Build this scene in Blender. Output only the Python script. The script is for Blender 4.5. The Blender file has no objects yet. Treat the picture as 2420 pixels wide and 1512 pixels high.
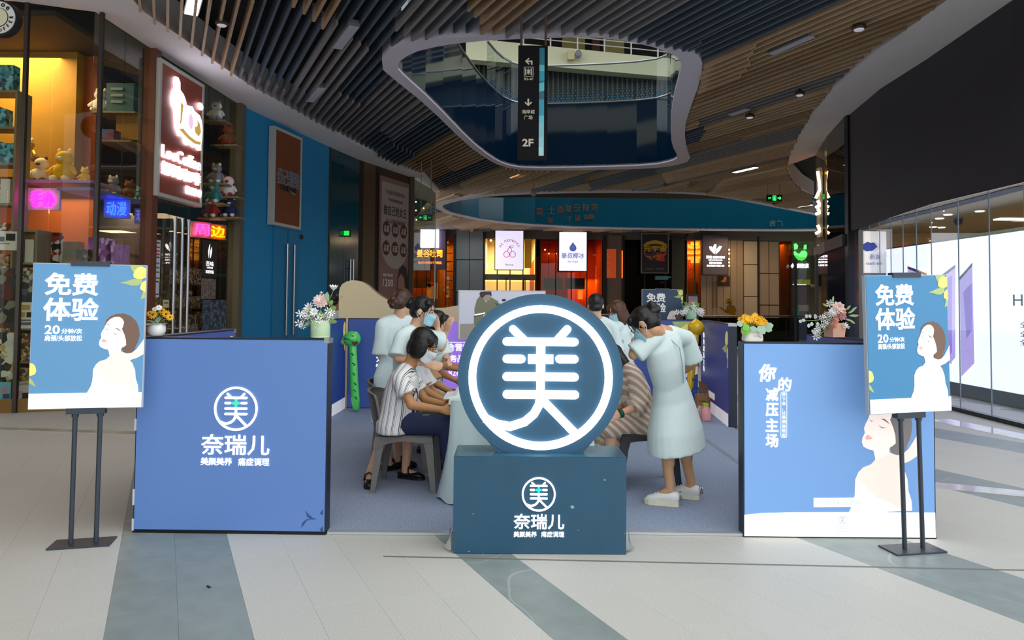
import bpy, bmesh, math, random
from math import sin, cos, tan, pi, radians, sqrt, atan2
from mathutils import Vector, Matrix
S = bpy.context.scene
C = S.collection
R = random.Random(11)
V = Vector
# ------------------------------------------------------------------ camera, world, exposure
FPX, PIT, ROL, EYE = 1700.0, radians(2.0), radians(0.47), 1.5
CY = 712 - FPX * tan(PIT)
cam = bpy.data.cameras.new('camera'); camo = bpy.data.objects.new('camera', cam); C.objects.link(camo)
cam.sensor_fit = 'HORIZONTAL'; cam.sensor_width = 36; cam.lens = 36 * FPX / 2420
cam.shift_y = -(756 - CY) / 2420
cam.clip_end = 300
camo.matrix_world = Matrix.Translation((0, 0, EYE)) @ Matrix.Rotation(pi / 2 + PIT, 4, 'X') @ Matrix.Rotation(ROL, 4, 'Z')
S.camera = camo
S.view_settings.view_transform = 'Standard'; S.view_settings.look = 'None'
S.view_settings.exposure = 0.0; S.view_settings.gamma = 1.0; S.view_settings.use_curve_mapping = False
wd = bpy.data.worlds.new('overcast_sky'); S.world = wd; wd.use_nodes = True
bgn = wd.node_tree.nodes['Background']; bgn.inputs[0].default_value = (0.93, 0.97, 1.0, 1); bgn.inputs[1].default_value = 2.0


def ray(px, py):
    u, v = px - 1210, py - CY
    u0 = u * cos(ROL) + v * sin(ROL); v0 = -u * sin(ROL) + v * cos(ROL)
    a, b = u0 / FPX, -v0 / FPX
    return V((a, cos(PIT) - b * sin(PIT), sin(PIT) + b * cos(PIT)))


def AY(px, py, Y):
    d = ray(px, py); return d * (Y / d.y) + V((0, 0, EYE))


def AZ(px, py, Z=0.0):
    d = ray(px, py); return d * ((Z - EYE) / d.z) + V((0, 0, EYE))


def onplane(px, py, o, n):
    d = ray(px, py); c = V((0, 0, EYE)); return c + d * ((V(o) - c).dot(n) / d.dot(n))


# ------------------------------------------------------------------ materials
def lin(c):
    if isinstance(c, str):
        c = [int(c[i:i + 2], 16) for i in (0, 2, 4)]
    return tuple((x / 255 / 12.92 if x / 255 <= .04045 else ((x / 255 + .055) / 1.055) ** 2.4) for x in c)


MC = {}


def mat(name, col='808080', rough=.5, metal=0.0, em=0.0, emcol=None, spec=.5, alpha=1.0, var=0.0, scale=8.0, bump=0.0, coat=0.0, col2=None, rnd=0.0):
    """principled material: noise variation between col and col2, bump, emission for things that give off light"""
    if name in MC: return MC[name]
    m = bpy.data.materials.new(name); m.use_nodes = True; MC[name] = m
    nt = m.node_tree; b = nt.nodes['Principled BSDF']
    c = lin(col); b.inputs['Base Color'].default_value = (*c, 1)
    b.inputs['Roughness'].default_value = rough; b.inputs['Metallic'].default_value = metal
    b.inputs['Specular IOR Level'].default_value = spec; b.inputs['Alpha'].default_value = alpha
    if coat: b.inputs['Coat Weight'].default_value = coat
    if em:
        b.inputs['Emission Color'].default_value = (*lin(emcol or col), 1); b.inputs['Emission Strength'].default_value = em
    if var or bump or col2:
        tc = nt.nodes.new('ShaderNodeTexCoord'); nz = nt.nodes.new('ShaderNodeTexNoise')
        nz.inputs['Scale'].default_value = scale; nz.inputs['Detail'].default_value = 5
        nt.links.new(tc.outputs['Object'], nz.inputs['Vector'])
        if var or col2:
            c2 = lin(col2) if col2 else tuple(x * (1 - var) for x in c)
            mx = nt.nodes.new('ShaderNodeMix'); mx.data_type = 'RGBA'
            mx.inputs[6].default_value = (*c, 1); mx.inputs[7].default_value = (*c2, 1)
            rp = nt.nodes.new('ShaderNodeMapRange'); rp.inputs[1].default_value = .35; rp.inputs[2].default_value = .65
            nt.links.new(nz.outputs[0], rp.inputs[0]); nt.links.new(rp.outputs[0], mx.inputs[0])
            out = mx.outputs[2]
            if rnd:
                out = _rnd(nt, out, rnd)
            nt.links.new(out, b.inputs['Base Color'])
        if bump:
            bp = nt.nodes.new('ShaderNodeBump'); bp.inputs['Strength'].default_value = bump; bp.inputs['Distance'].default_value = .01
            nt.links.new(nz.outputs[0], bp.inputs['Height']); nt.links.new(bp.outputs[0], b.inputs['Normal'])
    elif rnd:
        rgb = nt.nodes.new('ShaderNodeRGB'); rgb.outputs[0].default_value = (*c, 1)
        nt.links.new(_rnd(nt, rgb.outputs[0], rnd), b.inputs['Base Color'])
    return m


def _rnd(nt, sock, amt):
    oi = nt.nodes.new('ShaderNodeObjectInfo'); mr = nt.nodes.new('ShaderNodeMapRange')
    mr.inputs[3].default_value = 1 - amt; mr.inputs[4].default_value = 1 + amt
    nt.links.new(oi.outputs['Random'], mr.inputs[0])
    hs = nt.nodes.new('ShaderNodeHueSaturation'); nt.links.new(mr.outputs[0], hs.inputs['Value']); nt.links.new(sock, hs.inputs['Color'])
    return hs.outputs[0]


def glass(name, tint='e8f4f0', rough=.0, refl=1.0, opac=0.0, film=None):
    """thin pane: tinted see-through plus fresnel reflection"""
    if name in MC: return MC[name]
    m = bpy.data.materials.new(name); m.use_nodes = True; MC[name] = m
    nt = m.node_tree; nt.nodes.clear()
    o = nt.nodes.new('ShaderNodeOutputMaterial'); tr = nt.nodes.new('ShaderNodeBsdfTransparent'); gl = nt.nodes.new('ShaderNodeBsdfGlossy')
    tr.inputs[0].default_value = (*lin(tint), 1); gl.inputs['Roughness'].default_value = rough
    fr = nt.nodes.new('ShaderNodeFresnel'); fr.inputs[0].default_value = 1.5
    mu = nt.nodes.new('ShaderNodeMath'); mu.operation = 'MULTIPLY'; mu.inputs[1].default_value = refl
    mx = nt.nodes.new('ShaderNodeMixShader'); nt.links.new(fr.outputs[0], mu.inputs[0]); nt.links.new(mu.outputs[0], mx.inputs[0])
    base = tr
    if opac:
        df = nt.nodes.new('ShaderNodeBsdfDiffuse'); df.inputs[0].default_value = (*lin(film), 1)
        m2 = nt.nodes.new('ShaderNodeMixShader'); m2.inputs[0].default_value = opac
        nt.links.new(tr.outputs[0], m2.inputs[1]); nt.links.new(df.outputs[0], m2.inputs[2]); base = m2
    nt.links.new(base.outputs[0], mx.inputs[1]); nt.links.new(gl.outputs[0], mx.inputs[2]); nt.links.new(mx.outputs[0], o.inputs[0])
    return m


def stripes(name, cols, axis, width, rough=.7, warp=.0, seq=None):
    """woven stripes along one object axis; seq is a list of (end fraction, colour index)"""
    if name in MC: return MC[name]
    m = bpy.data.materials.new(name); m.use_nodes = True; MC[name] = m
    nt = m.node_tree; b = nt.nodes['Principled BSDF']; b.inputs['Roughness'].default_value = rough
    tc = nt.nodes.new('ShaderNodeTexCoord'); dp = nt.nodes.new('ShaderNodeVectorMath'); dp.operation = 'DOT_PRODUCT'
    dp.inputs[1].default_value = V(axis) / width
    src = tc.outputs['Object']
    if warp:
        nz = nt.nodes.new('ShaderNodeTexNoise'); nz.inputs['Scale'].default_value = 4
        ad = nt.nodes.new('ShaderNodeVectorMath'); ad.operation = 'MULTIPLY_ADD'; ad.inputs[1].default_value = (warp,) * 3
        nt.links.new(tc.outputs['Object'], nz.inputs['Vector']); nt.links.new(nz.outputs['Color'], ad.inputs[0]); nt.links.new(tc.outputs['Object'], ad.inputs[2]); src = ad.outputs[0]
    nt.links.new(src, dp.inputs[0])
    fr = nt.nodes.new('ShaderNodeMath'); fr.operation = 'FRACT'; nt.links.new(dp.outputs['Value'], fr.inputs[0])
    cr = nt.nodes.new('ShaderNodeValToRGB'); cr.color_ramp.interpolation = 'CONSTANT'
    els = cr.color_ramp.elements
    for i, (p, ci) in enumerate(seq):
        e = els[i] if i < 2 else els.new(p)
        e.position = p; e.color = (*lin(cols[ci]), 1)
    nt.links.new(fr.outputs[0], cr.inputs[0]); nt.links.new(cr.outputs[0], b.inputs['Base Color'])
    return m


def busy(name, cols, scale=30.0, rough=.4, em=0.0):
    """busy printed packaging: random patches out of a few colours"""
    if name in MC: return MC[name]
    m = bpy.data.materials.new(name); m.use_nodes = True; MC[name] = m
    nt = m.node_tree; b = nt.nodes['Principled BSDF']; b.inputs['Roughness'].default_value = rough
    tc = nt.nodes.new('ShaderNodeTexCoord'); vo = nt.nodes.new('ShaderNodeTexVoronoi'); vo.inputs['Scale'].default_value = scale
    oi = nt.nodes.new('ShaderNodeObjectInfo'); ad = nt.nodes.new('ShaderNodeVectorMath'); ad.operation = 'MULTIPLY_ADD'
    ad.inputs[1].default_value = (9, 9, 9)
    nt.links.new(oi.outputs['Random'], ad.inputs[0]); nt.links.new(tc.outputs['Object'], ad.inputs[2]); nt.links.new(ad.outputs[0], vo.inputs['Vector'])
    sp = nt.nodes.new('ShaderNodeSeparateColor'); nt.links.new(vo.outputs['Color'], sp.inputs[0])
    cr = nt.nodes.new('ShaderNodeValToRGB'); cr.color_ramp.interpolation = 'CONSTANT'; els = cr.color_ramp.elements
    for i, c in enumerate(cols):
        e = els[i] if i < 2 else els.new(i / len(cols))
        e.position = i / len(cols); e.color = (*lin(c), 1)
    nt.links.new(sp.outputs[0], cr.inputs[0]); nt.links.new(cr.outputs[0], b.inputs['Base Color'])
    if em:
        nt.links.new(cr.outputs[0], b.inputs['Emission Color']); b.inputs['Emission Strength'].default_value = em
    return m


# ------------------------------------------------------------------ mesh building
class MB:
    def __init__(s): s.v = []; s.f = []; s.m = []

    def add(s, vs, fs, mi=0):
        k = len(s.v); s.v += [V(p) for p in vs]; s.f += [[k + i for i in f] for f in fs]; s.m += [mi] * len(fs); return s

    def box(s, lo, hi, mi=0):
        x0, y0, z0 = lo; x1, y1, z1 = hi
        return s.add([(x0, y0, z0), (x1, y0, z0), (x1, y1, z0), (x0, y1, z0), (x0, y0, z1), (x1, y0, z1), (x1, y1, z1), (x0, y1, z1)],
                     [(3, 2, 1, 0), (4, 5, 6, 7), (0, 1, 5, 4), (1, 2, 6, 5), (2, 3, 7, 6), (3, 0, 4, 7)], mi)

    def obox(s, o, ax, ay, az, mi=0):
        """box from corner o along three edge vectors"""
        o, ax, ay, az = V(o), V(ax), V(ay), V(az)
        vs = [o, o + ax, o + ax + ay, o + ay, o + az, o + ax + az, o + ax + ay + az, o + ay + az]
        fs = [(3, 2, 1, 0), (4, 5, 6, 7), (0, 1, 5, 4), (1, 2, 6, 5), (2, 3, 7, 6), (3, 0, 4, 7)]
        if ax.cross(ay).dot(az) < 0: fs = [f[::-1] for f in fs]
        return s.add(vs, fs, mi)

    def wall(s, a, b, z0, z1, th, mi=0):
        """upright slab over plan segment a-b, th thick to its left (negative: right)"""
        a, b = V((a[0], a[1], 0)), V((b[0], b[1], 0)); d = (b - a).normalized(); n = V((-d.y, d.x, 0)) * th
        return s.obox(a + V((0, 0, z0)), b - a, n, V((0, 0, z1 - z0)), mi)

    def prism(s, pts, ext, mi=0):
        n = len(pts); e = V(ext); vs = [V(p) for p in pts]; nr = V((0, 0, 0))
        for i in range(n): nr += vs[i].cross(vs[(i + 1) % n])
        fs = [tuple(range(n))[::-1], tuple(range(n, 2 * n))] + [(i, (i + 1) % n, n + (i + 1) % n, n + i) for i in range(n)]
        if nr.dot(e) < 0: fs = [f[::-1] for f in fs]
        return s.add(vs + [p + e for p in vs], fs, mi)

    def ring_tube(s, path, rads, n=8, cap=True, mi=0, up=None, closed=False):
        """tube along path; rads: number or (a,b) ellipse radii per point"""
        path = [V(p) for p in path]; k = len(path); vs = []; fs = []
        if not isinstance(rads, (list,)): rads = [rads] * k
        prev = None
        for i, p in enumerate(path):
            if closed: t = path[(i + 1) % k] - path[i - 1]
            else: t = path[min(i + 1, k - 1)] - path[max(i - 1, 0)]
            t = t.normalized() if t.length > 1e-9 else V((0, 0, 1))
            if prev is None:
                u = V(up) if up else (V((0, 0, 1)) if abs(t.z) < .9 else V((0, 1, 0)))
            else: u = prev
            u = (u - t * u.dot(t)); u = u.normalized() if u.length > 1e-6 else t.orthogonal().normalized()
            w = t.cross(u); prev = u
            r = rads[i]; ra, rb = (r, r) if not isinstance(r, tuple) else r
            vs += [p + u * (ra * cos(2 * pi * j / n)) + w * (rb * sin(2 * pi * j / n)) for j in range(n)]
        for i in range(k if closed else k - 1):
            i2 = (i + 1) % k
            fs += [(i * n + j, i * n + (j + 1) % n, i2 * n + (j + 1) % n, i2 * n + j) for j in range(n)]
        if cap and not closed:
            fs += [tuple(range(n))[::-1], tuple((k - 1) * n + j for j in range(n))]
        return s.add(vs, fs, mi)

    def lathe(s, prof, n=24, o=(0, 0, 0), mi=0, sx=1, sy=1):
        o = V(o); vs = []; fs = []; k = len(prof)
        for r, z in prof: vs += [o + V((r * cos(2 * pi * j / n) * sx, r * sin(2 * pi * j / n) * sy, z)) for j in range(n)]
        for i in range(k - 1): fs += [(i * n + j, i * n + (j + 1) % n, (i + 1) * n + (j + 1) % n, (i + 1) * n + j) for j in range(n)]
        fs += [tuple(range(n))[::-1], tuple((k - 1) * n + j for j in range(n))]
        return s.add(vs, fs, mi)

    def ell(s, c, r, rot=None, nu=12, nv=8, mi=0):
        c = V(c); rot = rot or Matrix.Identity(3); vs = []; fs = []
        if not isinstance(r, (tuple, list)): r = (r, r, r)
        for i in range(1, nv):
            th = pi * i / nv
            for j in range(nu):
                ph = 2 * pi * j / nu
                vs.append(c + rot @ V((r[0] * sin(th) * cos(ph), r[1] * sin(th) * sin(ph), r[2] * cos(th))))
        vs.append(c + rot @ V((0, 0, r[2]))); vs.append(c + rot @ V((0, 0, -r[2]))); a, b = len(vs) - 2, len(vs) - 1
        for i in range(nv - 2): fs += [(i * nu + j, (i + 1) * nu + j, (i + 1) * nu + (j + 1) % nu, i * nu + (j + 1) % nu) for j in range(nu)]
        fs += [(a, j, (j + 1) % nu) for j in range(nu)] + [(b, (nv - 2) * nu + (j + 1) % nu, (nv - 2) * nu + j) for j in range(nu)]
        return s.add(vs, fs, mi)

    def cap(s, a, b, ra, rb, n=12, flat=(.0, .0), mi=0):
        """tapered capsule a-b with rounded ends (solid, for merging into one body)"""
        a, b = V(a), V(b); t = (b - a); L = t.length; t = t / L if L > 1e-9 else V((0, 0, 1))
        pts = []; rr = []
        for k in range(4):
            q = pi / 2 * k / 4; pts.append(a - t * ra * cos(q) * .98); rr.append(max(ra * sin(q), ra * .05))
        for k in range(5): pts.append(a + t * L * k / 4); rr.append(ra + (rb - ra) * k / 4)
        for k in range(1, 5):
            q = pi / 2 * k / 4; pts.append(b + t * rb * sin(q) * .98); rr.append(max(rb * cos(q), rb * .05))
        return s.ring_tube(pts, rr, n, mi=mi)

    def xf(s, M):
        s.v = [M @ p for p in s.v]; return s

    def flat_poly(s, pts, mi=0): return s.add(pts, [tuple(range(len(pts)))], mi)


WM = {}


def mesh(name, mb, mats, M=None, smooth=False):
    me = bpy.data.meshes.new(name)
    vs = mb.v
    if M is not None:
        Mi = M.inverted(); vs = [Mi @ p for p in vs]
    me.from_pydata([tuple(p) for p in vs], [], mb.f)
    if not isinstance(mats, (list, tuple)): mats = [mats]
    for m in mats: me.materials.append(m)
    if len(mats) > 1: me.polygons.foreach_set('material_index', mb.m)
    if smooth: me.polygons.foreach_set('use_smooth', [True] * len(me.polygons))
    me.update(); return me


def obj(name, mb, mats, parent=None, smooth=False, local=False):
    """one mesh object; vertices are world coordinates unless local"""
    M = WM.get(parent.name) if (parent and not local) else None
    me = mb if isinstance(mb, bpy.types.Mesh) else mesh(name, mb, mats, M, smooth)
    o = bpy.data.objects.new(name, me); C.objects.link(o)
    if parent: o.parent = parent; WM[o.name] = WM[parent.name]
    else: WM[o.name] = Matrix.Identity(4)
    return o


def tag(o, label=None, cat=None, group=None, kind=None):
    if label: o['label'] = label
    if cat: o['category'] = cat
    if group: o['group'] = group
    if kind: o['kind'] = kind
    return o


def thing(name, label, cat, loc=(0, 0, 0), rz=0.0, group=None, M=None):
    o = bpy.data.objects.new(name, None); C.objects.link(o); o.empty_display_size = .05
    M = M or (Matrix.Translation(loc) @ Matrix.Rotation(rz, 4, 'Z'))
    o.matrix_world = M; WM[o.name] = M
    return tag(o, label, cat, group)


def single(name, mb, mats, label, cat, group=None, smooth=False, kind=None):
    lo = V([min(p[i] for p in mb.v) for i in range(3)]); hi = V([max(p[i] for p in mb.v) for i in range(3)])
    o0 = V(((lo.x + hi.x) / 2, (lo.y + hi.y) / 2, lo.z)); M = Matrix.Translation(o0)
    o = bpy.data.objects.new(name, mesh(name, mb, mats, M, smooth)); C.objects.link(o); o.location = o0; WM[o.name] = M
    return tag(o, label, cat, group, kind)


def struct(name, mb, mats, parent=None, smooth=False, label=None):
    o = obj(name, mb, mats, parent, smooth)
    if not parent: o['kind'] = 'structure'
    if label: o['label'] = label
    return o


def sempty(name, label=None, loc=(0, 0, 0)):
    o = bpy.data.objects.new(name, None); C.objects.link(o); o['kind'] = 'structure'; o.location = loc; WM[o.name] = Matrix.Translation(loc)
    if label: o['label'] = label
    return o


def copy_tree(o, loc=None, rz=None, label=None, parent=None):
    c = o.copy(); C.objects.link(c)
    if parent: c.parent = parent; c.matrix_parent_inverse = o.matrix_parent_inverse
    else:
        if loc is not None: c.location = loc
        if rz is not None: c.rotation_euler = (0, 0, rz)
        if label: c['label'] = label
        WM[c.name] = Matrix.Translation(c.location) @ Matrix.Rotation(c.rotation_euler.z, 4, 'Z')
    for ch in list(o.children): copy_tree(ch, parent=c)
    return c


TXT = {}


def text(s, c, xd, yd, w=None, h=None, m=None, parent=None, name='lettering', bold=0.0, extr=.002, off=.003, shear=0.0, mirror=False, gap=1.0):
    """lettering: string s fitted to a w x h box centred on c, in the plane of xd (right) and yd (up)"""
    key = (s, bold, shear, gap)
    if key not in TXT:
        cu = bpy.data.curves.new('t', 'FONT'); cu.body = s; cu.size = 1; cu.bevel_depth = bold; cu.bevel_resolution = 1 if bold > .02 else 0; cu.resolution_u = 2; cu.extrude = .05; cu.align_x = 'CENTER'
        cu.shear = shear; cu.space_line = gap; cu.space_character = 1.0
        ob = bpy.data.objects.new('t', cu); C.objects.link(ob)
        dg = bpy.context.evaluated_depsgraph_get(); me = bpy.data.meshes.new_from_object(ob.evaluated_get(dg))
        TXT[key] = ([v.co.copy() for v in me.vertices], [tuple(p.vertices) for p in me.polygons])
        bpy.data.objects.remove(ob); bpy.data.curves.remove(cu); bpy.data.meshes.remove(me)
    vs, fs = TXT[key]
    x0, x1 = min(v.x for v in vs), max(v.x for v in vs); y0, y1 = min(v.y for v in vs), max(v.y for v in vs)
    sy = (h / (y1 - y0)) if h else None; sx = (w / (x1 - x0)) if w else None
    if sx is None: sx = sy
    if sy is None: sy = sx
    xd, yd, c = V(xd).normalized(), V(yd).normalized(), V(c); n = xd.cross(yd)
    q = -1 if mirror else 1
    out = [c + xd * (q * (v.x - (x0 + x1) / 2) * sx) + yd * ((v.y - (y0 + y1) / 2) * sy) + n * (off + extr * (v.z / (.05 + bold))) for v in vs]
    mb = MB().add(out, fs)
    return obj(name, mb, m, parent)


def blob(name, mb, m, parent, vox=.008, it=4, smooth_f=.5):
    """merge overlapping solids into one continuous surface"""
    o = obj(name, mb, m, parent)
    r = o.modifiers.new('merge', 'REMESH'); r.mode = 'VOXEL'; r.voxel_size = vox; r.use_smooth_shade = True
    if it:
        s = o.modifiers.new('smooth', 'SMOOTH'); s.iterations = it; s.factor = smooth_f
    return o


def fill(outer, holes, z, up=False):
    """flat face with holes"""
    bm = bmesh.new(); es = []
    for lp in [outer] + holes:
        vs = [bm.verts.new((p[0], p[1], z)) for p in lp]
        es += [bm.edges.new((vs[i], vs[(i + 1) % len(vs)])) for i in range(len(vs))]
    bmesh.ops.triangle_fill(bm, use_beauty=True, edges=es)
    bm.verts.index_update()
    mb = MB(); vs = [v.co.copy() for v in bm.verts]; fs = []
    for f in bm.faces:
        ids = [v.index for v in f.verts]
        if (f.normal.z > 0) != up: ids = ids[::-1]
        fs.append(ids)
    bm.free(); return mb.add(vs, fs)


def inside(p, poly):
    c = False; j = len(poly) - 1
    for i in range(len(poly)):
        a, b = poly[i], poly[j]
        if (a[1] > p[1]) != (b[1] > p[1]) and p[0] < (b[0] - a[0]) * (p[1] - a[1]) / (b[1] - a[1]) + a[0]: c = not c
        j = i
    return c


def smooth_loop(pts, it=2, closed=True):
    for _ in range(it):
        q = []; n = len(pts)
        for i in range(n if closed else n - 1):
            a, b = V(pts[i]), V(pts[(i + 1) % n]); q += [a * .75 + b * .25, a * .25 + b * .75]
        if not closed: q = [V(pts[0])] + q + [V(pts[-1])]
        pts = q
    return pts


Z3 = V((0, 0, 1)); X3 = V((1, 0, 0)); Y3 = V((0, 1, 0))
# ------------------------------------------------------------------ setting: floor, ceiling, soffits, openings, walls
ZC = 5.4
UD = V((-.434, .9, 0)).normalized(); TD = V((UD.y, -UD.x, 0))          # along the slats / across them
granite = mat('light granite', 'cfccc3', .5, var=.2, scale=150, rnd=.015, spec=.35)
slate = mat('grey green slate', '8e9894', .4, var=.14, scale=7, rnd=.03, spec=.4)
def add_veins(m, col):
    nt = m.node_tree; b = nt.nodes['Principled BSDF']; src = b.inputs['Base Color'].links[0].from_socket
    geo = nt.nodes.new('ShaderNodeNewGeometry'); nz = nt.nodes.new('ShaderNodeTexNoise'); nz.inputs['Scale'].default_value = .8; nz.inputs['Detail'].default_value = 1
    nt.links.new(geo.outputs['Position'], nz.inputs['Vector'])
    a = nt.nodes.new('ShaderNodeMath'); a.operation = 'SUBTRACT'; a.inputs[1].default_value = .5; c = nt.nodes.new('ShaderNodeMath'); c.operation = 'ABSOLUTE'
    r = nt.nodes.new('ShaderNodeMapRange'); r.inputs[1].default_value = 0; r.inputs[2].default_value = .0022; r.inputs[3].default_value = .45; r.inputs[4].default_value = 0
    mx = nt.nodes.new('ShaderNodeMix'); mx.data_type = 'RGBA'; mx.inputs[7].default_value = (*lin(col), 1)
    nt.links.new(nz.outputs[0], a.inputs[0]); nt.links.new(a.outputs[0], c.inputs[0]); nt.links.new(c.outputs[0], r.inputs[0]); nt.links.new(r.outputs[0], mx.inputs[0]); nt.links.new(src, mx.inputs[6]); nt.links.new(mx.outputs[2], b.inputs['Base Color'])
add_veins(slate, 'c8ccc6')
fl = struct('floor', MB().box((-14, -14, -.3), (16, 44, -.012)), mat('floor bed', 'b9b5aa', .42, var=.15, scale=9, spec=.4))
marble = mat('polished white marble', 'c9c4b6', .12, var=.2, scale=5)
T0 = -.21; TW = .3; TL = .78
dark_rows = {0, 1, 6, 13, 14, -8, -7, 20, 21, -14, 27, 28}
carpet_lo, carpet_hi = (-2.33, 4.72), (2.6, 10.3)
tiles = []
for it in range(-40, 70):
    for js in range(-30, 40):
        t = T0 + it * TW; s = js * TL + (.37 if it % 2 else .05) + .13 * ((it * 7) % 5)
        c = TD * (t + TW / 2) + UD * (s + TL / 2)
        if c.y < 2.6 or c.y > 19 or abs(c.x) > .78 * c.y + .6 or c.x < -7.5 or c.x > 7.2: continue
        if carpet_lo[0] + .3 < c.x < carpet_hi[0] - .3 and carpet_lo[1] + .5 < c.y < carpet_hi[1] - .4: continue
        tiles.append((c.y + .3 * abs(c.x), it, c, t, s))
tiles.sort(key=lambda q: q[0])
g = .0003
tm = []
for k in range(6):
    tm.append(None)
def tile_mesh(m):
    a, b = TW / 2 - g, TL / 2 - g; q = MB(); ch = .0005
    vs = []
    for zz, e in ((-.012, 0), (-ch, 0), (0, ch)):
        for sx, sy in ((-1, -1), (1, -1), (1, 1), (-1, 1)): vs.append(TD * (sx * (a - e)) + UD * (sy * (b - e)) + V((0, 0, zz)))
    fs = [(8, 9, 10, 11)] + [(k * 4 + i, k * 4 + (i + 1) % 4, k * 4 + 4 + (i + 1) % 4, k * 4 + 4 + i) for k in range(2) for i in range(4)]
    return mesh('tile', q.add(vs, fs), m)
tl_m, td_m = tile_mesh(granite), tile_mesh(slate)
rest = MB()
for k, (_, it, c, t, s) in enumerate(tiles):
    if k < 300:
        o = bpy.data.objects.new('tile', td_m if it in dark_rows else tl_m); C.objects.link(o); o.parent = fl; o.location = c
    else:
        rest.obox(c - TD * (TW / 2 - g) - UD * (TL / 2 - g) + V((0, 0, -.012)), TD * (TW - 2 * g), UD * (TL - 2 * g), V((0, 0, .012)), 1 if it in dark_rows else 0)
ro = obj('far_tiles', rest, [granite, slate], fl); ro['kind'] = 'stuff'
# polished marble borders before the shop fronts
def strip(name, a, b, w, m=marble):
    a, b = V((a.x, a.y, 0)), V((b.x, b.y, 0)); d = (b - a).normalized(); n = V((-d.y, d.x, 0))
    return struct(name, MB().obox(a + V((0, 0, -.01)), b - a, n * w, V((0, 0, .0125))), m)
strip('trim_1', AZ(-60, 1014), AZ(330, 1027), .16)
strip('trim_2', AZ(2200, 1152), AZ(2480, 1180), .22)
strip('trim_3', AZ(2190, 992), AZ(2480, 1052), .35)
struct('trim_4', MB().obox(AZ(905, 1316) + V((0, 0, -.01)), AZ(2430, 1349) - AZ(905, 1316), V((0, .018, 0)), V((0, 0, .0115))), mat('drain slot', '77766f', .6), label='thin dark expansion joint across the front paving')

# ceiling outlines, taken at ceiling height
facL = [(-9.6, 9.0), (-6.6, 9.35)] + [AZ(*p, ZC)[:2] for p in ((225, 28), (362, 118), (565, 247), (780, 348), (850, 378), (968, 418))]
slL = [AZ(*p, ZC)[:2] for p in ((341, 29), (400, 68), (452, 104), (518, 152), (595, 204), (640, 228), (740, 284), (830, 334), (930, 383), (1004, 413))]
slL = [(-4.6, 4.6), (-4.75, 7.6)] + slL
facR = [(6.6, 7.7), (6.55, 8.0)] + [AZ(*p, ZC)[:2] for p in ((2390, 2), (2190, 140), (2080, 210), (2003, 275), (1960, 322), (1933, 365))]
slR = [(5.45, 7.7), (5.5, 8.0)] + [AZ(*p, ZC)[:2] for p in ((2235, 2), (2150, 64), (2060, 128), (1970, 207), (1925, 262), (1893, 312), (1868, 360), (1861, 392), (1872, 422), (1897, 446), (1924, 462))]
o1_out = [(893, 152), (935, 103), (1010, 88), (1130, 82), (1250, 78), (1390, 72), (1500, 86), (1610, 113), (1662, 130), (1655, 190), (1632, 250), (1617, 300), (1622, 350), (1634, 377), (1600, 389), (1540, 397), (1400, 400), (1240, 402), (1185, 392), (1150, 374), (1100, 337), (1010, 248), (940, 192)]
o1_in = [(937, 157), (950, 135), (1000, 112), (1120, 94), (1250, 88), (1390, 84), (1480, 93), (1560, 112), (1613, 138), (1604, 180), (1592, 225), (1584, 290), (1587, 340), (1603, 369), (1590, 379), (1540, 389), (1400, 394), (1240, 396), (1195, 388), (1160, 370), (1110, 330), (1020, 235), (955, 177)]
o2_out = [(1024, 489), (1032, 480), (1100, 463), (1200, 454), (1400, 450), (1600, 451), (1700, 459), (1800, 478), (1915, 500), (2020, 520), (2000, 545), (1850, 546), (1700, 545), (1500, 543), (1300, 537), (1150, 524), (1060, 507)]
o2_in = [(1043, 489), (1052, 481), (1110, 468), (1200, 459), (1400, 454), (1600, 455), (1700, 463), (1800, 483), (1915, 505), (1990, 521), (1975, 541), (1850, 543), (1700, 542), (1500, 540), (1300, 534), (1150, 521), (1070, 504)]
L = lambda pts: [V(AZ(p[0], p[1], ZC)[:2]) for p in pts]
O1o, O1i, O2o, O2i = smooth_loop(L(o1_out), 1), smooth_loop(L(o1_in), 1), smooth_loop(L(o2_out), 1), smooth_loop(L(o2_in), 1)
BACKY = 40.0
endL = [(-2.9, 27.0), (-6.0, BACKY)]
endR = [(13.5, 33), (15.5, BACKY)]
def front_y(x): return 4.8 if x < -3 else (7.8 if x > 3 else 4.8 + (x + 3) * .5)
FRONT = [(-16, -7), (-7, -5), (-3.2, 2.5), (-.5, 5.6), (3, 7.7), (18, 7.7)]  # unseen ceiling edge, drawn forward at the left to shade the floor there
region = [V(p) for p in slL + endL] + [V(p) for p in (endR[::-1])] + [V(p) for p in slR[::-1]]
white_soffit = mat('white painted soffit', 'e0dce0', .8, var=.06, scale=1.5)
ring_paint = mat('lilac white ring paint', 'c6c0cc', .7)
ceil = struct('ceiling', fill(FRONT + [(18, 46), (-16, 46)], [O1o, O2o], 6.05), mat('black ceiling void', '08080a', .9))
struct('roof_slab', fill(FRONT + [(18, 46), (-16, 46)], [O1o, O2o], 6.25, True), mat('slab concrete', '6a6a68', .9), ceil)
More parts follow.
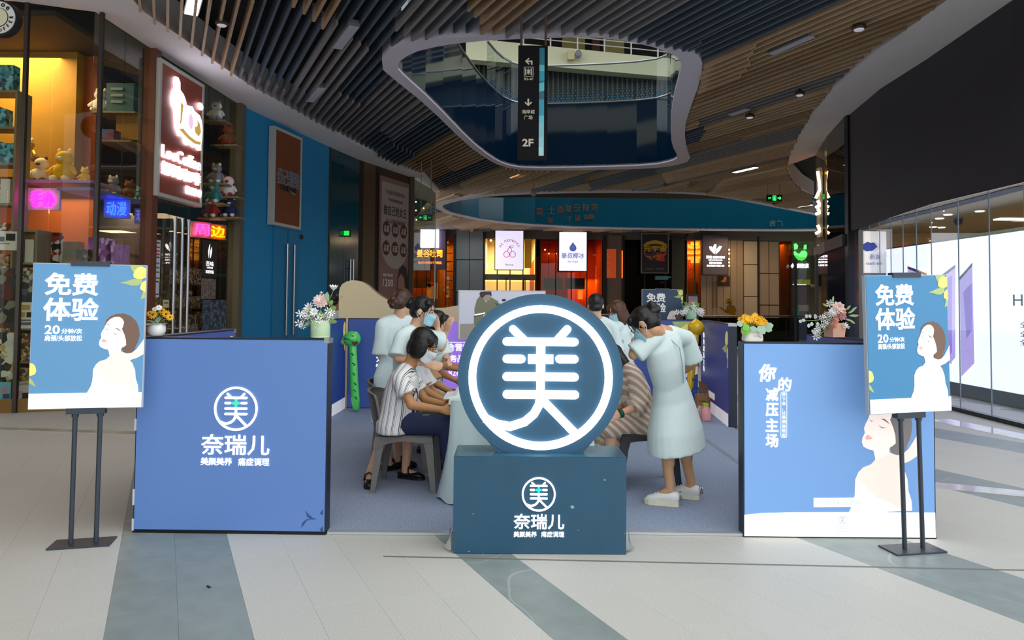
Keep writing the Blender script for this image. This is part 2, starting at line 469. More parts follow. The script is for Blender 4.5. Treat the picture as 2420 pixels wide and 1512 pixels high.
# soffits
def soffit(name, a, b, z=ZC):
    lp = [V(p) for p in a] + [V(p) for p in b[::-1]]
    mb = fill(lp, [], z)
    for e in (a, b):
        for i in range(len(e) - 1): mb.add([(*e[i][:2], z), (*e[i + 1][:2], z), (*e[i + 1][:2], z + .5), (*e[i][:2], z + .5)], [(0, 1, 2, 3)])
    return struct(name, mb, white_soffit)
fl2 = [(-9.6, 9.0)] + [tuple(p) for p in facL[1:]] + [(-2.9, 27.0)]
soffit('trim_5', [(-9.6, 4.6), (-9.6, 9.0)] + facL[1:] + [(-2.75, 25.5)], slL + [(-2.6, 25.6)])
soffit('trim_6', facR + [(7.6, 21.6)], slR)
def ring(name, o, i, z=ZC):
    mb = fill(o, [i], z - .02)
    n = len(o)
    for e, zz in ((o, .5), (i, .06)):
        for k in range(n): mb.add([(*e[k], z - .02), (*e[(k + 1) % n], z - .02), (*e[(k + 1) % n], z + zz), (*e[k], z + zz)], [(0, 1, 2, 3)])
    return struct(name, mb, ring_paint)
ring('trim_7', O1o, O1i); ring('trim_8', O2o, O2i)
# blue glass rims standing on the openings
rim_m = mat('navy back painted glass', '051d33', .06, spec=.5)
rim2_m = mat('teal back painted glass', '095c78', .2, spec=.35)
def rim(name, loop, h, m, dots=None):
    n = len(loop); root = sempty(name)
    acc = 0; seg = []; panels = []
    for k in range(n):
        seg.append(k); acc += (loop[(k + 1) % n] - loop[k]).length
        if acc > 1.9 or k == n - 1: panels.append(seg); seg = []; acc = 0
    for sg in panels:
        mb = MB()
        for k in sg:
            a, b = loop[k], loop[(k + 1) % n]
            mb.add([(*a, ZC + .02), (*b, ZC + .02), (*b, ZC + h), (*a, ZC + h)], [(0, 1, 2, 3)])
        obj('glass_panel', mb, m, root, smooth=False)
    mb = MB(); pr = [(p.x, p.y, ZC + h + .02) for p in loop]
    mb.ring_tube(pr, .03, 6, closed=True); obj('rim_cap', mb, mat('brushed steel', 'a7aaac', .3, 1.0), root)
    return root
r1 = rim('trim_9', O1i, 1.85, rim_m); r2 = rim('trim_10', O2i, 2.1, rim2_m)
# clear balustrade glass with a printed dot fade and a steel handrail above the far side of the first opening
far = [p for p in O1i if p.y > 18.3]; far.sort(key=lambda p: p.x)
bal = glass('clear balustrade glass', 'dfe9e8', refl=.8)
mbp = MB(); dots = MB()
for a, b in zip(far, far[1:]): mbp.add([(*a, ZC + 1.9), (*b, ZC + 1.9), (*b, ZC + 2.95), (*a, ZC + 2.95)], [(0, 1, 2, 3)])
obj('clear_pane', mbp, bal, r1)
for a, b in zip(far, far[1:]):
    Ls = (b - a).length; nn = int(Ls / .085); d = (b - a).normalized(); nrm = V((d.y, -d.x))
    if nrm.y > 0: nrm = -nrm
    for i in range(nn):
        for j in range(6):
            p = a + d * (.085 * (i + .5 * (j % 2))) + nrm * .012; z = ZC + 1.93 + j * .075; r = .03 * (1 - j / 7)
            dots.add([(p.x + d.x * r * cos(q), p.y + d.y * r * cos(q), z + r * sin(q)) for q in (0, pi / 3, 2 * pi / 3, pi, 4 * pi / 3, 5 * pi / 3)], [(0, 1, 2, 3, 4, 5)])
dd = obj('dot_print', dots, mat('blue dot print', '155a7c', .5), r1); dd['kind'] = 'stuff'
rail = MB(); rail.ring_tube([(p.x, p.y, ZC + 2.98) for p in far], .03, 8)
obj('handrail', rail, mat('brushed steel'), r1)

# ------------------------------------------------------------------ slats
browns = [mat('brown slat', 'a68868', .6, var=.1, scale=3), mat('pale brown slat', 'b89c7c', .6, var=.1, scale=3), mat('grey blue slat', '4a5864', .55), mat('dark grey slat', '7c7a7c', .55)]
slats = []
pitch = .165; run = 0; colr = 0; drop = 0; step = 0; brk = 0; gi = 0
rr = random.Random(5)
tmin, tmax = -5.0, 26.0
hole_polys = [O1o, O2o]
it = 0; t = tmin
seg_col = {}
while t < tmax:
    if run <= 0:
        run = rr.choice((3, 4, 5, 6, 7)); gi += 1; brk = rr.uniform(0, 3.2)
    run -= 1
    brk += rr.uniform(.12, .3)
    # inside intervals along s
    s = -12.0; cur = None; ivs = []
    while s < 46:
        p = TD * t + UD * s
        ok = p.y > front_y(p.x) and inside(p, region) and not inside(p, O1o) and not inside(p, O2o) and p.y < BACKY - .3
        if ok and cur is None: cur = s
        if not ok and cur is not None:
            if s - cur > .25: ivs.append((cur, s - .05))
            cur = None
        s += .08
    for a, b in ivs:
        cuts = [a]; k = math.floor((a - brk) / 3.6) + 1
        while k * 3.6 + brk < b - .4:
            if k * 3.6 + brk > a + .4: cuts.append(k * 3.6 + brk)
            k += 1
        cuts.append(b)
        for c0, c1 in zip(cuts, cuts[1:]):
            key = (gi, int((c0 - brk + 1.8) // 3.6))
            if key not in seg_col: pb = min(.74, max(.12, (t - 2.5) / 6)); seg_col[key] = ((rr.choice((0, 1)) if rr.random() < pb else rr.choice((2, 3, 3) if t < 5 else (2, 2, 3))), rr.choice((0, .05, .1)))
            slats.append((t, c0 + .004, c1 - .004) + seg_col[key])
    t += pitch; it += 1
def near(q):
    p = TD * q[0] + UD * ((q[1] + q[2]) / 2); return p.y + .2 * abs(p.x)
slats.sort(key=near)
slats = [q for q in slats if (TD * q[0] + UD * q[2]).y > 7.5 or (TD * q[0] + UD * q[1]).y > 7.5]
rest = MB()
def slat_geo(mb, q, mi=0):
    t, a, b, c, dz = q; w = .036; h = .17
    o = TD * (t - w / 2) + UD * a + V((0, 0, ZC - .05 - dz + .08))
    return mb.obox(o, TD * w, UD * (b - a), V((0, 0, h)), mi)
for k, q in enumerate(slats):
    if k < 300: obj('slat', slat_geo(MB(), q), browns[q[3]], ceil)
    else: slat_geo(rest, q, q[3])
ro = obj('far_slats', rest, browns, ceil); ro['kind'] = 'stuff'
# ------------------------------------------------------------------ left shop front
P3 = [V((p[0], p[1], 0)) for p in facL]     # 0..7 plan points
dk = mat('dark bronze mullion', '3a332c', .4, .6)
steel = mat('brushed steel', 'a7aaac', .3, 1.0)
clear = glass('shop window glass', 'f0f2ea', refl=.3)
floor_dark = mat('dark kick plate', '3a2f1c', .4)
black = mat('black', '0b0b0d', .5)


def pane_row(root, a, b, z0, z1, n, m, th=.012, gap=.008, name='glass_pane'):
    d = (b - a) / n
    for i in range(n):
        q = d.normalized() * gap / 2
        obj(name, MB().wall(a + d * i + q, a + d * (i + 1) - q, z0, z1, th), m, root)


def post(root, p, w, z0, z1, m, name='mullion'):
    obj(name, MB().box((p.x - w / 2, p.y - w / 2, z0), (p.x + w / 2, p.y + w / 2, z1)), m, root)


def hang_pt(px, py, a, b, off=0.0):
    """point on the vertical plane through plan points a-b, moved off towards the concourse"""
    d = (V(b) - V(a)).normalized(); n = V((d.y, -d.x, 0))
    return onplane(px, py, V(a) + n * off, n)


w1 = sempty('window_1', 'shop display window with tall frameless glass panes')
pane_row(w1, P3[0], P3[1], .18, ZC, 2, clear); pane_row(w1, P3[1], P3[2], .18, ZC, 2, clear)
for px in (47, 226): post(w1, onplane(px, 600, P3[1], V((-.5, -1, 0))) if 0 else hang_pt(px, 600, P3[1], P3[2]), .05, .0, ZC, dk)
obj('kick_plate', MB().wall(P3[0], P3[1], 0, .18, .1).wall(P3[1], P3[2], 0, .18, .1), mat('ochre kick plate', '7a5a1e', .35, spec=.4), w1)
w2 = sempty('window_2', 'glass shop front with a glass door and tall steel pulls')
pane_row(w2, P3[2], P3[3], .1, ZC, 2, clear); pane_row(w2, P3[3], P3[4], .1, ZC, 5, clear)
obj('kick_plate', MB().wall(P3[2], P3[3], 0, .1, .1).wall(P3[3], P3[4], 0, .1, .1), floor_dark, w2)
post(w2, P3[3], .18, 0, ZC, mat('red brown pilaster', '6a3a26', .5), 'pilaster'); post(w2, P3[4], .22, 0, ZC, mat('olive grey post', '5d5a48', .5), 'post')
def pull(root, pt, a, b, z0, z1):
    d = (V(b) - V(a)).normalized(); n = V((d.y, -d.x, 0)); p = V((pt.x, pt.y, 0)) + n * .08
    mb = MB().ring_tube([p + Z3 * z0, p + Z3 * z1], .025, 10)
    for z in (z0 + .25, z1 - .25): mb.ring_tube([p + Z3 * z, p - n * .09 + Z3 * z], .014, 8)
    return obj('door_pull', mb, steel, root)
for px in (400, 418, 433): pull(w2, hang_pt(px, 640, P3[3], P3[4]), P3[3], P3[4], .75, 2.85)
# blue wall with its door
blue = mat('petrol blue wall paint', '0c84ba', .6, var=.06, scale=2)
wl = struct('wall_left', MB().wall(P3[4] + (P3[5] - P3[4]).normalized() * .1, P3[5], 0, ZC, .2), blue)
dl = (P3[5] - P3[4]).normalized(); nl = V((dl.y, -dl.x, 0))
def hp(px, py, off=0.0): return hang_pt(px, py, P3[4], P3[5], off)
d1 = sempty('door_1', 'blue double door with tall steel pulls')
zt = 3.15
for (xa, xb) in ((641, 674), (676, 703)):
    a, b = hp(xa, 700), hp(xb, 700); a.z = b.z = 0
    obj('door_leaf', MB().wall(a + nl * .03, b + nl * .03, .02, zt, .03), mat('petrol blue door paint', '0b78aa', .5), d1)
for px in (671, 688): pull(d1, hp(px, 650), P3[4], P3[5], .7, 2.75)
g1 = hp(712, 560, .03); obj('door_reader', MB().box((g1.x - .03, g1.y - .06, g1.z - .05), (g1.x + .03, g1.y + .06, g1.z + .05)), black, d1)
# teal glass bay with its door, then brown column and poster wall
w3 = sempty('window_3', 'dark teal glass bay beside the blue wall')
teal_g = mat('dark teal glazing', '07404f', .12, spec=.6)
pane_row(w3, P3[5], P3[6], 0, ZC, 2, teal_g, .05)
dt = (P3[6] - P3[5]).normalized()
for px in (822, 829): pull(w3, hang_pt(px, 640, P3[5], P3[6]), P3[5], P3[6], .6, 2.6)
post(w3, P3[5], .06, 0, ZC, dk)
def bp(px, z=0):
    q = hang_pt(px, 600, P3[6], P3[7]); q.z = z; return q
wl2 = sempty('trim_11', 'brown column and black frame posts beside the poster')
brown_c = mat('bronze brown column', '54402a', .35, spec=.5)
obj('column', MB().wall(bp(857), bp(885), 0, ZC, .3), brown_c, wl2)
obj('frame_post', MB().wall(bp(846), bp(857), 0, ZC, .3), black, wl2)
obj('frame_post', MB().wall(bp(885), bp(893), 0, ZC, .3), black, wl2)
struct('wall_left.001', MB().wall(bp(893), bp(968), 0, ZC, .25), mat('dim brown wall', '3f2c22', .7))
# poster on that wall
pa, pb = bp(894), bp(962); pn = V(((pb - pa).normalized().y, -(pb - pa).normalized().x, 0)); px_d = (pb - pa).normalized(); pw = (pb - pa).length
po = thing('wall_poster', 'tall dim pinkish wall poster with six round price badges and a woman', 'poster', pa + pn * .03)
def PP(u, z, off=.0): return pa + px_d * (u * pw) + Z3 * z + pn * (.05 + off)
def pflat(name, pts, m, off, par=po): return obj(name, MB().flat_poly([PP(u, z, off) for u, z in pts]), m, par)
obj('poster_board', MB().obox(PP(0, .3, -.04), px_d * pw, pn * .04, Z3 * 4.85), mat('dusty pink poster', '8b6a64', .6), po)
cap_pts = [(.03, 5.0), (.03, 3.2)] + [(.5 - .47 * cos(q), 3.2 - .75 * sin(q)) for q in [pi * k / 12 for k in range(1, 12)]] + [(.97, 3.2), (.97, 5.0)]
pflat('print_panel', cap_pts, mat('pale grey print', 'a89c98', .6), .004)
brd = mat('maroon print', '5a2c2c', .6); dkp = mat('dark print', '30242a', .6); wpr = mat('white print', 'e8e4e0', .6)
for zc in (3.62, 3.05):
    for uc in (.2, .5, .8):
        pflat('price_badge', [(uc + .125 * cos(q), zc + .22 * sin(q)) for q in [2 * pi * k / 20 for k in range(20)]], brd, .007)
        text('立减\n优惠', PP(uc, zc), px_d, Z3, .17 * pw, .2, wpr, po, off=.01, extr=.001)
text('做自己的女王', PP(.5, 4.18), px_d, Z3, .8 * pw, .3, dkp, po, off=.008, bold=.01)
text('私人定制 美丽绽放', PP(.52, 3.86), px_d, Z3, .66 * pw, .13, brd, po, off=.008)
text('专业医学美肤中心', PP(.5, 4.72), px_d, Z3, .66 * pw, .13, brd, po, off=.008)
text('开业特惠活动', PP(.5, 4.5), px_d, Z3, .5 * pw, .1, brd, po, off=.008)
text('1200', PP(.28, 2.02), px_d, Z3, .34 * pw, .22, wpr, po, off=.008)
text('限时 体验价', PP(.28, 2.25), px_d, Z3, .34 * pw, .09, wpr, po, off=.008)
pflat('printed_hair', [(.58, 1.5), (.6, 2.1), (.66, 2.45), (.78, 2.6), (.92, 2.5), (1, 2.2), (1, 1.0), (.84, 1.0), (.8, 1.4)], mat('dark print'), .006)
pflat('printed_face', [(.62, 2.15), (.72, 2.32), (.84, 2.2), (.88, 1.8), (.84, 1.5), (.84, 1.3), (1, 1.1), (1, .5), (.5, .5), (.56, 1.1), (.7, 1.25), (.7, 1.42), (.62, 1.55), (.6, 1.8)], mat('dim skin print', '9a7468', .6), .009)
pflat('printed_lips', [(.62, 1.66), (.66, 1.7), (.72, 1.66), (.66, 1.61)], mat('dim red print', '8a3038', .6), .011)
# glass corner that turns towards the rear court
w4 = sempty('window_4', 'glass corner behind the poster wall with fairy lights')
ga, gb = V((P3[7].x, P3[7].y, 0)), V((-2.75, 25.6, 0))
pane_row(w4, ga + V((.15, .1, 0)), gb, 0, 4.9, 2, glass('corner glass', 'd6dccf', refl=.25)); post(w4, ga + V((.08, .05, 0)), .14, 0, ZC, mat('brown jamb', '4a3524', .5)); post(w4, gb, .03, 0, 4.9, steel)
obj('lit_band', MB().wall(ga + V((.15, .1, 0)), gb, 4.9, 5.35, .1), mat('pale green grey bulkhead', '9aa08c', .7), w4)
glow = mat('warm lamp glow', 'ffd9a0', .5, em=6.0, emcol='ffcf8a')
for i, (px, py) in enumerate(((977, 470), (983, 477), (1000, 470), (968, 491), (976, 493), (983, 497), (1001, 492), (972, 518), (984, 519), (1003, 462))):
    p = AY(px, py, 29 + (i % 3)); e = MB().ell(p, .035 if i < 9 else .1, nu=8, nv=6)
    t = thing('fairy_bulb', 'small warm bulb glowing behind the glass corner above the exit sign', 'lamp', p, group='fairy bulbs behind the glass corner')
    obj('bulb', e, glow, t, True); obj('cord', MB().ring_tube([p, V((p.x, p.y, ZC + .1))], .004, 4), black, t)

# ---------------- hanging signs flat on the left fronts (white tray frame, brown face)
wf = mat('white metal frame', 'b9b7b0', .45); brn = mat('brick brown sign face', '8a4030', .5); brn2 = mat('dull brown sign face', '7a4020', .6)
led = mat('white led letters', 'ffffff', .4, em=5.5, emcol='f4f0ff')
def tray_sign(name, label, a, b, quad, face_m, off=.16, zt=None, zb=None):
    d = (V((b.x, b.y, 0)) - V((a.x, a.y, 0))).normalized(); n = V((d.y, -d.x, 0)); A = V((a.x, a.y, 0))
    pl = onplane(quad[0][0], quad[0][1], A + n * off, n); pr = onplane(quad[1][0], quad[1][1], A + n * off, n)
    bl = onplane(quad[2][0], quad[2][1], A + n * off, n)
    w = (V((pr.x, pr.y, 0)) - V((pl.x, pl.y, 0))).length; z1, z0 = pl.z, bl.z; h = z1 - z0
    o = V((pl.x, pl.y, z0)); t = thing(name, label, 'sign', o)
    obj('face', MB().obox(o + n * -.1 + d * .05 + Z3 * .05, d * (w - .1), n * .09, Z3 * (h - .1)), face_m, t)
    for nm, oo, ax, az in (('frame_bar', o, d * .06, Z3 * h), ('frame_bar', o + d * (w - .06), d * .06, Z3 * h), ('frame_bar', o + d * .06, d * (w - .12), Z3 * .06), ('frame_bar', o + d * .06 + Z3 * (h - .06), d * (w - .12), Z3 * .06)):
        obj(nm, MB().obox(oo - n * .14, ax, n * .14, az), wf, t)
    f = lambda u, v, e=0.0: o + d * (u * w) + Z3 * ((1 - v) * h) + n * e
    return t, f, d, n, w, h
t, f, d, n, w, h = tray_sign('shop_sign', 'brick brown coffee sign with glowing white cup logo and letters in white frame', P3[3], P3[4], ((380, 136), (484, 196), (366, 460)), brn)
def blobpoly(cu, cv, ru, rv, k=14, j=.0, sd=1):
    q = random.Random(sd); return [f(cu + ru * cos(2 * pi * i / k) * (1 + j * q.uniform(-1, 1)), cv + rv * sin(2 * pi * i / k) * (1 + j * q.uniform(-1, 1)), .02) for i in range(k)]
logo_out = [(.3, .08), (.36, .075), (.41, .1), (.42, .16), (.5, .18), (.56, .22), (.58, .25), (.72, .235), (.78, .26), (.82, .265), (.92, .275), (.98, .32), (1.0, .38), (.99, .46), (.97, .5), (.97, .55), (.9, .555), (.85, .53), (.78, .55), (.7, .535), (.62, .555), (.56, .545), (.52, .5), (.42, .51), (.34, .46), (.32, .4), (.3, .33), (.24, .3), (.22, .25), (.26, .19), (.3, .16), (.28, .12)]
obj('cup_logo', MB().prism([f(u * .93, v, .0) for u, v in logo_out], n * .03), led, t)
obj('logo_dot', MB().prism(blobpoly(.86, .2, .06, .03), n * .02), led, t)
gold = mat('gold print', 'c8a04a', .5, em=.75); pinkp = mat('pink print', 'e6c4dc', .5, em=.9)
obj('gold_stroke', MB().flat_poly([f(u * .93, v, .033) for u, v in ((.4, .46), (.5, .44), (.66, .475), (.84, .49), (.97, .48), (.94, .51), (.78, .52), (.6, .5))]), gold, t)
obj('gold_stroke', MB().flat_poly([f(u * .93, v, .033) for u, v in ((.84, .32), (.92, .34), (.96, .4), (.9, .45), (.8, .43), (.78, .38), (.83, .38), (.86, .36))]), gold, t)
obj('gold_stroke', MB().flat_poly([f(u * .93, v, .033) for u, v in ((.43, .25), (.5, .26), (.48, .33), (.46, .4), (.42, .43), (.43, .35))]), gold, t)
obj('pink_bean', MB().flat_poly([f(.64 + .055 * cos(q), .36 + .06 * sin(q), .033) for q in [2 * pi * k / 14 for k in range(14)]]), pinkp, t)
text('LoeCoffee', f(.5, .665, .0), d, Z3, .86 * w, .2, led, t, bold=.012, extr=.02)
text('娜潞咖啡', f(.5, .785, .0), d, Z3, .86 * w, .21, led, t, bold=.008, extr=.02)
text('精品咖啡', f(.78, .895, .0), d, Z3, .36 * w, .13, led, t, bold=.006, extr=.02)
t, f, d, n, w, h = tray_sign('shop_sign', 'dull brown tailor sign with unlit letters in white frame on the blue wall', P3[4], P3[5], ((650, 297), (715, 326), (646, 530)), brn2)
sil = mat('silver letters', '8d93a0', .4, .3)
text('壹己裁缝', f(.5, .49), d, Z3, .78 * w, .36, sil, t, extr=.02)
text('TAILOR', f(.5, .6), d, Z3, .6 * w, .12, mat('dark letters', '2a2c38', .4), t, extr=.01)
obj('scissors_mark', MB().prism([f(u, v) for u, v in ((.5, .61), (.64, .625), (.72, .62), (.76, .64), (.7, .645), (.62, .635))], n * .02), sil, t)
# round clock-like coffee sign at the frame edge
cp = AY(-2, 42, 7.2); rs = .165
t = thing('round_sign', 'round black and white coffee shop sign hanging by the display window', 'sign', cp - Z3 * rs)
def disc(r, y0, y1, k=40): return MB().prism([V((cp.x + r * cos(2 * pi * i / k), cp.y + y0, cp.z + r * sin(2 * pi * i / k))) for i in range(k)], V((0, y1 - y0, 0)))
obj('rim', disc(rs + .02, 0, .08), black, t); obj('face', disc(rs, -.01, .0), mat('sign white', 'e4e2dc', .5), t)
obj('inner_ring', disc(.1, -.014, -.01), black, t); obj('centre', disc(.094, -.018, -.014), mat('cream sign centre', 'd9d3b0', .5), t)
for i, ch in enumerate('COFFEE'):
    q = radians(-100 + 20 * i); text(ch, cp + V((.133 * cos(q), -.012, .133 * sin(q))), V((-sin(q), 0, cos(q))), V((-cos(q), 0, -sin(q))), None, .035, black, t, bold=.02)
for i, ch in enumerate('Loe'):
    q = radians(95 - 25 * i); text(ch, cp + V((.133 * cos(q), -.012, .133 * sin(q))), V((sin(q), 0, -cos(q))), V((cos(q), 0, sin(q))), None, .04, black, t, bold=.02)
text('2015', cp + V((.132, -.012, .0)), X3, Z3, .03, None, black, t)
obj('hanger', MB().ring_tube([cp + V((0, .04, rs)), cp + V((0, .04, ZC - cp.z - .02))], .012, 6), black, t)

# ---------------- inside the left shop
back = V((-9.6, 12.0, 0))
ochre = mat('ochre wall', 'a07410', .7, var=.1, scale=3); rust = mat('rust brown wall', '9a4a16', .7)
struct('wall_left.002', MB().box((-10.5, 11.2, 0), (-6.55, 11.35, ZC)), rust)
struct('wall_left.003', MB().wall((-6.55, 11.3), (-7.2, 20), 0, ZC, .12), mat('dim indigo wall', '2a2436', .7))
struct('trim_12', MB().box((-8.05, 11.0, 3.35), (-6.75, 11.19, ZC)), ochre, label='ochre feature panel inside the shop window')
struct('wall_left.004', MB().box((-14, 8.9, 0), (-9.6, 9.1, 6)), rust)
struct('light_blocker_left', MB().box((-5.7, -12, 0), (-5.5, 6.4, 14)), mat('light blocker grey', '45423c', .6))  # unseen wall added to hold sky light off the left floor
struct('wall_left.007', MB().box((-10, 8.4, 6.3), (16, 8.6, 15)), mat('upper facade dark', '2c2e30', .6))
struct('trim_16', MB().box((-9, 8.6, 9.3), (14, 8.9, 10.4)), mat('cream fascia', 'dcdcb8', .6), label='cream gallery fascia on the near side of the atrium')
struct('wall_left.005', MB().wall((-9.6, 9.0), (-10.5, 11.3), 0, ZC, .1), rust)
struct('ceiling.001', MB().box((-10.5, 9.6, 5.3), (-6.2, 20, 5.38)), mat('shop ceiling dark', '3a322c', .8))
spk = ['b8893a', 'e0d8c8', '7a2c24', '2c4a5c', 'caa060', '3a3a40', 'd8d4cc', '5a7a48']
pack = [busy('busy packaging warm', ['c08a3a', 'e8e2d4', '8a2c20', '40342c', 'd8b060', '6a4a30'], 26), busy('busy packaging cool', ['3a5a70', 'dfe4e8', '2a3440', '8aa0b0', '6a2c3c', 'e8d8b0'], 26),
        busy('busy packaging mixed', spk, 30), mat('box white card', 'e6e4de', .5, rnd=.15), busy('busy packaging dark', ['16161c', '3a3030', '6a4a2c', '202c38', '8a8078'], 28)]
blush = mat('pale wooden shelf', '8a7a62', .5)
def shelfunit(name, label, o, dx, w, dep, zs, m):
    """open display unit: two sides and boards at heights zs"""
    n = V((-dx.y, dx.x, 0)); t = thing(name, label, 'shelf', o)
    for e in (0, w - .03): obj('side_panel', MB().obox(o + dx * e, dx * .03, n * dep, Z3 * (zs[-1] + .03)), m, t)
    for z in zs: obj('shelf_board', MB().obox(o + dx * .03 + Z3 * z, dx * (w - .06), n * dep, Z3 * .03), m, t)
    return t
ORD = ['bottom', 'second', 'third', 'fourth', 'fifth', 'sixth', 'seventh', 'eighth']
def fill_boxes(o, dx, w, z, hmax, label, group, dep=.2, mats=None, wmin=.1, wmax=.24, k=None):
    if k is not None: label = label.replace(' on the ', ' on the %s board of the ' % ORD[k]); group += ', %s board' % ORD[k]
    n = V((-dx.y, dx.x, 0)); x = .05
    while x < w - wmin - .05:
        bw = min(R.uniform(wmin, wmax), w - .05 - x); bh = hmax * R.uniform(.55, .95)
        p = o + dx * x + Z3 * (z + .032) + n * R.uniform(.02, .06)
        t = single('toy_box', MB().obox(p, dx * bw, n * dep * .7, Z3 * bh), R.choice(mats or pack), label, 'box', group)
        x += bw + .012
dxA = (P3[2] - P3[1]).normalized(); nA = V((-dxA.y, dxA.x, 0))
# columns of goods close behind the first window
oA = P3[0] + V((1.0, .2, 0)); dA = (P3[1] - P3[0]).normalized()
def zat(px, py, Y): return AY(px, py, Y).z
X0 = AY(-40, 700, 9.9).x; X1 = AY(44, 700, 9.9).x
u = shelfunit('display_shelf', 'tall shelf of packaged figures left of the dark window post', V((X0, 9.75, 0)), X3, X1 - X0, .3, [.22, .62, 1.0, 1.42, 1.82, 2.2, 2.75, 3.3, 3.8, 4.3], blush)
for i, z in enumerate([.22, .62, 1.0, 1.42, 1.82, 2.2, 2.75]):
    fill_boxes(V((X0, 9.75, 0)), X3, X1 - X0, z, .36, 'packaged figure box on the tall shelf left of the window post', 'boxes on the tall shelf left of the window post', k=i)
for i, z in enumerate((3.3, 3.8, 4.3)):
    fill_boxes(V((X0, 9.75, 0)), X3, X1 - X0, z, .42, 'blue blister box high on the tall shelf by the round sign', 'blue boxes high on the tall shelf', mats=[busy('blue blister packs', ['2a8ab0', '1a5a80', '50b0c8', '103048', '70c0d0'], 22)], wmin=.12, wmax=.2)
X0b = AY(52, 700, 9.95).x; X1b = AY(92, 700, 9.95).x
shelfunit('display_shelf', 'narrow shelf of printed boxes between window post and blue poster', V((X0b, 9.85, 0)), X3, X1b - X0b + .02, .3, [.22, .6, 1.05, 1.5, 1.95, 2.4], blush)
for i, z in enumerate((.22, .6, 1.05, 1.5, 1.95)):
    fill_boxes(V((X0b, 9.85, 0)), X3, X1b - X0b + .02, z, .4, 'printed toy box on the narrow shelf behind the blue poster', 'boxes on the narrow shelf behind the blue poster', wmin=.12, wmax=.26, k=i)
# goods visible above the blue poster: a row on a counter-height display
oR = V((AY(92, 560, 10.3).x, 10.1, 0)); wR = AY(212, 560, 10.1).x - oR.x
shelfunit('display_shelf', 'low display shelf of toys behind the top edge of the left blue poster', oR, X3, wR, .35, [.3, 1.2, 1.95], blush)
def px_box(name, px0, py0, px1, py1, Y, dep, m, label, cat='box', group=None):
    a = AY(px0, py0, Y); b = AY(px1, py1, Y)
    return single(name, MB().box((a.x, Y, b.z), (b.x, Y + dep, a.z)), m, label, cat, group)
def sit(px0, px1, ztop, Y, dep, m, label, z=1.985, name='toy_box'):
    a = AY(px0, 600, Y); b = AY(px1, 600, Y)
    return single(name, MB().box((a.x, Y, z), (b.x, Y + dep, ztop)), m, label, 'box')
sit(97, 137, 2.42, 10.15, .12, busy('white poster box', ['e4e2de', 'e4e2de', 'd8d4ce', 'a83a2c', '2c2c34', 'e8e4e0'], 11), 'white figure box with red and black print above the poster')
sit(140, 184, 2.3, 10.25, .15, mat('dull green carton', '5a7458', .6, col2='a86a3a', scale=9), 'green and orange carton right of the white figure box')
d2 = (P3[3] - P3[2]).normalized(); n2 = V((-d2.y, d2.x, 0)); o2 = P3[2] + d2 * .15 + n2 * .1
shelfunit('display_shelf', 'side display shelf behind the pane left of the coffee sign', o2, d2, 1.5, .35, [.12, .6, 1.1, 1.6, 1.97], blush)
for i, z in enumerate((.12, .6, 1.1, 1.6)): fill_boxes(o2, d2, 1.5, z, .36, 'packaged box on the side shelf left of the coffee sign', 'boxes on the side shelf left of the coffee sign', k=i)
def sit2(x0, x1, h, m, label): single('toy_box', MB().obox(o2 + d2 * x0 + n2 * .06 + Z3 * 2.003, d2 * (x1 - x0), n2 * .16, Z3 * h), m, label, 'box')
sit2(.08, .3, .17, pack[4], 'dark small box beside the purple printed box')
sit2(.34, .72, .36, busy('purple print', ['6a3a90', 'a070c8', '3a2050', 'd8b0e8', '8a4aa8'], 14, em=.25), 'purple printed box with pale top edge above the poster clip')
sit2(.76, 1.12, .3, mat('lilac card', '9a70d0', .5, em=.25, col2='6a4090', scale=9), 'lilac window box at the right end of the side shelf')
# balls of soft toys
def plush(px, py, Y, r, m, m2, label, seat=None):
    c = AY(px, py, Y); t = thing('plush_toy', label, 'soft toy', c - Z3 * r * 1.6)
    if seat: c = c + Z3 * (seat + 1.615 * r - c.z)
    obj('body', MB().ell(c - Z3 * r * .6, (r, r * .85, r), nu=16, nv=10), m, t, True)
    obj('head', MB().ell(c + Z3 * r * .75, (r * .8, r * .75, r * .7), nu=16, nv=10), m, t, True)
    for s in (-1, 1):
        obj('arm', MB().cap(c + V((s * r * .8, -.1 * r, -.2 * r)), c + V((s * r * 1.25, -.4 * r, -.7 * r)), r * .28, r * .22, 8), m, t, True)
        obj('foot', MB().ell(c + V((s * r * .55, -.7 * r, -1.3 * r)), (r * .35, r * .5, r * .3), nu=10, nv=6), m2, t, True)
        obj('ear', MB().ell(c + V((s * r * .5, 0, 1.4 * r)), (r * .22, r * .15, r * .3), nu=8, nv=6), m2, t, True)
    obj('snout', MB().ell(c + V((0, -.7 * r, .62 * r)), (r * .3, r * .25, r * .2), nu=10, nv=6), m2, t, True)
    return t
yel = mat('yellow plush', 'e0b020', .9); crm = mat('cream plush', 'e8dcc0', .9); bro = mat('brown plush', '7a5030', .9); gry = mat('grey plush', '8a8a92', .9); tealp = mat('teal plush', '3a8a90', .9); redp = mat('red plush', 'a83028', .9); wht = mat('white plush', 'e6e2e0', .9)
zs = AY(150, 431, 10.2).z
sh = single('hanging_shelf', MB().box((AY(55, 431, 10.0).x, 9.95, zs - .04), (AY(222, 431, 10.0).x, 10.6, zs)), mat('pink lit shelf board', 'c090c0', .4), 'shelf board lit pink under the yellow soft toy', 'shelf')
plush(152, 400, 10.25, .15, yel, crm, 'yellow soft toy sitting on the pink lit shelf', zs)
plush(98, 410, 10.3, .12, crm, bro, 'cream soft toy slumped at the left end of the pink lit shelf', zs)
plush(66, 355, 10.6, .11, mat('gold foil', 'd8b040', .3, .6), crm, 'shiny gold toy high behind the yellow soft toy')
plush(200, 418, 10.2, .07, yel, crm, 'small yellow soft toy at the right end of the pink lit shelf', zs)
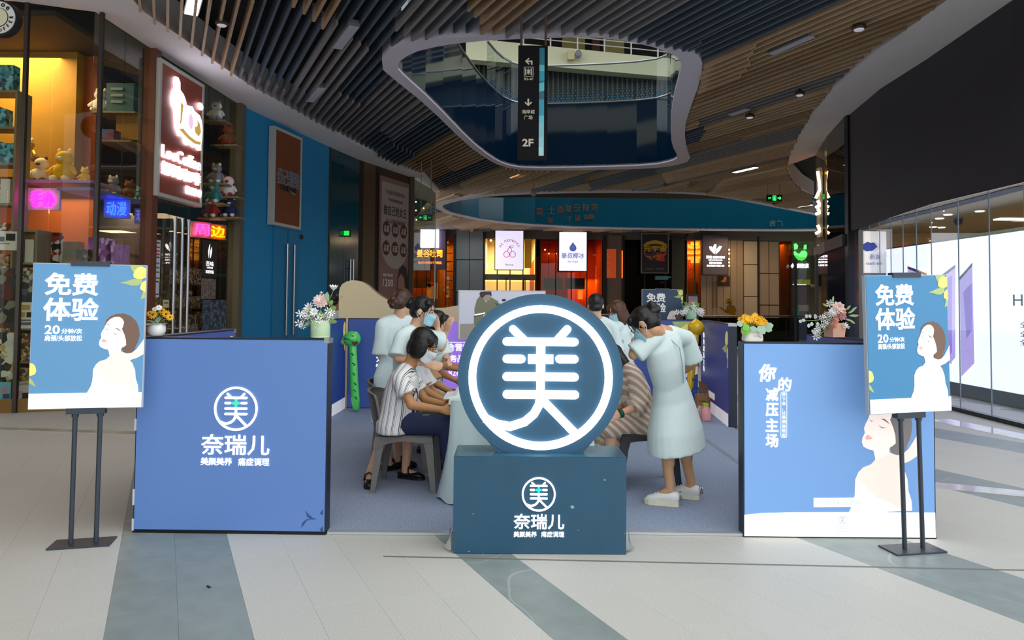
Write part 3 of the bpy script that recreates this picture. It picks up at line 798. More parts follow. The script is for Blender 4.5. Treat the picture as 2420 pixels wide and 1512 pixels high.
# white neon boards
def neon(name, label, txt, quad, Y, col, board, em=5.0, yaw=0.0):
    a = AY(quad[0], quad[1], Y); b = AY(quad[2], quad[3], Y); dxx = V((cos(yaw), sin(yaw), 0)); w = (b.x - a.x) / max(.2, cos(yaw)); nn = V((dxx.y, -dxx.x, 0))
    o = V((a.x, Y, b.z)); h = a.z - b.z; t = thing(name, label, 'sign', o)
    obj('board', MB().obox(o, dxx * w, -nn * .04, Z3 * h), board, t)
    text(txt, o + dxx * w * .5 + Z3 * h * .5, dxx, Z3, w * .74, h * .72, mat(name + ' tube ' + col, col, .4, em=em), t, name='neon_letters', bold=.0, extr=.015, off=.03)
    return t
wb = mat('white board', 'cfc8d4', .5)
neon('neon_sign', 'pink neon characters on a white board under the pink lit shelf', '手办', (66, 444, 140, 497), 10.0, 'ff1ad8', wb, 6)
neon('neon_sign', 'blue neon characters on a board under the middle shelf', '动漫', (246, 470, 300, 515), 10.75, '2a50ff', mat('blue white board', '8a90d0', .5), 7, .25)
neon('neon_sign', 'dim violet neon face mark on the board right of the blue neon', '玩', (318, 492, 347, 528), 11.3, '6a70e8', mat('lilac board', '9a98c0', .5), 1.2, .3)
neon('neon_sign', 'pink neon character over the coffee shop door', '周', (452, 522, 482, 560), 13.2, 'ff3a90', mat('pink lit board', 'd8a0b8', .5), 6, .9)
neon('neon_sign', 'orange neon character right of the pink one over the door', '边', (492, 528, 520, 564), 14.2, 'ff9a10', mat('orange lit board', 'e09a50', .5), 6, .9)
# upper shelf of bay two
zs2 = AY(290, 465, 10.8).z
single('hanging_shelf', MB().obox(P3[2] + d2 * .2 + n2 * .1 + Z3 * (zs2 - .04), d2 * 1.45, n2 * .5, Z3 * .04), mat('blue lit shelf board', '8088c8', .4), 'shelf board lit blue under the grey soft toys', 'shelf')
plush(268, 432, 10.8, .1, gry, wht, 'grey and white soft toy on the blue lit shelf', zs2)
plush(305, 446, 11.0, .09, bro, redp, 'brown soft toy on the blue lit shelf', zs2)
plush(330, 455, 11.2, .07, tealp, wht, 'small teal soft toy at the end of the blue lit shelf', zs2)
def shelf_under(px0, px1, py, Y, label, dep=.4):
    a = AY(px0, py, Y); b = AY(px1, py, Y); single('wall_shelf', MB().box((a.x, Y - .04, a.z - .03), (b.x, Y + dep, a.z - .001)), blush, label, 'shelf')
a, b = AY(252, 196, 11.0), AY(315, 262, 11.0); t = thing('drawer_box', 'teal drawer box with three pale handle strips on the top shelf behind the glass', 'box', (a.x, 11, b.z))
obj('carcass', MB().box((a.x, 11.0, b.z), (b.x, 11.3, a.z)), mat('teal drawer box', '1a5a68', .5), t)
for k in range(3):
    p, q = AY(262, 207 + 15 * k, 10.98), AY(290, 213 + 15 * k, 10.98); obj('handle_strip', MB().box((p.x, 10.975, q.z), (q.x, 11.0, p.z)), mat('pale strip', '8aa098', .5), t)
shelf_under(222, 322, 263, 11.0, 'upper shelf carrying the teal drawer box')
shelf_under(232, 312, 331, 10.8, 'shelf carrying the ochre display cube', .7)
shelf_under(56, 84, 371, 10.5, 'tiny shelf under the gold toy', .25)
px_box('display_cube', 275, 272, 325, 330, 11.1, .3, mat('ochre cube', '9a6a18', .6), 'ochre display cube under the teal drawer box')
plush(238, 255, 11.12, .12, wht, crm, 'white soft toy sitting beside the teal drawer box', AY(244, 263, 11.0).z)
px_box('storage_box', 240, 305, 268, 330, 10.85, .2, mat('blue red tin', '2a60a8', .5, col2='7a1c2c', scale=6), 'small blue and red tin below the white soft toy')
# right part of bay: soft toys on the upper wall and posters lower down
for i, (px, py, r, m, m2, lb) in enumerate(((512, 410, .12, gry, wht, 'grey soft toy high behind the right edge of the coffee sign'), (540, 440, .13, wht, redp, 'white and red soft toy near the olive post'), (506, 455, .13, tealp, wht, 'teal soft toy above the pink neon'), (500, 490, .12, redp, crm, 'red soft toy just above the pink neon'), (545, 490, .12, mat('navy plush', '243058', .9), wht, 'navy soft toy above the orange neon'), (512, 262, .12, wht, gry, 'white soft toy at the top of the narrow window'), (540, 320, .12, bro, redp, 'brown soft toy midway up the narrow window'))):
    Y = 13.4 + .01 * (px - 500); plush(px, py, Y, r, m, m2, lb)
    q = AY(px, py, Y); single('wall_shelf', MB().box((q.x - r * 1.8, Y - r, q.z - r * 1.62 - .03), (q.x + r * 1.8, Y + r * 1.5, q.z - r * 1.62)), blush, 'small shelf under the ' + lb, 'shelf')
dB = (P3[4] - P3[3]).normalized(); nB = V((-dB.y, dB.x, 0))
oB = P3[3] + dB * .3 + nB * .6
shelfunit('display_shelf', 'long shelf of dark packaged goods behind the coffee shop door', oB, dB, 3.0, .35, [.1, .5, .9, 1.3, 1.75, 2.2], mat('dark wood shelf', '3a2a1c', .5))
for i, z in enumerate((.1, .5, .9, 1.3, 1.75)):
    fill_boxes(oB, dB, 3.0, z, .36, 'dim packaged box on the long shelf behind the glass door', 'boxes on the long shelf behind the glass door', wmin=.2, wmax=.4, mats=[pack[4], pack[1], pack[0], pack[2]], k=i)
# notice strips on the door glass and the leaf logo poster
def dq(px, py, off=.02): return hang_pt(px, py, P3[3], P3[4], off)
nb = V((dB.y, -dB.x, 0))
def sticker(name, label, px0, py0, px1, py1, m, cat='notice', off=.02):
    a, b, c = dq(px0, py0, off), dq(px1, py0, off), dq(px0, py1, off); o = V((a.x, a.y, c.z)); w = (V((b.x, b.y, 0)) - V((a.x, a.y, 0))).length; h = a.z - c.z
    t = thing(name, label, cat, o); obj('sheet', MB().obox(o, dB * w, nb * .004, Z3 * h), m, t)
    return t, (lambda u, v, e=.006: o + dB * (u * w) + Z3 * ((1 - v) * h) + nb * e), w, h
nm = mat('notice paper', 'd4d4da', .6); red_i = mat('red ink', 'b03040', .6); blue_i = mat('blue ink', '3a4a80', .6)
t, f, w, h = sticker('door_notice', 'white notice sheet with red and blue lines on the glass door', 364, 566, 379, 655, nm)
for i, (v, m) in enumerate(((.05, blue_i), (.17, red_i), (.27, red_i), (.36, red_i), (.44, blue_i), (.6, mat('grey ink', '6a6a72', .6)), (.72, MC['grey ink']), (.84, MC['grey ink']))):
    obj('printed_line', MB().flat_poly([f(.1, v), f(.1, v + .04), f(.9, v + .04), f(.9, v)]), m, t)
t, f, w, h = sticker('door_notice', 'lower white notice sheet on the glass door', 362, 658, 376, 702, nm)
for v in (.12, .8): obj('printed_line', MB().flat_poly([f(.1, v), f(.1, v + .08), f(.9, v + .08), f(.9, v)]), blue_i, t)
t, f, w, h = sticker('door_notice', 'cream card notice low on the glass door above the yellow flowers', 385, 708, 399, 727, mat('cream card', 'cfc890', .6))
obj('printed_line', MB().flat_poly([f(.15, .3), f(.15, .5), f(.85, .5), f(.85, .3)]), mat('grey ink'), t)
t, f, w, h = sticker('leaf_sign', 'black poster with white leaf logo right of the steel pulls', 479, 566, 513, 655, mat('near black poster', '14120f', .4), 'sign')
lw = mat('white lit logo', 'f0f4f4', .5, em=1.1)
for pts in (((.42, .48), (.36, .3), (.44, .12), (.5, .08), (.47, .3)), ((.5, .48), (.53, .25), (.62, .14), (.64, .3), (.56, .45))): obj('leaf_mark', MB().flat_poly([f(u, v) for u, v in pts]), lw, t)
text('吾味', f(.5, .62), dB, Z3, .55 * w, .13 * h, lw, t); text('OPEN', f(.5, .73), dB, Z3, .4 * w, .05 * h, lw, t); text('欢迎光临', f(.5, .84), dB, Z3, .55 * w, .09 * h, lw, t)
sticker('glass_poster', 'dim framed poster below the white leaf logo', 476, 657, 510, 706, mat('dim poster', '4a3a34', .5, col2='8a8078', scale=20), 'poster')
sticker('glass_poster', 'blue grey sheet of small prints at the foot of the window', 478, 708, 535, 780, busy('blue grey print', ['24384c', '3a5064', '1a2a38', '50687c'], 18), 'poster')
# posters stuck inside the first window
d1_ = (P3[2] - P3[1]).normalized(); n1_ = V((d1_.y, -d1_.x, 0))
def wposter(label, x0, y0, x1, y1, m, lines=(), txt=None):
    a, b, c = (hang_pt(px, py, P3[1], P3[2], -.02) for px, py in ((x0, y0), (x1, y0), (x0, y1))); o = V((a.x, a.y, c.z)); w = (V((b.x, b.y, 0)) - V((a.x, a.y, 0))).length; h = a.z - c.z
    t = thing('window_poster', label, 'poster', o); obj('sheet', MB().obox(o, d1_ * w, n1_ * .003, Z3 * h), m, t); f = lambda u, v, e=.005: o + d1_ * (u * w) + Z3 * ((1 - v) * h) + n1_ * e
    for (u0, v0, u1, v1, mm) in lines: obj('printed_shape', MB().flat_poly([f(u0, v1), f(u1, v1), f(u1, v0), f(u0, v0)]), mm, t)
    if txt: text(txt, f(.5, .12), d1_, Z3, .8 * w, .1 * h, black, t, off=.003, extr=.0005)
ink_ = mat('grey ink'); blu_ = mat('sky blue card', '7ac0d8', .6); yel_ = mat('yellow ink', 'c8a040', .6)
wposter('white printed card beside the window post, upper left', -20, 545, 43, 590, mat('box white card'), ((.1, .3, .5, .55, ink_), (.55, .12, .9, .5, black), (.1, .62, .7, .7, yel_)))
wposter('dark poster with orange figures beside the window post', -20, 632, 39, 775, busy('dark red print', ['16121a', '6a241c', '2a2024', 'b05a24', '3a3038', '8a8070'], 9))
wposter('white sheet of dark prints low beside the window post', -20, 786, 37, 900, busy('black white print', ['e4e2de', 'e8e6e2', '1c1c22', 'd8d4ce', '3a3a42', 'c8b070'], 14))
wposter('sky blue cut out card low at the left edge', -20, 903, 26, 950, blu_, ((.5, .3, .8, .55, mat('pink ink', 'd88ab0', .6)), (.6, .6, .95, .85, blue_i)))
wposter('white sheet with three round prints right of the window post', 46, 714, 78, 776, mat('box white card'), ((.2, .1, .8, .3, yel_), (.1, .38, .45, .58, yel_), (.55, .38, .95, .58, black), (.1, .66, .9, .72, ink_), (.1, .76, .9, .88, ink_)))
wposter('grey sheet headed wanted with pink and black print', 41, 902, 72, 950, mat('pale sheet', 'c8c4c0', .6), ((.1, .45, .45, .7, mat('pink ink')), (.4, .55, .95, .95, black)), 'WANTED')
wposter('dim print of dark figures right of the window post', 48, 660, 78, 712, busy('dim violet print', ['2a2838', '8a8698', '16141c', '5a5468', 'a89c8c'], 12))
text('210', dq(484, 512, .03), dB, Z3, .3, .16, black, w2)
# signs leaning on the rear of the teal bay: green exit lamp
t = thing('exit_sign', 'small green running man sign over the teal glass bay', 'sign', hang_pt(820, 552, P3[5], P3[6], .06))
q = hang_pt(820, 552, P3[5], P3[6], .06); obj('box', MB().box((q.x - .1, q.y - .04, q.z - .08), (q.x + .1, q.y + .04, q.z + .1)), black, t)
obj('lit_face', MB().box((q.x - .07, q.y - .045, q.z - .05), (q.x + .07, q.y - .041, q.z + .07)), mat('green exit light', '18c040', .5, em=1.6), t)
# lamps of the left shop, with unseen shelf fills added to brighten the goods
def lamp(name, loc, e, col, size=.6, spot=False, rot=None):
    l = bpy.data.lights.new(name, 'AREA'); l.energy = e; l.color = lin(col); l.size = size
    o = bpy.data.objects.new(name, l); C.objects.link(o); o.location = loc
    if rot: o.rotation_euler = rot
    o['kind'] = 'helper'; return o
lamp('shop_light', (-7.6, 10.5, 5.2), 130, 'ffd8a0', 1.2); lamp('shop_light', (-7.2, 14.0, 5.2), 130, 'ffc890', 1.5); lamp('shelf_fill_light', (-6.9, 10.75, 3.05), 14, 'ffe0b0', .8); lamp('shelf_fill_light', (-6.3, 12.6, 2.95), 30, 'ffd8a8', .8)
# ------------------------------------------------------------------ right shop front
fasc = mat('dark plum fascia', '2e2b33', .55, spec=.4)
fr = [V((p[0], p[1], 0)) for p in facR]
ZB = 3.0
mb = MB()
for a, b in zip(fr[:-2], fr[1:-1]): mb.wall(b, a, ZB, ZC + .3, .25)
struct('wall_right', mb, fasc)
# glass front below the fascia, one pane after another
w5 = sempty('window_5', 'bright phone shop front of tall glass panes')
glr = glass('phone shop glass', 'f0f4f6', refl=.3)
gp = [V((6.75, 4.6, 0)), V((6.45, 7.6, 0))] + [V((*AZ(*p, ZB)[:2], 0)) for p in ((2420, 432), (2200, 484), (2012, 546))]
path = []
for a, b in zip(gp, gp[1:]):
    n = max(1, round((b - a).length / .62))
    for i in range(n): path.append(a + (b - a) * i / n)
path.append(gp[-1])
for a, b in zip(path, path[1:]):
    d = (b - a).normalized(); obj('glass_pane', MB().wall(a + d * .006, b - d * .006, .06, ZB, .012), glr, w5)
    obj('pane_joint', MB().box((a.x - .006, a.y - .006, .06), (a.x + .006, a.y + .006, ZB)), mat('grey silicone', '9aa6ae', .5), w5)
mb = MB()
for a, b in zip(path, path[1:]): mb.wall(a, b, 0, .06, -.08)
obj('floor_rail', mb, mat('dark steel', '3a3c40', .4, .8), w5)
# room behind
warmw = mat('warm white wall', 'd8c8a8', .7)
struct('wall_right.001', MB().box((11.6, 4.6, 0), (11.8, 15.2, ZB + .1)), warmw)
struct('wall_right.002', MB().box((7.15, 15.2, 0), (11.8, 15.4, 6)), warmw)
struct('ceiling.002', fill([tuple(p[:2]) for p in path] + [(7.1, 15.3), (11.7, 15.3), (11.7, 4.6)], [], ZB + .01), mat('phone shop ceiling', 'b8a888', .7))
struct('wall_right.003', MB().box((6.6, 4.5, 0), (11.8, 4.6, 6)), warmw)
struct('ceiling.003', fill([(6.4, 4.6), (14, 4.6), (14, 18), (7.4, 18)], [], 6.0), mat('black ceiling void'))
for px, py in ((2315, 500), (2220, 517), (2240, 508), (2205, 537), (2225, 538), (2142, 571)):
    p = AZ(px, py, ZB); single('downlight', MB().lathe([(.06, 0), (.07, .02)], 16, (p.x, p.y, ZB - .003)), mat('downlight glow', 'fff2d8', .5, em=5), 'round downlight in the phone shop ceiling', 'lamp', 'downlights of the phone shop')
p = AZ(2397, 518, ZB); single('ceiling_panel_light', MB().box((p.x - .3, p.y - .1, ZB - .01), (p.x + .3, p.y + .1, ZB + .02)), mat('downlight glow'), 'rectangular light panel in the phone shop ceiling', 'lamp')
p = AZ(2264, 515, ZB); t = thing('dome_camera', 'black dome camera on the phone shop ceiling', 'camera', (p.x, p.y, ZB - .16))
obj('base', MB().lathe([(.09, -.02), (.09, .03)], 16, (p.x, p.y, ZB)), mat('grey plastic', '8a8c8e', .4), t); obj('dome', MB().ell((p.x, p.y, ZB - .04), (.075, .075, .09), nu=14, nv=8), mat('black gloss', '060608', .1), t, True)
struct('trim_13', MB().box((10.2, 8, 0), (10.35, 15.1, ZB)), mat('tan panel wall', 'a07a4c', .6), label='tan panelled wall inside the phone shop')
# long screen wall
XS = 7.5
a = onplane(2088, 590, (XS, 0, 0), X3); b = onplane(2420, 545, (XS, 0, 0), X3); c = onplane(2268, 915, (XS, 0, 0), X3)
ya, yb, zt, zb = a.y, 5.6, b.z, .2
t = thing('screen_wall', 'long glowing white and lavender advertising screen in the phone shop', 'screen', (XS, ya, 0))
scr = mat('screen glow', 'e6eaff', .4, em=1.9, emcol='e2e6ff')
obj('screen_face', MB().box((XS - .02, yb, zb), (XS, ya, zt)), scr, t); obj('cabinet', MB().box((XS, yb, zb), (XS + .15, ya, zt + .03)), mat('dark grey metal', '3c3e44', .5, .4), t); obj('plinth', MB().box((XS - .05, yb, 0), (XS + .15, ya, zb)), mat('blue grey plinth', '5a6a7a', .5), t)
def SP(px, py, off=.03): return onplane(px, py, (XS - off, 0, 0), X3)
lav = mat('lavender phone image', 'ccb8fa', .5, em=.95, emcol='c8b4fa'); lav2 = mat('violet phone image', 'a890ee', .5, em=.8, emcol='a48cec'); edge = mat('phone edge line', '5a5a8c', .5, em=.2)
for pts, m, o in ((((2145, 635), (2250, 668), (2250, 860), (2145, 830)), mat('pale lilac image', 'd8ccfa', .5, em=.9, emcol='d4c8fa'), .024), (((2215, 664), (2258, 632), (2258, 845), (2215, 892)), lav, .028), (((2224, 668), (2250, 650), (2250, 832), (2224, 872)), lav2, .032), (((2268, 662), (2298, 628), (2303, 858), (2272, 890)), lav, .028), (((2276, 690), (2296, 668), (2298, 780), (2284, 800)), lav2, .032)):
    obj('phone_image', MB().flat_poly([SP(*q, o) for q in pts]), m, t)
for q0, q1 in (((2215, 664), (2258, 632)), ((2268, 662), (2298, 628)), ((2145, 635), (2190, 652))):
    p0, p1 = SP(*q0), SP(*q1); obj('phone_edge', MB().obox(p0, p1 - p0, (-.004, 0, 0), Z3 * .05), edge, t)
ink = mat('screen ink', '3c4260', .5)
pc = SP(2420, 709); text('HUAWEI', V((XS - .03, pc.y - .42, pc.z)), -Y3, Z3, 1.3, .17, ink, t, off=.0)
for k, py in enumerate((768, 790, 810)):
    pc = SP(2428, py); text('全新折叠旗舰', V((XS - .03, pc.y - .3, pc.z)), -Y3, Z3, .9, .09, ink, t, off=.0)
# sign reflection in the left panes, modelled as a glowing box behind them
q0, q1 = AY(2040, 547, 13.6), AY(2092, 645, 13.6)
t = thing('sign_reflection_box', 'reflection of a blue and white sign modelled as a glowing box behind the glass', 'sign', ((q0.x + q1.x) / 2, 13.6, 0))
obj('lit_face', MB().box((q0.x, 13.55, q1.z), (q1.x, 13.6, q0.z)), mat('ivory reflection glow', 'f2ece4', .5, em=.55), t); obj('back_case', MB().box((q0.x - .02, 13.6, 0), (q1.x + .02, 13.75, q0.z + .03)), mat('grey plastic'), t)
bl = mat('blue print', '4a62c8', .5)
def LB(px, py): return AY(px, py, 13.54)
obj('lip_print', MB().flat_poly([LB(*p) for p in ((2040, 577), (2050, 571), (2058, 574), (2066, 573), (2074, 583), (2062, 592), (2048, 594), (2040, 590))]), bl, t)
text('双燕', LB(2068, 607), X3, Z3, .2, .1, bl, t, mirror=True, off=.0); text('mr.hao', LB(2066, 622), X3, Z3, .3, .06, bl, t, mirror=True, off=.0)
# dark glazed corner tower and the vertical lit sign
twr = sempty('window_6', 'dark glazed corner tower beyond the phone shop')
navyg = mat('dark navy glazing', '14243a', .1, spec=.6); frm = mat('dark window frame', '20232a', .4, .5)
ta, tb = V((*AZ(2003, 275, ZC)[:2], 0)), V((*AZ(1960, 322, ZC)[:2], 0)); tc = V((*AZ(1933, 365, ZC)[:2], 0))
obj('glass_panel', MB().wall(tb, ta, 2.95, ZC, -.06), glass('tower glass', '50686c', refl=1.0), twr)
obj('glass_panel', MB().wall(tc, tb, 2.95, ZC, -.06), glass('amber tower glass', 'd0c8a0', refl=.9), twr)
obj('transom', MB().wall(tb, ta, 2.7, 2.95, -.12).wall(tc, tb, 2.7, 2.95, -.12), frm, twr)
obj('glass_panel', MB().wall(tb, ta, 0, 2.7, -.06), mat('dark navy glazing'), twr)
obj('glass_panel', MB().wall(tc, tb, 0, 2.7, -.06), glass('lower tower glass', '8a9090', refl=1.0), twr)
for p, ww in ((ta, .12), (tb, .1), ((ta + tb) / 2, .07), ((tc + tb) / 2, .04), (ta * .75 + tb * .25, .05)): obj('mullion', MB().box((p.x - ww / 2, p.y - ww, 0), (p.x + ww / 2, p.y + ww / 4, ZC)), frm, twr)
pl = V((*AY(2030, 700, 15.2)[:2], 0))
obj('pier', MB().box((AY(2008, 700, 15.1).x, 15.0, 0), (AY(2036, 700, 15.1).x, 15.4, ZB)), mat('grey brown pier', '4a443e', .5), twr)
struct('wall_right.004', MB().box((18, 21, 0), (18.2, 44, 6)).box((9.3, 20.8, 0), (18.2, 21, 6)).box((9.2, 15.4, 0), (9.3, 21, 6)).box((8.78, 20.0, 0), (9.3, 20.1, 6)), mat('amber room wall', 'b8935a', .7))
lamp('phone_shop_light', (9.3, 11, 2.9), 160, 'ffe6c0', 2.0); lamp('tower_light', (8.5, 19.0, 5.0), 45, 'ffc070', .8)
for px, py in ((1953, 368), (1957, 388)):
    p = AY(px, py, 18.4); t = thing('tower_spot', 'bright spotlight behind the upper tower glass', 'lamp', p, group='spotlights in the corner tower'); obj('lamp_head', MB().lathe([(.05, 0), (.06, .1), (.03, .12)], 12, p), mat('downlight glow'), t); obj('stem', MB().ring_tube([p + Z3 * .1, V((p.x, p.y, 6.05))], .012, 6), black, t)
t = thing('vertical_sign', 'vertical warm white neon sign on the corner of the glazed tower', 'sign', AY(1931, 560, 17.2))
wl_ = mat('warm white led', 'fff0d8', .4, em=4.5, emcol='ffe6c0')
for py0, py1 in ((405, 468), (474, 490), (494, 506), (532, 552)):
    a, b = AY(1932, py0, 17.2), AY(1932, py1, 17.2); mb = MB()
    mb.ring_tube([a, a * .6 + b * .4 + V((.04, 0, 0)), a * .3 + b * .7 + V((.05, 0, 0)), b + V((-.04, 0, 0))], .035, 8); obj('lit_stroke', mb, wl_, t, True)
obj('backing', MB().box((AY(1936, 500, 17.25).x, 17.22, AY(1936, 560, 17.2).z), (AY(1943, 500, 17.25).x, 17.4, AY(1936, 395, 17.2).z)), mat('pale sign edge', 'b8a890', .5), t)
# ------------------------------------------------------------------ rear court: shops at the far side, about 40 m away
BY = BACKY
def B(px, py, Y=BY): return AY(px, py, Y)
def bbox_px(px0, py0, px1, py1, Y, dep=.1):
    """box whose front face spans the pixel rectangle at depth Y"""
    a, b = B(px0, py0, Y), B(px1, py1, Y); return MB().box((a.x, Y, b.z), (b.x, Y + dep, a.z))
def bx(px): return B(px, 700).x
struct('wall_back', MB().box((-8, BY + 4, 0), (-3.6, BY + 4.2, 6)).box((-8, BY + 4, 0), (17, BY + 4.2, 6)), mat('rear wall dark', '2a2622', .8))
struct('ceiling.004', MB().box((-8, BY, 5.2), (17, BY + 4.2, 5.3)), mat('rear ceiling', '3a342c', .8))
struct('trim_14', MB().box((bx(960), BY - .1, 4.98), (bx(1925), BY + .15, ZC + .3)), mat('rear bulkhead', '5a5048', .7), label='bulkhead over the rear shop fronts')
# grey stone panel pier with recessed joints
pier = sempty('wall_back.001', 'grey green stone pier between the rear shops')
stone = mat('grey green stone', '6a7270', .6, var=.08, scale=4); bk = mat('black reveal', '0c0c0e', .6)
for (xa, xb) in ((1079, 1108), (1110, 1141)):
    for (ya, yb) in ((536, 613), (614.5, 690), (691.5, 778)): obj('stone_panel', bbox_px(xa, ya, xb, yb, BY - .3, .2), stone, pier)
obj('backing', MB().box((bx(1076), BY - .12, 0), (bx(1143), BY + .1, 5.2)), bk, pier)
obj('black_reveal', MB().box((bx(1072), BY - .25, 0), (bx(1078), BY, 5.2)), bk, pier)
obj('black_reveal', MB().box((bx(1140.5), BY - .25, 0), (bx(1144), BY, 5.2)), bk, pier)
def room(i, xa, xb, wallm, floor_z=0.0, lamp_e=60, lc='ffcf8a', depth=3.6, Y=BY):
    """recessed shop: side walls, back wall, glass front with mullions and a lamp"""
    a, b = bx(xa), bx(xb); w = sempty('window_%d' % i)
    obj('side_wall', MB().box((a, Y, 0), (a + .05, Y + depth, 5.2)), wallm, w); obj('side_wall', MB().box((b - .05, Y, 0), (b, Y + depth, 5.2)), wallm, w)
    obj('back_wall', MB().box((a, Y + depth, 0), (b, Y + depth + .05, 5.2)), wallm, w)
    lamp('rear_shop_light', ((a + b) / 2, Y + 1.6, 4.9), lamp_e, lc, 1.0)
    return w, a, b
gl_b = glass('rear shop glass', 'dcd8cc', refl=.5)
def fronts(w, a, b, n, z0, z1, m=dk):
    for k in range(n): obj('glass_pane', MB().box((a + (b - a) * k / n + .03, BY + .02, z0), (a + (b - a) * (k + 1) / n - .03, BY + .035, z1)), gl_b, w)
    for k in range(n + 1): obj('mullion', MB().box((a + (b - a) * k / n - .03, BY, 0), (a + (b - a) * k / n + .03, BY + .08, 5.2)), m, w)
# toast shop
w, a, b = room(7, 962, 1076, mat('amber shop wall', 'b07a3c', .7), lamp_e=90, lc='ffb860')
fronts(w, a, b, 5, .05, 5.1)
for k, (x0, x1, c) in enumerate(((1040, 1070, 'c8862c'), (965, 975, 'd8d0c0'))):
    obj('lit_panel', bbox_px(x0, 640 if k else 560, x1, 740, BY + 2.6, .1), mat('amber lit %d' % k, c, .6), w)
obj('cream_panel', bbox_px(1008, 668, 1033, 706, BY + 2.2, .08), mat('cream lit wall', 'f0d090', .6, em=.5, emcol='f0c070'), w)
for py in (560, 578, 597, 617, 640, 662, 684, 705):
    obj('shelf', bbox_px(1053, py, 1068, py + 1.5, BY + .8, .4), blush, w); 
    single('shelf_lamp', bbox_px(1054, py - 8, 1060, py - 3, BY + .9, .15), mat('amber jar', 'e09838', .4, em=.8), 'small amber lit jar on the toast shop shelf', 'jar', 'lit jars on the toast shop shelf')
t = thing('pendant_lamp', 'small dark dome lamp hanging in the toast shop', 'lamp', B(1017, 676, BY + 1.6))
p = B(1017, 674, BY + 1.6); obj('shade', MB().lathe([(.2, .1), (.19, 0), (.1, -.1), (.02, -.12)], 16, p), mat('dark red shade', '3a1410', .4), t); obj('cord', MB().ring_tube([p + Z3 * .1, V((p.x, p.y, 5.19))], .015, 6), black, t)
t = thing('toast_sign', 'dark board with blown out white picture box and orange neon toast lettering', 'sign', B(1015, 640, BY - .5))
obj('board', bbox_px(978, 533, 1052, 637, BY - .5, .15), mat('plum board', '4a3c50', .6), t)
obj('light_box', bbox_px(994, 542, 1036, 585, BY - .75, .22), mat('white violet light', 'f4f0ff', .4, em=6.0, emcol='e8e0ff'), t)
text('曼谷吐司', B(1015, 599, BY - .52), X3, Z3, 1.4, .42, mat('orange neon', 'ffa020', .4, em=4.5), t, bold=.015, extr=.03)
text('曼谷吐司烘焙手作甜品', B(1016, 620.5, BY - .52), X3, Z3, 1.28, .14, mat('orange small neon', 'ff8a30', .4, em=2.2), t, bold=.01, extr=.02)
obj('bracket', MB().box((bx(1010), BY - .36, 5.0), (bx(1020), BY, 5.05)), dk, t)
# yellow shop with the cherry sign
yw = mat('yellow shop wall', 'e0c88a', .7)
w, a, b = room(8, 1144, 1266, yw, lamp_e=260, lc='fff0d0'); fronts(w, a, b, 4, .05, 2.6); obj('transom', MB().box((a, BY - .02, 2.68), (b, BY + .1, 3.0)), mat('grey transom', '5a5650', .5), w)
for px in (1196, 1238, 1241): obj('door_pull', MB().ring_tube([B(px, 657, BY - .05), B(px, 690, BY - .05)], .03, 6), black, w)
obj('yellow_panel', bbox_px(1240, 548, 1256, 633, BY + .9, .3), mat('yellow panel', 'b8952c', .6), w)
for i, (px, py) in enumerate(((1160, 568), (1146, 622), (1151, 625), (1163, 626), (1152, 631))):
    single('filament_bulb', MB().ell(B(px, py, BY + .8), .06, nu=8, nv=6), glow, 'small warm bulb in the yellow shop left of the cherry sign', 'lamp', 'bulbs in the yellow shop', True)
lamp('cherry_spot', (bx(1186), BY + 2.4, 3.4), 30, 'ffd890', .3)
def light_sign(name, label, px0, py0, px1, py1, facem, Y=BY - .7):
    a, b = B(px0, py0, Y), B(px1, py1, Y); t = thing(name, label, 'sign', ((a.x + b.x) / 2, Y, b.z))
    obj('case', MB().box((a.x - .04, Y + .01, b.z - .04), (b.x + .04, Y + .2, a.z + .04)), mat('dark sign case', '26242a', .5), t)
    obj('face', MB().box((a.x, Y - .01, b.z), (b.x, Y + .01, a.z)), facem, t)
    obj('bracket', MB().box(((a.x + b.x) / 2 - .1, Y + .2, a.z - .2), ((a.x + b.x) / 2 + .1, BY, a.z - .14)), dk, t)
    return t, (lambda px, py: AY(px, py, Y - .012))
t, f = light_sign('cherry_sign', 'white lightbox sign with red outlined cherries and arched lettering', 1171, 545, 1236, 637, mat('lilac white lit face', 'e8e2fa', .5, em=.85, emcol='e2dcfa'))
rp = mat('rose print', 'c86a88', .5, em=.35)
def loop_line(pts, r, m, par, closed=False, nm='printed_line'): return obj(nm, MB().ring_tube(pts, r, 5, closed=closed), m, par)
for cx in (1197, 1211.5): loop_line([f(cx + 6.7 * cos(q), 601 + 7 * sin(q)) for q in [2 * pi * k / 18 for k in range(18)]], .02, rp, t, True)
loop_line([f(1198, 594), f(1201, 588), f(1204.5, 584), f(1208, 588), f(1210, 594)], .02, rp, t); loop_line([f(1204.5, 585), f(1208, 580.5), f(1214, 581), f(1212, 585), f(1205, 586)], .02, rp, t)
loop_line([f(1204.5, 585), f(1203, 581.5)], .03, rp, t)
for i, ch in enumerate('At moments'):
    if ch == ' ': continue
    q = radians(152 - 13.8 * i); c = f(1204.5 + 25 * cos(q), 593 - 25 * sin(q))
    xd = V((sin(q), 0, -cos(q))); yd = V((cos(q), 0, sin(q))); text(ch, c, xd, yd, None, .13 if ch not in 'At' else .17, rp, t, off=.0)
text('korea', f(1204, 625), X3, Z3, .42, .12, mat('dark print'), t, off=.0)
for cx in (1197, 1211.5):
    for s in (-2, 2): obj('printed_dot', MB().ell(f(cx + s, 600), .018, nu=6, nv=4), rp, t)
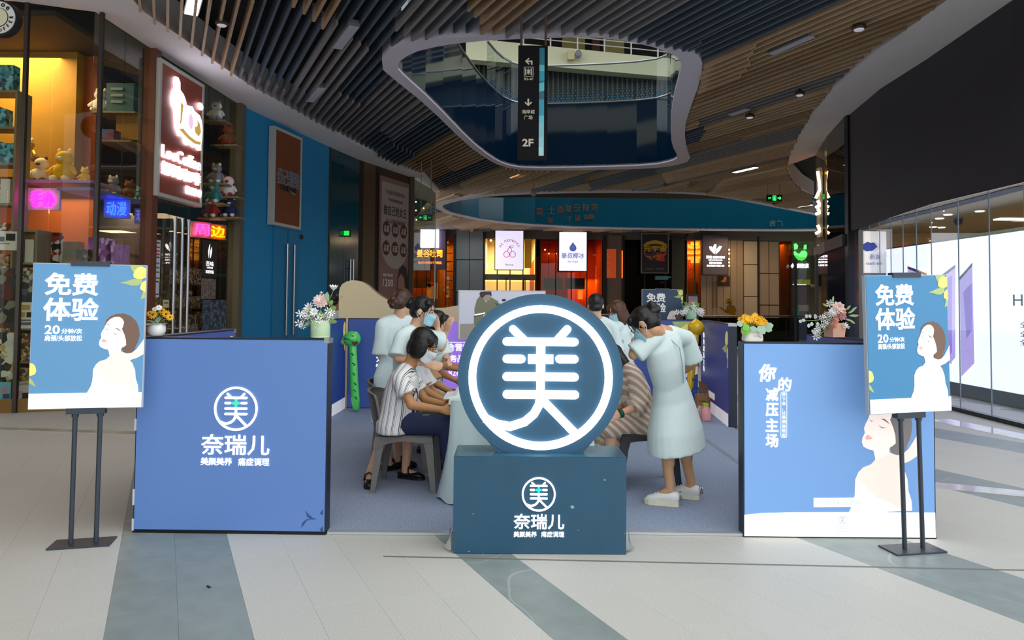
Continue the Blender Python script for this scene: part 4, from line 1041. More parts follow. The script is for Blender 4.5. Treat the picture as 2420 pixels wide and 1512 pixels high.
# orange shop with the coconut ice sign
ow = mat('orange shop wall', 'c0561c', .7)
w, a, b = room(9, 1276, 1424, ow, lamp_e=130, lc='ff8a30'); fronts(w, a, b, 4, .05, 5.1)
lamp('orange_spot', (bx(1405), BY + 3.0, 2.9), 70, 'ff9020', .25)
cx, cz = (bx(1300), 3.25); arch = [V((cx + 1.1 * cos(q), BY + 1.6, cz + 1.1 * sin(q))) for q in [pi * k / 16 for k in range(17)]] + [V((cx - 1.1, BY + 1.6, 0)), V((cx + 1.1, BY + 1.6, 0))]
obj('arch_panel', MB().prism(arch, (0, .1, 0)), mat('deep orange arch', 'e0662a', .7), w)
for px, py in ((1288, 590), (1297, 599), (1314, 599)): single('shop_spot', MB().ell(B(px, py, BY + 1.4), .05, nu=8, nv=6), glow, 'small ceiling spot in the orange shop', 'lamp', 'spots in the orange shop', True)
for px0, px1, lb in ((1285, 1329, 'left black menu screen hanging in the orange shop'), (1336, 1382, 'right black menu screen hanging in the orange shop')):
    q0, q1 = B(px0, 657, BY + .5), B(px1, 683, BY + .5); t = thing('menu_screen', lb, 'screen', ((q0.x + q1.x) / 2, BY + .5, q1.z))
    obj('panel', MB().box((q0.x, BY + .5, q1.z), (q1.x, BY + .58, q0.z)), mat('black gloss'), t)
    for e in (.25, .75): xx = q0.x + (q1.x - q0.x) * e; obj('rod', MB().ring_tube([(xx, BY + .54, q0.z), (xx, BY + .54, 5.19)], .015, 6), dk, t)
single('shop_counter', MB().box((bx(1280), BY + 1.0, 0), (bx(1372), BY + 1.6, 1.15)), mat('brown counter', '5a3018', .6), 'brown service counter in the orange shop', 'counter')
obj('lit_door', bbox_px(1366, 686, 1377, 707, BY + 3.2, .1), mat('orange lit door', 'ffb050', .5, em=.8), w)
t, f = light_sign('coconut_ice_sign', 'white lightbox sign with blue drop and blue characters', 1322, 548, 1386, 640, mat('white lit face', 'f4f2f8', .5, em=.95, emcol='f0eef8'))
bp_ = mat('lit blue print', '5a72d8', .5, em=.45); dy = 583.5
obj('drop', MB().flat_poly([f(1354 + x, dy + y) for x, y in ((0, -12), (3, -7), (7, -2), (8.5, 3), (7, 7.5), (3.5, 9.8), (0, 10.3), (-3.5, 9.8), (-7, 7.5), (-8.5, 3), (-7, -2), (-3, -7))]), bp_, t)
fm = lambda px, py: f(px, py) - Y3 * .006
obj('moustache', MB().flat_poly([fm(1354 + x, 584 + y) for x, y in ((-5.5, -2.5), (-2, -1), (0, -2), (2, -1), (5.5, -2.5), (4.5, 2), (0, 2.2), (-4.5, 2))]), mat('cream print', 'e8e0c0', .5), t)
text('豪叔椰冰', f(1354, 604), X3, Z3, 1.24, .31, bp_, t, off=.0, bold=.01); text('mr.hao', f(1354, 617.5), X3, Z3, .56, .14, bp_, t, off=.0)
# brown pier with orange banner, dark bay, dark shop sign
pr = sempty('wall_back.002', 'brown grey pier and black posts right of the orange shop')
obj('black_post', MB().box((bx(1424), BY - .25, 0), (bx(1433), BY + .1, 5.2)), bk, pr); obj('pier', MB().box((bx(1433), BY - .2, 0), (bx(1468), BY + .1, 5.2)), mat('brown grey pier', '6a5648', .6), pr)
obj('black_post', MB().box((bx(1468), BY - .25, 0), (bx(1474), BY + .1, 5.2)), bk, pr)
t = thing('orange_banner', 'glowing orange banner with pale characters across the brown pier', 'banner', B(1440, 660, BY - .3))
obj('cloth', bbox_px(1434, 588, 1456, 657, BY - .26, .03), mat('orange banner cloth', 'e0561c', .6, em=.25), t); text('牛\n一\n品', B(1439, 622, BY - .28), X3, Z3, .22, 1.2, mat('pale banner print', 'f0b888', .6), t)
t = thing('orange_strip', 'thin glowing orange neon strip on the black post', 'lamp', B(1470, 658, BY - .3)); obj('tube', bbox_px(1469.5, 592, 1471.5, 657, BY - .3, .04), mat('orange strip', 'ff6a20', .5, em=1.8), t)
w, a, b = room(10, 1474, 1622, mat('dark blue shop wall', '10141c', .6), lamp_e=2, lc='8090c0'); fronts(w, a, b, 3, .05, 5.1, mat('black', '0b0b0d'))
t, f = light_sign('dark_round_sign', 'dark unlit sign with big yellow characters and red seal in pale frame', 1517, 553, 1579, 644, mat('dark sign face', '141016', .5))
for (xa, ya, xb, yb) in ((1515.5, 551, 1580.5, 553.3), (1515.5, 643.6, 1580.5, 646), (1515.5, 553.3, 1517.5, 643.6), (1578.5, 553.3, 1580.5, 643.6)): obj('frame_bar', bbox_px(xa, ya, xb, yb, BY - .76, .1), mat('dull pale frame', '6a6660', .5), t)
ye = mat('mustard print', 'b08a1c', .5)
obj('yellow_arch', MB().flat_poly([f(*p) for p in ((1521, 578), (1530, 571), (1548, 567), (1566, 571), (1576, 578), (1576, 582), (1562, 578), (1548, 576), (1534, 578), (1521, 582))]), ye, t)
text('元宇宙', f(1548, 587.5) - Y3 * .003, X3, Z3, 1.28, .36, ye, t, off=.0, bold=.045)
obj('red_base', MB().flat_poly([f(*p) for p in ((1521, 597), (1576, 597), (1572, 606), (1560, 613), (1548, 615), (1536, 613), (1525, 606))]), mat('dark red print', '4a0c14', .5), t)
text('宴', f(1563, 608) - Y3 * .004, X3, Z3, .45, .45, mat('bright red print', 'c03018', .5), t, off=.0, bold=.02)
text('烧烤海鲜', f(1534, 635), X3, Z3, .42, .09, mat('grey ink'), t, off=.0); text('夜宵啤酒', f(1560, 635), X3, Z3, .42, .09, mat('grey ink'), t, off=.0)
obj('olive_pier', MB().box((bx(1586), BY - .2, 0), (bx(1616), BY + .1, 5.2)), mat('dark olive pier', '2c3028', .6), pr)
t = thing('teal_visor_sign', 'small pale teal hooded sign hung below the dark round sign', 'sign', B(1568, 662, BY - .6)); obj('bracket', MB().box((bx(1560), BY - .35, B(0, 656).z), (bx(1570), BY, B(0, 653).z)), dk, t); obj('hood', bbox_px(1550, 652, 1579, 661, BY - .6, .3), mat('dim teal', '3a7a80', .5), t); obj('cheek', bbox_px(1579, 653, 1585, 657, BY - .55, .2), mat('dim teal'), t)
# chandelier shop
w, a, b = room(11, 1622, 1662, mat('warm amber wall', 'c08838', .7), lamp_e=70, lc='ffc060'); fronts(w, a, b, 2, .05, 5.1, mat('bronze mullion', '6a5430', .4, .5))
obj('orange_poster', bbox_px(1623, 570, 1650, 663, BY + 1.6, .05), mat('orange poster', 'd85a20', .6, em=.15), w); text('烤\n鱼', B(1634, 638, BY + 1.55), X3, Z3, .35, .9, mat('pale banner print'), w)
obj('light_panel', bbox_px(1627, 559, 1657, 568, BY + .6, .1), mat('cream light', 'fff0d0', .5, em=1.8), w)
obj('green_curtain', bbox_px(1641, 667, 1652, 745, BY + 1.0, .1), mat('olive lit curtain', '8a8a3a', .7), w)
t = thing('chandelier', 'tiered golden crystal chandelier glowing beside the white leaf sign', 'lamp', B(1640, 626, BY + .8))
cc = B(1643, 600, BY + .8); gold_l = mat('golden crystal glow', 'ffc850', .3, em=2.4, emcol='ffb840')
for (dz, r) in ((.62, .26), (.42, .4), (.1, .5), (-.22, .44), (-.42, .26)):
    obj('crystal_tier', MB().lathe([(r * .9, dz - .09), (r, dz), (r * .95, dz + .06)], 18, cc), gold_l, t)
obj('stem', MB().ring_tube([cc - Z3 * .4, V((cc.x, cc.y, 5.19))], .03, 6), mat('brass', 'b08a40', .3, 1.0), t)
# beige panel fronts and their doors
pn_ = sempty('wall_back.003', 'beige panelled fronts with a double door right of the chandelier')
bei = mat('beige wall panel', '97826a', .6, var=.06, scale=3); bei2 = mat('pale warm panel', 'b0a088', .55)
xs = [1656, 1669, 1683, 1694, 1709, 1726, 1741, 1756]
for x0, x1 in zip(xs, xs[1:]): obj('panel', MB().box((bx(x0) + .01, BY - .05, 0), (bx(x1) - .01, BY + .1, 5.1)), bei, pn_)
for py0, py1 in ((555, 610), (611, 685), (686, 778)): obj('panel', MB().box((bx(1757) + .01, BY - .1, max(0, B(0, py1).z)), (bx(1789) - .01, BY + .1, B(0, py0).z - .02)), bei2, pn_)
obj('black_post', MB().box((bx(1789.5), BY - .15, 0), (bx(1793), BY + .1, 5.2)), bk, pn_)
for x0, x1 in ((1793, 1816), (1817, 1840)):
    for py0, py1 in ((555, 630), (631, 705), (706, 778)): obj('panel', MB().box((bx(x0) + .01, BY - .08, max(0, B(0, py1).z)), (bx(x1) - .01, BY + .1, B(0, py0).z - .02)), bei, pn_)
for px in (1686, 1693): obj('door_pull', MB().ring_tube([B(px, 664, BY - .15), B(px, 728, BY - .15)], .025, 6), mat('bronze mullion'), pn_)
for px, py in ((1723, 590), (1723, 599), (1723, 612), (1723, 620), (1723, 628)): single('wall_bulb', MB().ell(B(px, py, BY - .25), .05, nu=8, nv=6), glow, 'small warm bulb at the right edge of the white leaf sign', 'lamp', 'bulbs beside the white leaf sign', True)
t, f = light_sign('leaf_light_sign', 'grey purple sign with blown out white leaf logo and lettering', 1661, 556, 1720, 649, mat('grey purple face', '544a58', .6))
wl3 = mat('white led letters')
for pts in (((1688, 600), (1678, 590), (1676, 583), (1681, 582), (1686, 590)), ((1689, 600), (1684, 585), (1689, 577), (1693, 578), (1692, 590)), ((1691, 601), (1694, 588), (1700, 581), (1706, 582), (1701, 592))): obj('leaf_mark', MB().flat_poly([f(*p) for p in pts]), wl3, t)
text('吾味 SKEWERS', f(1691, 607.5), X3, Z3, 1.02, .16, wl3, t, off=.0, bold=.03); text('CHARCOAL', f(1691, 614.5), X3, Z3, .78, .07, wl3, t, off=.0, bold=.03); text('吾味烤鱼', f(1691, 621), X3, Z3, .7, .11, wl3, t, off=.0, bold=.02); text('炭火慢烤 鲜香入味', f(1691, 628), X3, Z3, .96, .1, wl3, t, off=.0, bold=.03)
t = thing('food_poster', 'small dark food poster with orange dish beside the door pulls', 'poster', B(1711, 676, BY - .1)); obj('sheet', bbox_px(1697, 652, 1725, 676, BY - .1, .04), mat('dark food print', '3a2018', .5), t)
obj('orange_print', MB().flat_poly([B(x, y, BY - .105) for x, y in ((1702, 664), (1709, 661), (1712, 654), (1717, 656), (1716, 664), (1710, 668))]), mat('orange print', 'd8702c', .5), t)
# dark gap with warm light and the green smile shop
w, a, b = room(12, 1841, 1872, mat('amber glow wall', '9a5a18', .7), lamp_e=40, lc='ff9a30'); fronts(w, a, b, 1, .05, 5.1)
sm = sempty('wall_back.004', 'olive grey front of the smile shop'); obj('front', MB().box((bx(1872), BY - .02, 2.6), (bx(1960), BY + .1, 5.2)), mat('olive grey front', '6a6858', .6), sm)
obj('side_wall', MB().box((bx(1872), BY + 2.5, 0), (bx(1960), BY + 2.6, 2.6)), mat('warm dim wall', '6a5040', .7), sm)
single('smile_counter', MB().box((bx(1869), BY - .3, 0), (bx(1922), BY - .1, B(0, 678, BY).z + .35)), mat('mauve counter', '5c4a44', .6, col2='6a5a50', scale=2), 'mauve counter front of the smile shop', 'counter')
single('yellow_board', bbox_px(1882, 654, 1915, 671, BY - .28, .18), mat('yellow board', 'c8c020', .5, em=.2), 'yellow menu board over the smile shop counter', 'board')
single('price_card', bbox_px(1886, 720, 1911, 735, BY - .33, .03), mat('pale card', 'a89890', .6), 'pale price card on the mauve counter', 'card')
single('green_bin', MB().box((bx(1869), BY - .62, 0), (bx(1878), BY - .32, 1.28)), mat('green tub', '20a060', .5), 'slim green bin at the left of the mauve counter', 'bin')
t = thing('smile_sign', 'glowing green smiling frog face sign over white lit letters', 'sign', B(1892, 640, BY - .35))
ge = mat('green led', '60ff70', .4, em=2.2, emcol='50f060')
obj('eye', MB().prism([B(x, y, BY - .3) for x, y in ((1876, 577), (1880, 575), (1885, 581), (1883, 588), (1877, 590))], (0, -.08, 0)), ge, t)
obj('eye', MB().prism([B(x, y, BY - .3) for x, y in ((1900, 579), (1904, 578), (1905, 584), (1904, 589), (1899, 589))], (0, -.08, 0)), ge, t)
obj('smile', MB().prism([B(x, y, BY - .3) for x, y in ((1876, 594), (1879, 594), (1883, 599), (1889, 600), (1894, 593), (1901, 592), (1906, 597), (1906, 605), (1902, 612), (1895, 616), (1886, 614), (1880, 608), (1876, 600))], (0, -.08, 0)), ge, t)
text('小蛙鲜奶茶', B(1890, 628, BY - .3), X3, Z3, 1.0, .26, mat('white led letters'), t, extr=.03, bold=.03)
obj('mount', MB().box((bx(1872), BY - .3, B(0, 645).z), (bx(1912), BY - .02, B(0, 572).z)), mat('olive grey front'), t)
# glass balustrade in front of the far shops and framed screen
br = thing('balustrade', 'glass balustrade with steel rail across the rear court', 'railing', (6, 24.0, 0))
for k in range(12):
    x0 = 2.4 + k * .75; obj('glass_pane', MB().box((x0 + .02, 24.0, .06), (x0 + .73, 24.015, 1.02)), glass('dim balustrade glass', '5a6a68', refl=.8), br)
    obj('post', MB().box((x0 - .012, 23.99, 0), (x0 + .012, 24.03, 1.06)), dk, br)
obj('handrail', MB().ring_tube([(2.3, 24.0, 1.08), (11.4, 24.0, 1.08)], .03, 8), steel, br)
t = thing('totem_screen', 'upright framed advertising screen with red and white picture', 'screen', B(1640, 750, 17)); q0, q1 = B(1627, 700, 17), B(1648, 745, 17)
obj('frame', MB().box((q0.x - .03, 17, 0), (q1.x + .03, 17.12, q0.z + .05)), mat('dark sign case'), t); obj('picture', MB().box((q0.x, 16.99, q1.z), (q1.x, 17, q0.z)), mat('grey picture', '8a8490', .5, em=.35, col2='40283a', scale=5), t)
obj('red_print', MB().flat_poly([B(x, y, 16.985) for x, y in ((1629, 708), (1637, 706), (1639, 714), (1632, 718))]), mat('red picture', 'd84a3a', .5, em=.3), t)
# glazed door edge with slim posts near the right wing, hanging exit signs, projector, lamps, directory blade
ge_ = thing('glass_door_post', 'slim black post of a glass door right of the yellow flowers', 'post', AZ(1881, 880, 0)); p = AZ(1881, 880, 0); ztp = AY(1881, 612, p.y).z
obj('post', MB().box((p.x - .025, p.y - .025, 0), (p.x + .025, p.y + .025, ztp)), black, ge_); 
x2 = AY(1930, 700, p.y).x; obj('glass_leaf', MB().box((p.x - .14, p.y - .006, .02), (x2, p.y + .006, AY(0, 588, p.y).z)), glass('door leaf glass', 'c8d0c8', refl=.8), ge_); obj('post', MB().box((x2 - .03, p.y - .03, 0), (x2 + .03, p.y + .03, AY(0, 585, p.y).z)), mat('grey post', '5a5a58', .4), ge_)
def exit_sign(label, px0, py0, px1, py1, Y, cable_px, strong):
    a, b = AY(px0, py0, Y), AY(px1, py1, Y); t = thing('exit_sign', label, 'sign', ((a.x + b.x) / 2, Y, b.z))
    obj('box', MB().box((a.x, Y, b.z), (b.x, Y + .06, a.z)), mat('exit box black', '07130c', .5), t)
    g = mat('green exit glyphs %d' % strong, '28d060', .5, em=2.0 if strong else .5); w = b.x - a.x; h = a.z - b.z; P_ = lambda u, v: V((a.x + w * u, Y - .004, a.z - h * v))
    obj('door_glyph', MB().prism([P_(.38, .12), P_(.42, .12), P_(.42, .9), P_(.38, .9)], (0, -.002, 0)).prism([P_(.42, .12), P_(.62, .12), P_(.62, .22), P_(.42, .22)], (0, -.002, 0)).prism([P_(.58, .22), P_(.62, .22), P_(.62, .9), P_(.58, .9)], (0, -.002, 0)), g, t)
    obj('runner_glyph', MB().ring_tube([P_(.46, .85), P_(.5, .62), P_(.49, .4), P_(.53, .3)], .02, 5).ring_tube([P_(.5, .62), P_(.55, .72), P_(.54, .88)], .02, 5).ring_tube([P_(.44, .55), P_(.5, .45), P_(.56, .55)], .016, 5), g, t)
    d = 1 if strong else -1; c0 = .8 if strong else .2
    obj('arrow_glyph', MB().ring_tube([P_(c0 - .09 * d, .5), P_(c0 + .12 * d, .5)], .02, 5).ring_tube([P_(c0 + .04 * d, .3), P_(c0 + .12 * d, .5), P_(c0 + .04 * d, .7)], .018, 5), g, t)
    text('EXIT', P_(.2 if strong else .82, .52), X3, Z3, w * .2, h * .28, g, t, off=.001)
    for c in cable_px:
        xx = AY(c, py0, Y).x; obj('suspension', MB().ring_tube([(xx, Y + .03, a.z), (xx, Y + .03, ZC + .1)], .012, 6), mat('grey cable', '8a8478', .5), t)
exit_sign('green lit exit sign hanging at the right side of the ceiling', 1812, 460, 1848, 476, 23, (1815, 1843), 1)
exit_sign('dim green exit sign hanging by the left glass corner', 989, 507, 1021, 521, 20, (994, 1018), 0)
t = thing('ceiling_speaker', 'white ball shaped ceiling fixture hanging below the slats', 'fixture', AY(1261, 466, 23)); p = AY(1261, 455, 23)
obj('ball', MB().ell(p, (.1, .1, .13), nu=14, nv=10), mat('pale fixture', '8a8a92', .5), t, True); obj('rod', MB().ring_tube([p + Z3 * .1, V((p.x, p.y, ZC + .1))], .02, 6), mat('pale fixture'), t)
t = thing('court_camera', 'small dark camera hanging under the rear bulkhead', 'camera', B(1623, 567, BY - .8)); p = B(1623, 559, BY - .8); obj('body', MB().ell(p, (.1, .14, .16), nu=10, nv=8), black, t, True); obj('bracket', MB().ring_tube([p, V((p.x, p.y + .5, 5.1))], .03, 6), black, t)
# lamps set among the slats
def strip_lamp(label, p0, p1, m, w=.09, z=ZC - .03):
    a, b = AZ(*p0, z), AZ(*p1, z); d = (b - a); n = V((-d.y, d.x, 0)).normalized() * w
    t = thing('strip_light', label, 'lamp', (a + b) / 2); obj('housing', MB().obox(a + n * -.1 + Z3 * .012, d, n * 1.2, Z3 * .1), mat('grey lamp housing', '6a6a70', .5), t); obj('diffuser', MB().obox(a, d, n, Z3 * .012), m, t)
lit = mat('strip light glow', 'fffaf0', .4, em=4.5); off_ = mat('unlit diffuser', 'a8a8b4', .5); wrm = mat('warm strip glow', 'ffc890', .4, em=1.4)
strip_lamp('lit strip light at the top left among the slats', (436, 33), (455, -50), lit, .16)
strip_lamp('lit slim strip light in the right slats', (1731, 408), (1783, 396), lit, .14)
strip_lamp('lit slim strip light near the right end of the teal rim', (1878, 489), (1912, 484), lit, .2)
strip_lamp('warm strip light under the rim of the near opening', (1197, 419), (1222, 412), wrm, .2)
strip_lamp('unlit strip light in the left slats above the blue wall', (724, 240), (752, 208), off_, .14)
strip_lamp('unlit strip light high in the left slats', (786, 114), (825, 62), off_, .14)
strip_lamp('unlit strip light in the right slats near the soffit', (1815, 128), (1912, 86), off_, .12)
strip_lamp('faint unlit strip light midway in the right slats', (1720, 272), (1762, 258), off_, .14)
def dome_lamp(label, px, py, r=.09):
    p = AZ(px, py, ZC - .1); t = thing('slat_spot', label, 'lamp', p); obj('shade', MB().lathe([(r * .8, 0), (r, .02), (r * .9, .06), (.02, .1)], 16, p), mat('bronze spot', '5a4a40', .4, .6), t); obj('lens', MB().lathe([(r * .6, -.012), (r * .7, 0)], 14, p), mat('spot lens', 'd8d4e0', .1, em=.3), t); obj('stem', MB().ring_tube([p + Z3 * .09, p + Z3 * .3], .012, 6), mat('bronze spot'), t)
dome_lamp('bronze dome spotlight at the top left of the slats', 524, 60); dome_lamp('small spotlight at the right edge of the slats', 2030, 70, .1); dome_lamp('small spotlight between right slats below the gap', 1890, 225, .09); dome_lamp('small spotlight in the right slats by the long strip', 1772, 278, .1)
# directory blade hanging in front of the opening
Yd = 9.6
a, b = AY(1225, 107, Yd), AY(1293, 376, Yd); t = thing('directory_sign', 'black hanging directory blade with arrows, lift symbol, 2F and turquoise stripe', 'sign', ((a.x + b.x) / 2, Yd, b.z))
obj('body', MB().box((a.x, Yd, b.z), (b.x, Yd + .1, a.z)), mat('black directory body', '0f0e12', .7, spec=.2), t)
FD = lambda px, py, e=.003: AY(px, py, Yd - e)
cw = mat('cream sign print', 'd0ceb4', .5)
cols = ['0a6e7e', '5ab8c0', '0a98b0', '0a6e84', '4cc0cc', '04606e', '0a98b0', '58c4d0', '7cc4cc', '94ccd4', 'a8d8dc']
ys = [113, 153, 168, 191, 197, 217, 235, 273, 291, 325, 348, 368]
for k in range(11):
    tl = (-3 if k in (4, 5) else 0); obj('stripe_tile', MB().flat_poly([FD(1275 - k * .2, ys[k]), FD(1287 - k * .2, ys[k] + tl), FD(1287 - k * .2, ys[k + 1] + (-3 if k + 1 in (4, 5) else 0)), FD(1275 - k * .2, ys[k + 1])]), mat('turquoise tile %d' % k, cols[k], .4, em=.1), t)
def poly_px(nm, pts): obj(nm, MB().flat_poly([FD(*p) for p in pts]), cw, t)
poly_px('turn_arrow', [(1240.5, 144.5), (1249.5, 136.5), (1251.5, 139), (1247, 143), (1258.5, 143), (1258.5, 153), (1255, 153), (1255, 146.5), (1247, 146.5), (1251.5, 150.5), (1249.5, 153)])
def frame_px(nm, x0, y0, x1, y1, wd):
    for q in ((x0, y0, x1, y0 + wd), (x0, y1 - wd, x1, y1), (x0, y0 + wd, x0 + wd, y1 - wd), (x1 - wd, y0 + wd, x1, y1 - wd)): poly_px(nm, [(q[0], q[1]), (q[2], q[1]), (q[2], q[3]), (q[0], q[3])])
frame_px('lift_frame', 1238, 158, 1260.5, 181, 1.3)
for x0, x1, y0, y1 in ((1241, 1244, 161.5, 177.5), (1246, 1252, 164, 174), (1254, 1257, 161.5, 177.5)): poly_px('lift_bar', [(x0, y0), (x1, y0), (x1, y1), (x0, y1)])
poly_px('lift_tip', [(1247.5, 162.5), (1249, 161), (1250.5, 162.5)]); poly_px('lift_tip', [(1247.5, 175.5), (1249, 177), (1250.5, 175.5)])
text('B2-4F', FD(1249.5, 186.5), X3, Z3, .122, .034, cw, t, off=.0, bold=.01)
poly_px('down_arrow', [(1246.5, 233), (1250.5, 233), (1250.5, 245), (1255.5, 240), (1257.5, 242.5), (1248.5, 250.5), (1239.5, 242.5), (1241.5, 240), (1246.5, 245)])
text('海岸城', FD(1248.5, 264), X3, Z3, .172, .058, cw, t, off=.0, bold=.01); text('广场', FD(1248.5, 277.5), X3, Z3, .115, .058, cw, t, off=.0, bold=.01)
text('2F', FD(1247.5, 337), X3, Z3, .15, .104, cw, t, off=.0, bold=.03)
for px in (1232, 1290): xx = AY(px, 110, Yd).x; obj('hanger_rod', MB().ring_tube([(xx, Yd + .05, a.z), (xx, Yd + .05, 6.05)], .016, 8), mat('rusty rod', '5a4634', .6), t)
# ------------------------------------------------------------------ upper floor seen through the near opening
up = struct('wall_back.005', MB().box((-4.5, 26.0, 6.3), (-2.0, 26.2, 10.3)).box((-2.0, 26.0, 6.3), (8.5, 26.15, 10.3)), mat('dark ribbed wall base', '2a302e', .6))
rib = mat('dark rib', '3c4440', .5)
m_r = mesh('rib', MB().box((-.03, -.06, 0), (.03, 0, 3.9)), rib)
for k in range(62):
    o = bpy.data.objects.new('rib', m_r); C.objects.link(o); o.parent = up; o.location = (-3.6 + k * .18, 26.0, 6.3)
fz0 = AY(1300, 150, 25.6).z; fz1 = AY(1300, 110, 25.6).z
struct('trim_15', MB().prism([(-1.7, 25.2, fz0), (6.2, 25.6, fz0 - .5), (6.2, 25.6, fz1 - .45), (-1.7, 25.2, fz1 + .15)], (0, .5, 0)), mat('cream fascia', 'dcdcb8', .6), label='cream upper gallery fascia seen through the opening')
ur = thing('upper_railing', 'white steel railing along the upper gallery above the cream fascia', 'railing', (2, 25.4, fz1))
wr = mat('white rail paint', 'd8d8d4', .4)
def fzt(x): return fz1 + .15 - (x + 1.7) / 7.9 * .6
def fy(x): return 25.25 + (x + 1.7) / 7.9 * .4
for k in range(9): x = -1.6 + k * .97; obj('post', MB().box((x - .025, fy(x), fzt(x)), (x + .025, fy(x) + .05, fzt(x) + 1.0)), wr, ur)
for dz in (.25, .45, .65, .95): obj('rail', MB().ring_tube([(-1.65, fy(-1.65) + .02, fzt(-1.65) + dz), (6.2, fy(6.2) + .02, fzt(6.2) + dz)], .022, 6), wr, ur)
t = thing('gallery_camera', 'cream box with dome camera on the upper fascia', 'camera', AY(1352, 138, 25.2)); p = AY(1350, 130, 25.3); obj('box', MB().box((p.x - .14, p.y - .15, p.z - .2), (p.x + .1, p.y + .05, p.z + .12)), mat('cream box', 'c8c090', .5), t); obj('dome', MB().ell(p + V((.25, -.1, 0)), (.12, .12, .15), nu=12, nv=8), mat('pale fixture'), t, True)
struct('wall_back.006', MB().box((-14, 33, 6.3), (18, 33.2, 14)), mat('upper far wall', '3a362c', .8))
struct('ceiling.005', MB().box((-14, 22.5, 12.3), (18, 34, 12.6)), mat('upper soffit', '2c2a26', .8))
for x0, x1, m in ((2.0, 2.9, mat('ochre column', 'b0a060', .7)), (3.2, 3.5, mat('red brown pipe', '6a4030', .6)), (3.7, 4.5, mat('ochre column')), (6.2, 6.9, mat('ochre column'))):
    struct('upper_column', MB().box((x0, 29, 6.3), (x1, 29.5, 12.3)), m)

# reflections of signs drawn as decal lettering on the teal rim, dull orange and pale
dim_o = mat('dull orange reflection decal', '9a5a2a', .5); YR = max(p.y for p in O2i) - .25
def rim_reflection(s_, px, py, w_, h_, m=dim_o, mir=True):
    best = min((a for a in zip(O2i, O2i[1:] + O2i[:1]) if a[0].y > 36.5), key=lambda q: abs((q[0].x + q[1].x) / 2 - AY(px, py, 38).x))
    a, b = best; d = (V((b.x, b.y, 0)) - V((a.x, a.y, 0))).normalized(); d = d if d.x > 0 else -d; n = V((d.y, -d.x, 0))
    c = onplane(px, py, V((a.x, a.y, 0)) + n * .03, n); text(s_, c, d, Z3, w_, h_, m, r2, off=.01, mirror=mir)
for ch, px, py in zip('农耕记湖南土菜', (1405, 1384, 1364, 1344, 1324, 1303, 1275), (489, 490, 491, 493, 495, 496, 500)): rim_reflection(ch, px, py, .38, .38)
for ch, px, py in zip('辣味留下饭', (1398, 1385, 1365, 1345, 1300), (512, 513, 515, 519, 521)): rim_reflection(ch, px, py, .3, .3)
rim_reflection('土菜', 1196, 498, .3, .6)
pale = mat('pale reflection decal', '8aa0a8', .5)
rim_reflection('广告', 1834, 527, .7, .32, pale)
lamp('court_fill_light', (bx(1720), BY - 2.2, 5.1), 90, 'ffd9a8', 1.5); lamp('court_fill_light', (bx(1120), BY - 2.2, 5.1), 40, 'f4f0ff', 1.5)  # unseen area lamps added to brighten the rear fronts
# ------------------------------------------------------------------ the booth: carpet, lightbox walls, disc sign
carp = mat('blue grey carpet', '9ca8be', .95, var=.25, scale=70, bump=.15, spec=.1)
cf = AZ(778, 1259), AZ(1757, 1263)
cpt = thing('carpet', 'blue grey needle felt carpet filling the booth', 'carpet', (0.1, 7.5, 0))
obj('felt', MB().prism([(cf[0].x, cf[0].y, .001), (cf[1].x, cf[1].y, .001), (2.5, cf[1].y + .12, .001), (2.75, 10.35, .001), (-2.42, 10.05, .001), (-2.42, 4.8, .001)], (0, 0, .012)), carp, cpt)
wtr = mat('silver edge strip', 'c8ccd0', .35, .5)
for x0, x1, lb in ((776, 1068, 0), (1478, 1757, 1)):
    a, b = AZ(x0, 1260), AZ(x1, 1264 if lb else 1262); obj('edge_strip', MB().obox(a - Y3 * .03 + Z3 * .002, b - a, (0, .05, 0), Z3 * .016), wtr, cpt)
seam = AZ(1640, 1025), AZ(1745, 1100); d = seam[1] - seam[0]
obj('seam_tape', MB().obox(seam[0] + Z3 * .013, d, V((-d.y, d.x, 0)).normalized() * .045, Z3 * .002), mat('grey seam tape', '8a90a0', .5), cpt)
# print helpers -----------------------------------------------------
WT = mat('print white', 'fbfaf8', .45, em=.55, emcol='ffffff')
def pm(name, col, em): return mat(name, col, .45, em=em, emcol=col)
SYM = dict(bars=[(-345, 340, 319), (-343, -137, 163), (133, 340, 165), (-343, 343, 4), (-340, 347, -155)])
def stroke(mb, pts, w, fr, off, ext, caps=True, mi=0):
    """constant-width stroke along 2d points, extruded"""
    pts = [V((p[0], p[1])) for p in pts]; n = len(pts); Lf, Rt = [], []
    for i, p in enumerate(pts):
        t = (pts[min(i + 1, n - 1)] - pts[max(i - 1, 0)]).normalized(); q = V((-t.y, t.x)); Lf.append(p + q * w / 2); Rt.append(p - q * w / 2)
    out = list(Lf)
    if caps:
        t = (pts[-1] - pts[-2]).normalized(); a0 = atan2(t.y, t.x); out += [pts[-1] + V((cos(a0 + pi / 2 - k * pi / 8), sin(a0 + pi / 2 - k * pi / 8))) * w / 2 for k in range(1, 8)]
    out += Rt[::-1]
    if caps:
        t = (pts[0] - pts[1]).normalized(); a0 = atan2(t.y, t.x); out += [pts[0] + V((cos(a0 + pi / 2 - k * pi / 8), sin(a0 + pi / 2 - k * pi / 8))) * w / 2 for k in range(1, 8)]
    e = fr(0, 0, 1) - fr(0, 0, 0)
    mb.prism([fr(p.x, p.y, 0) + e * off for p in out], e * ext, mi)
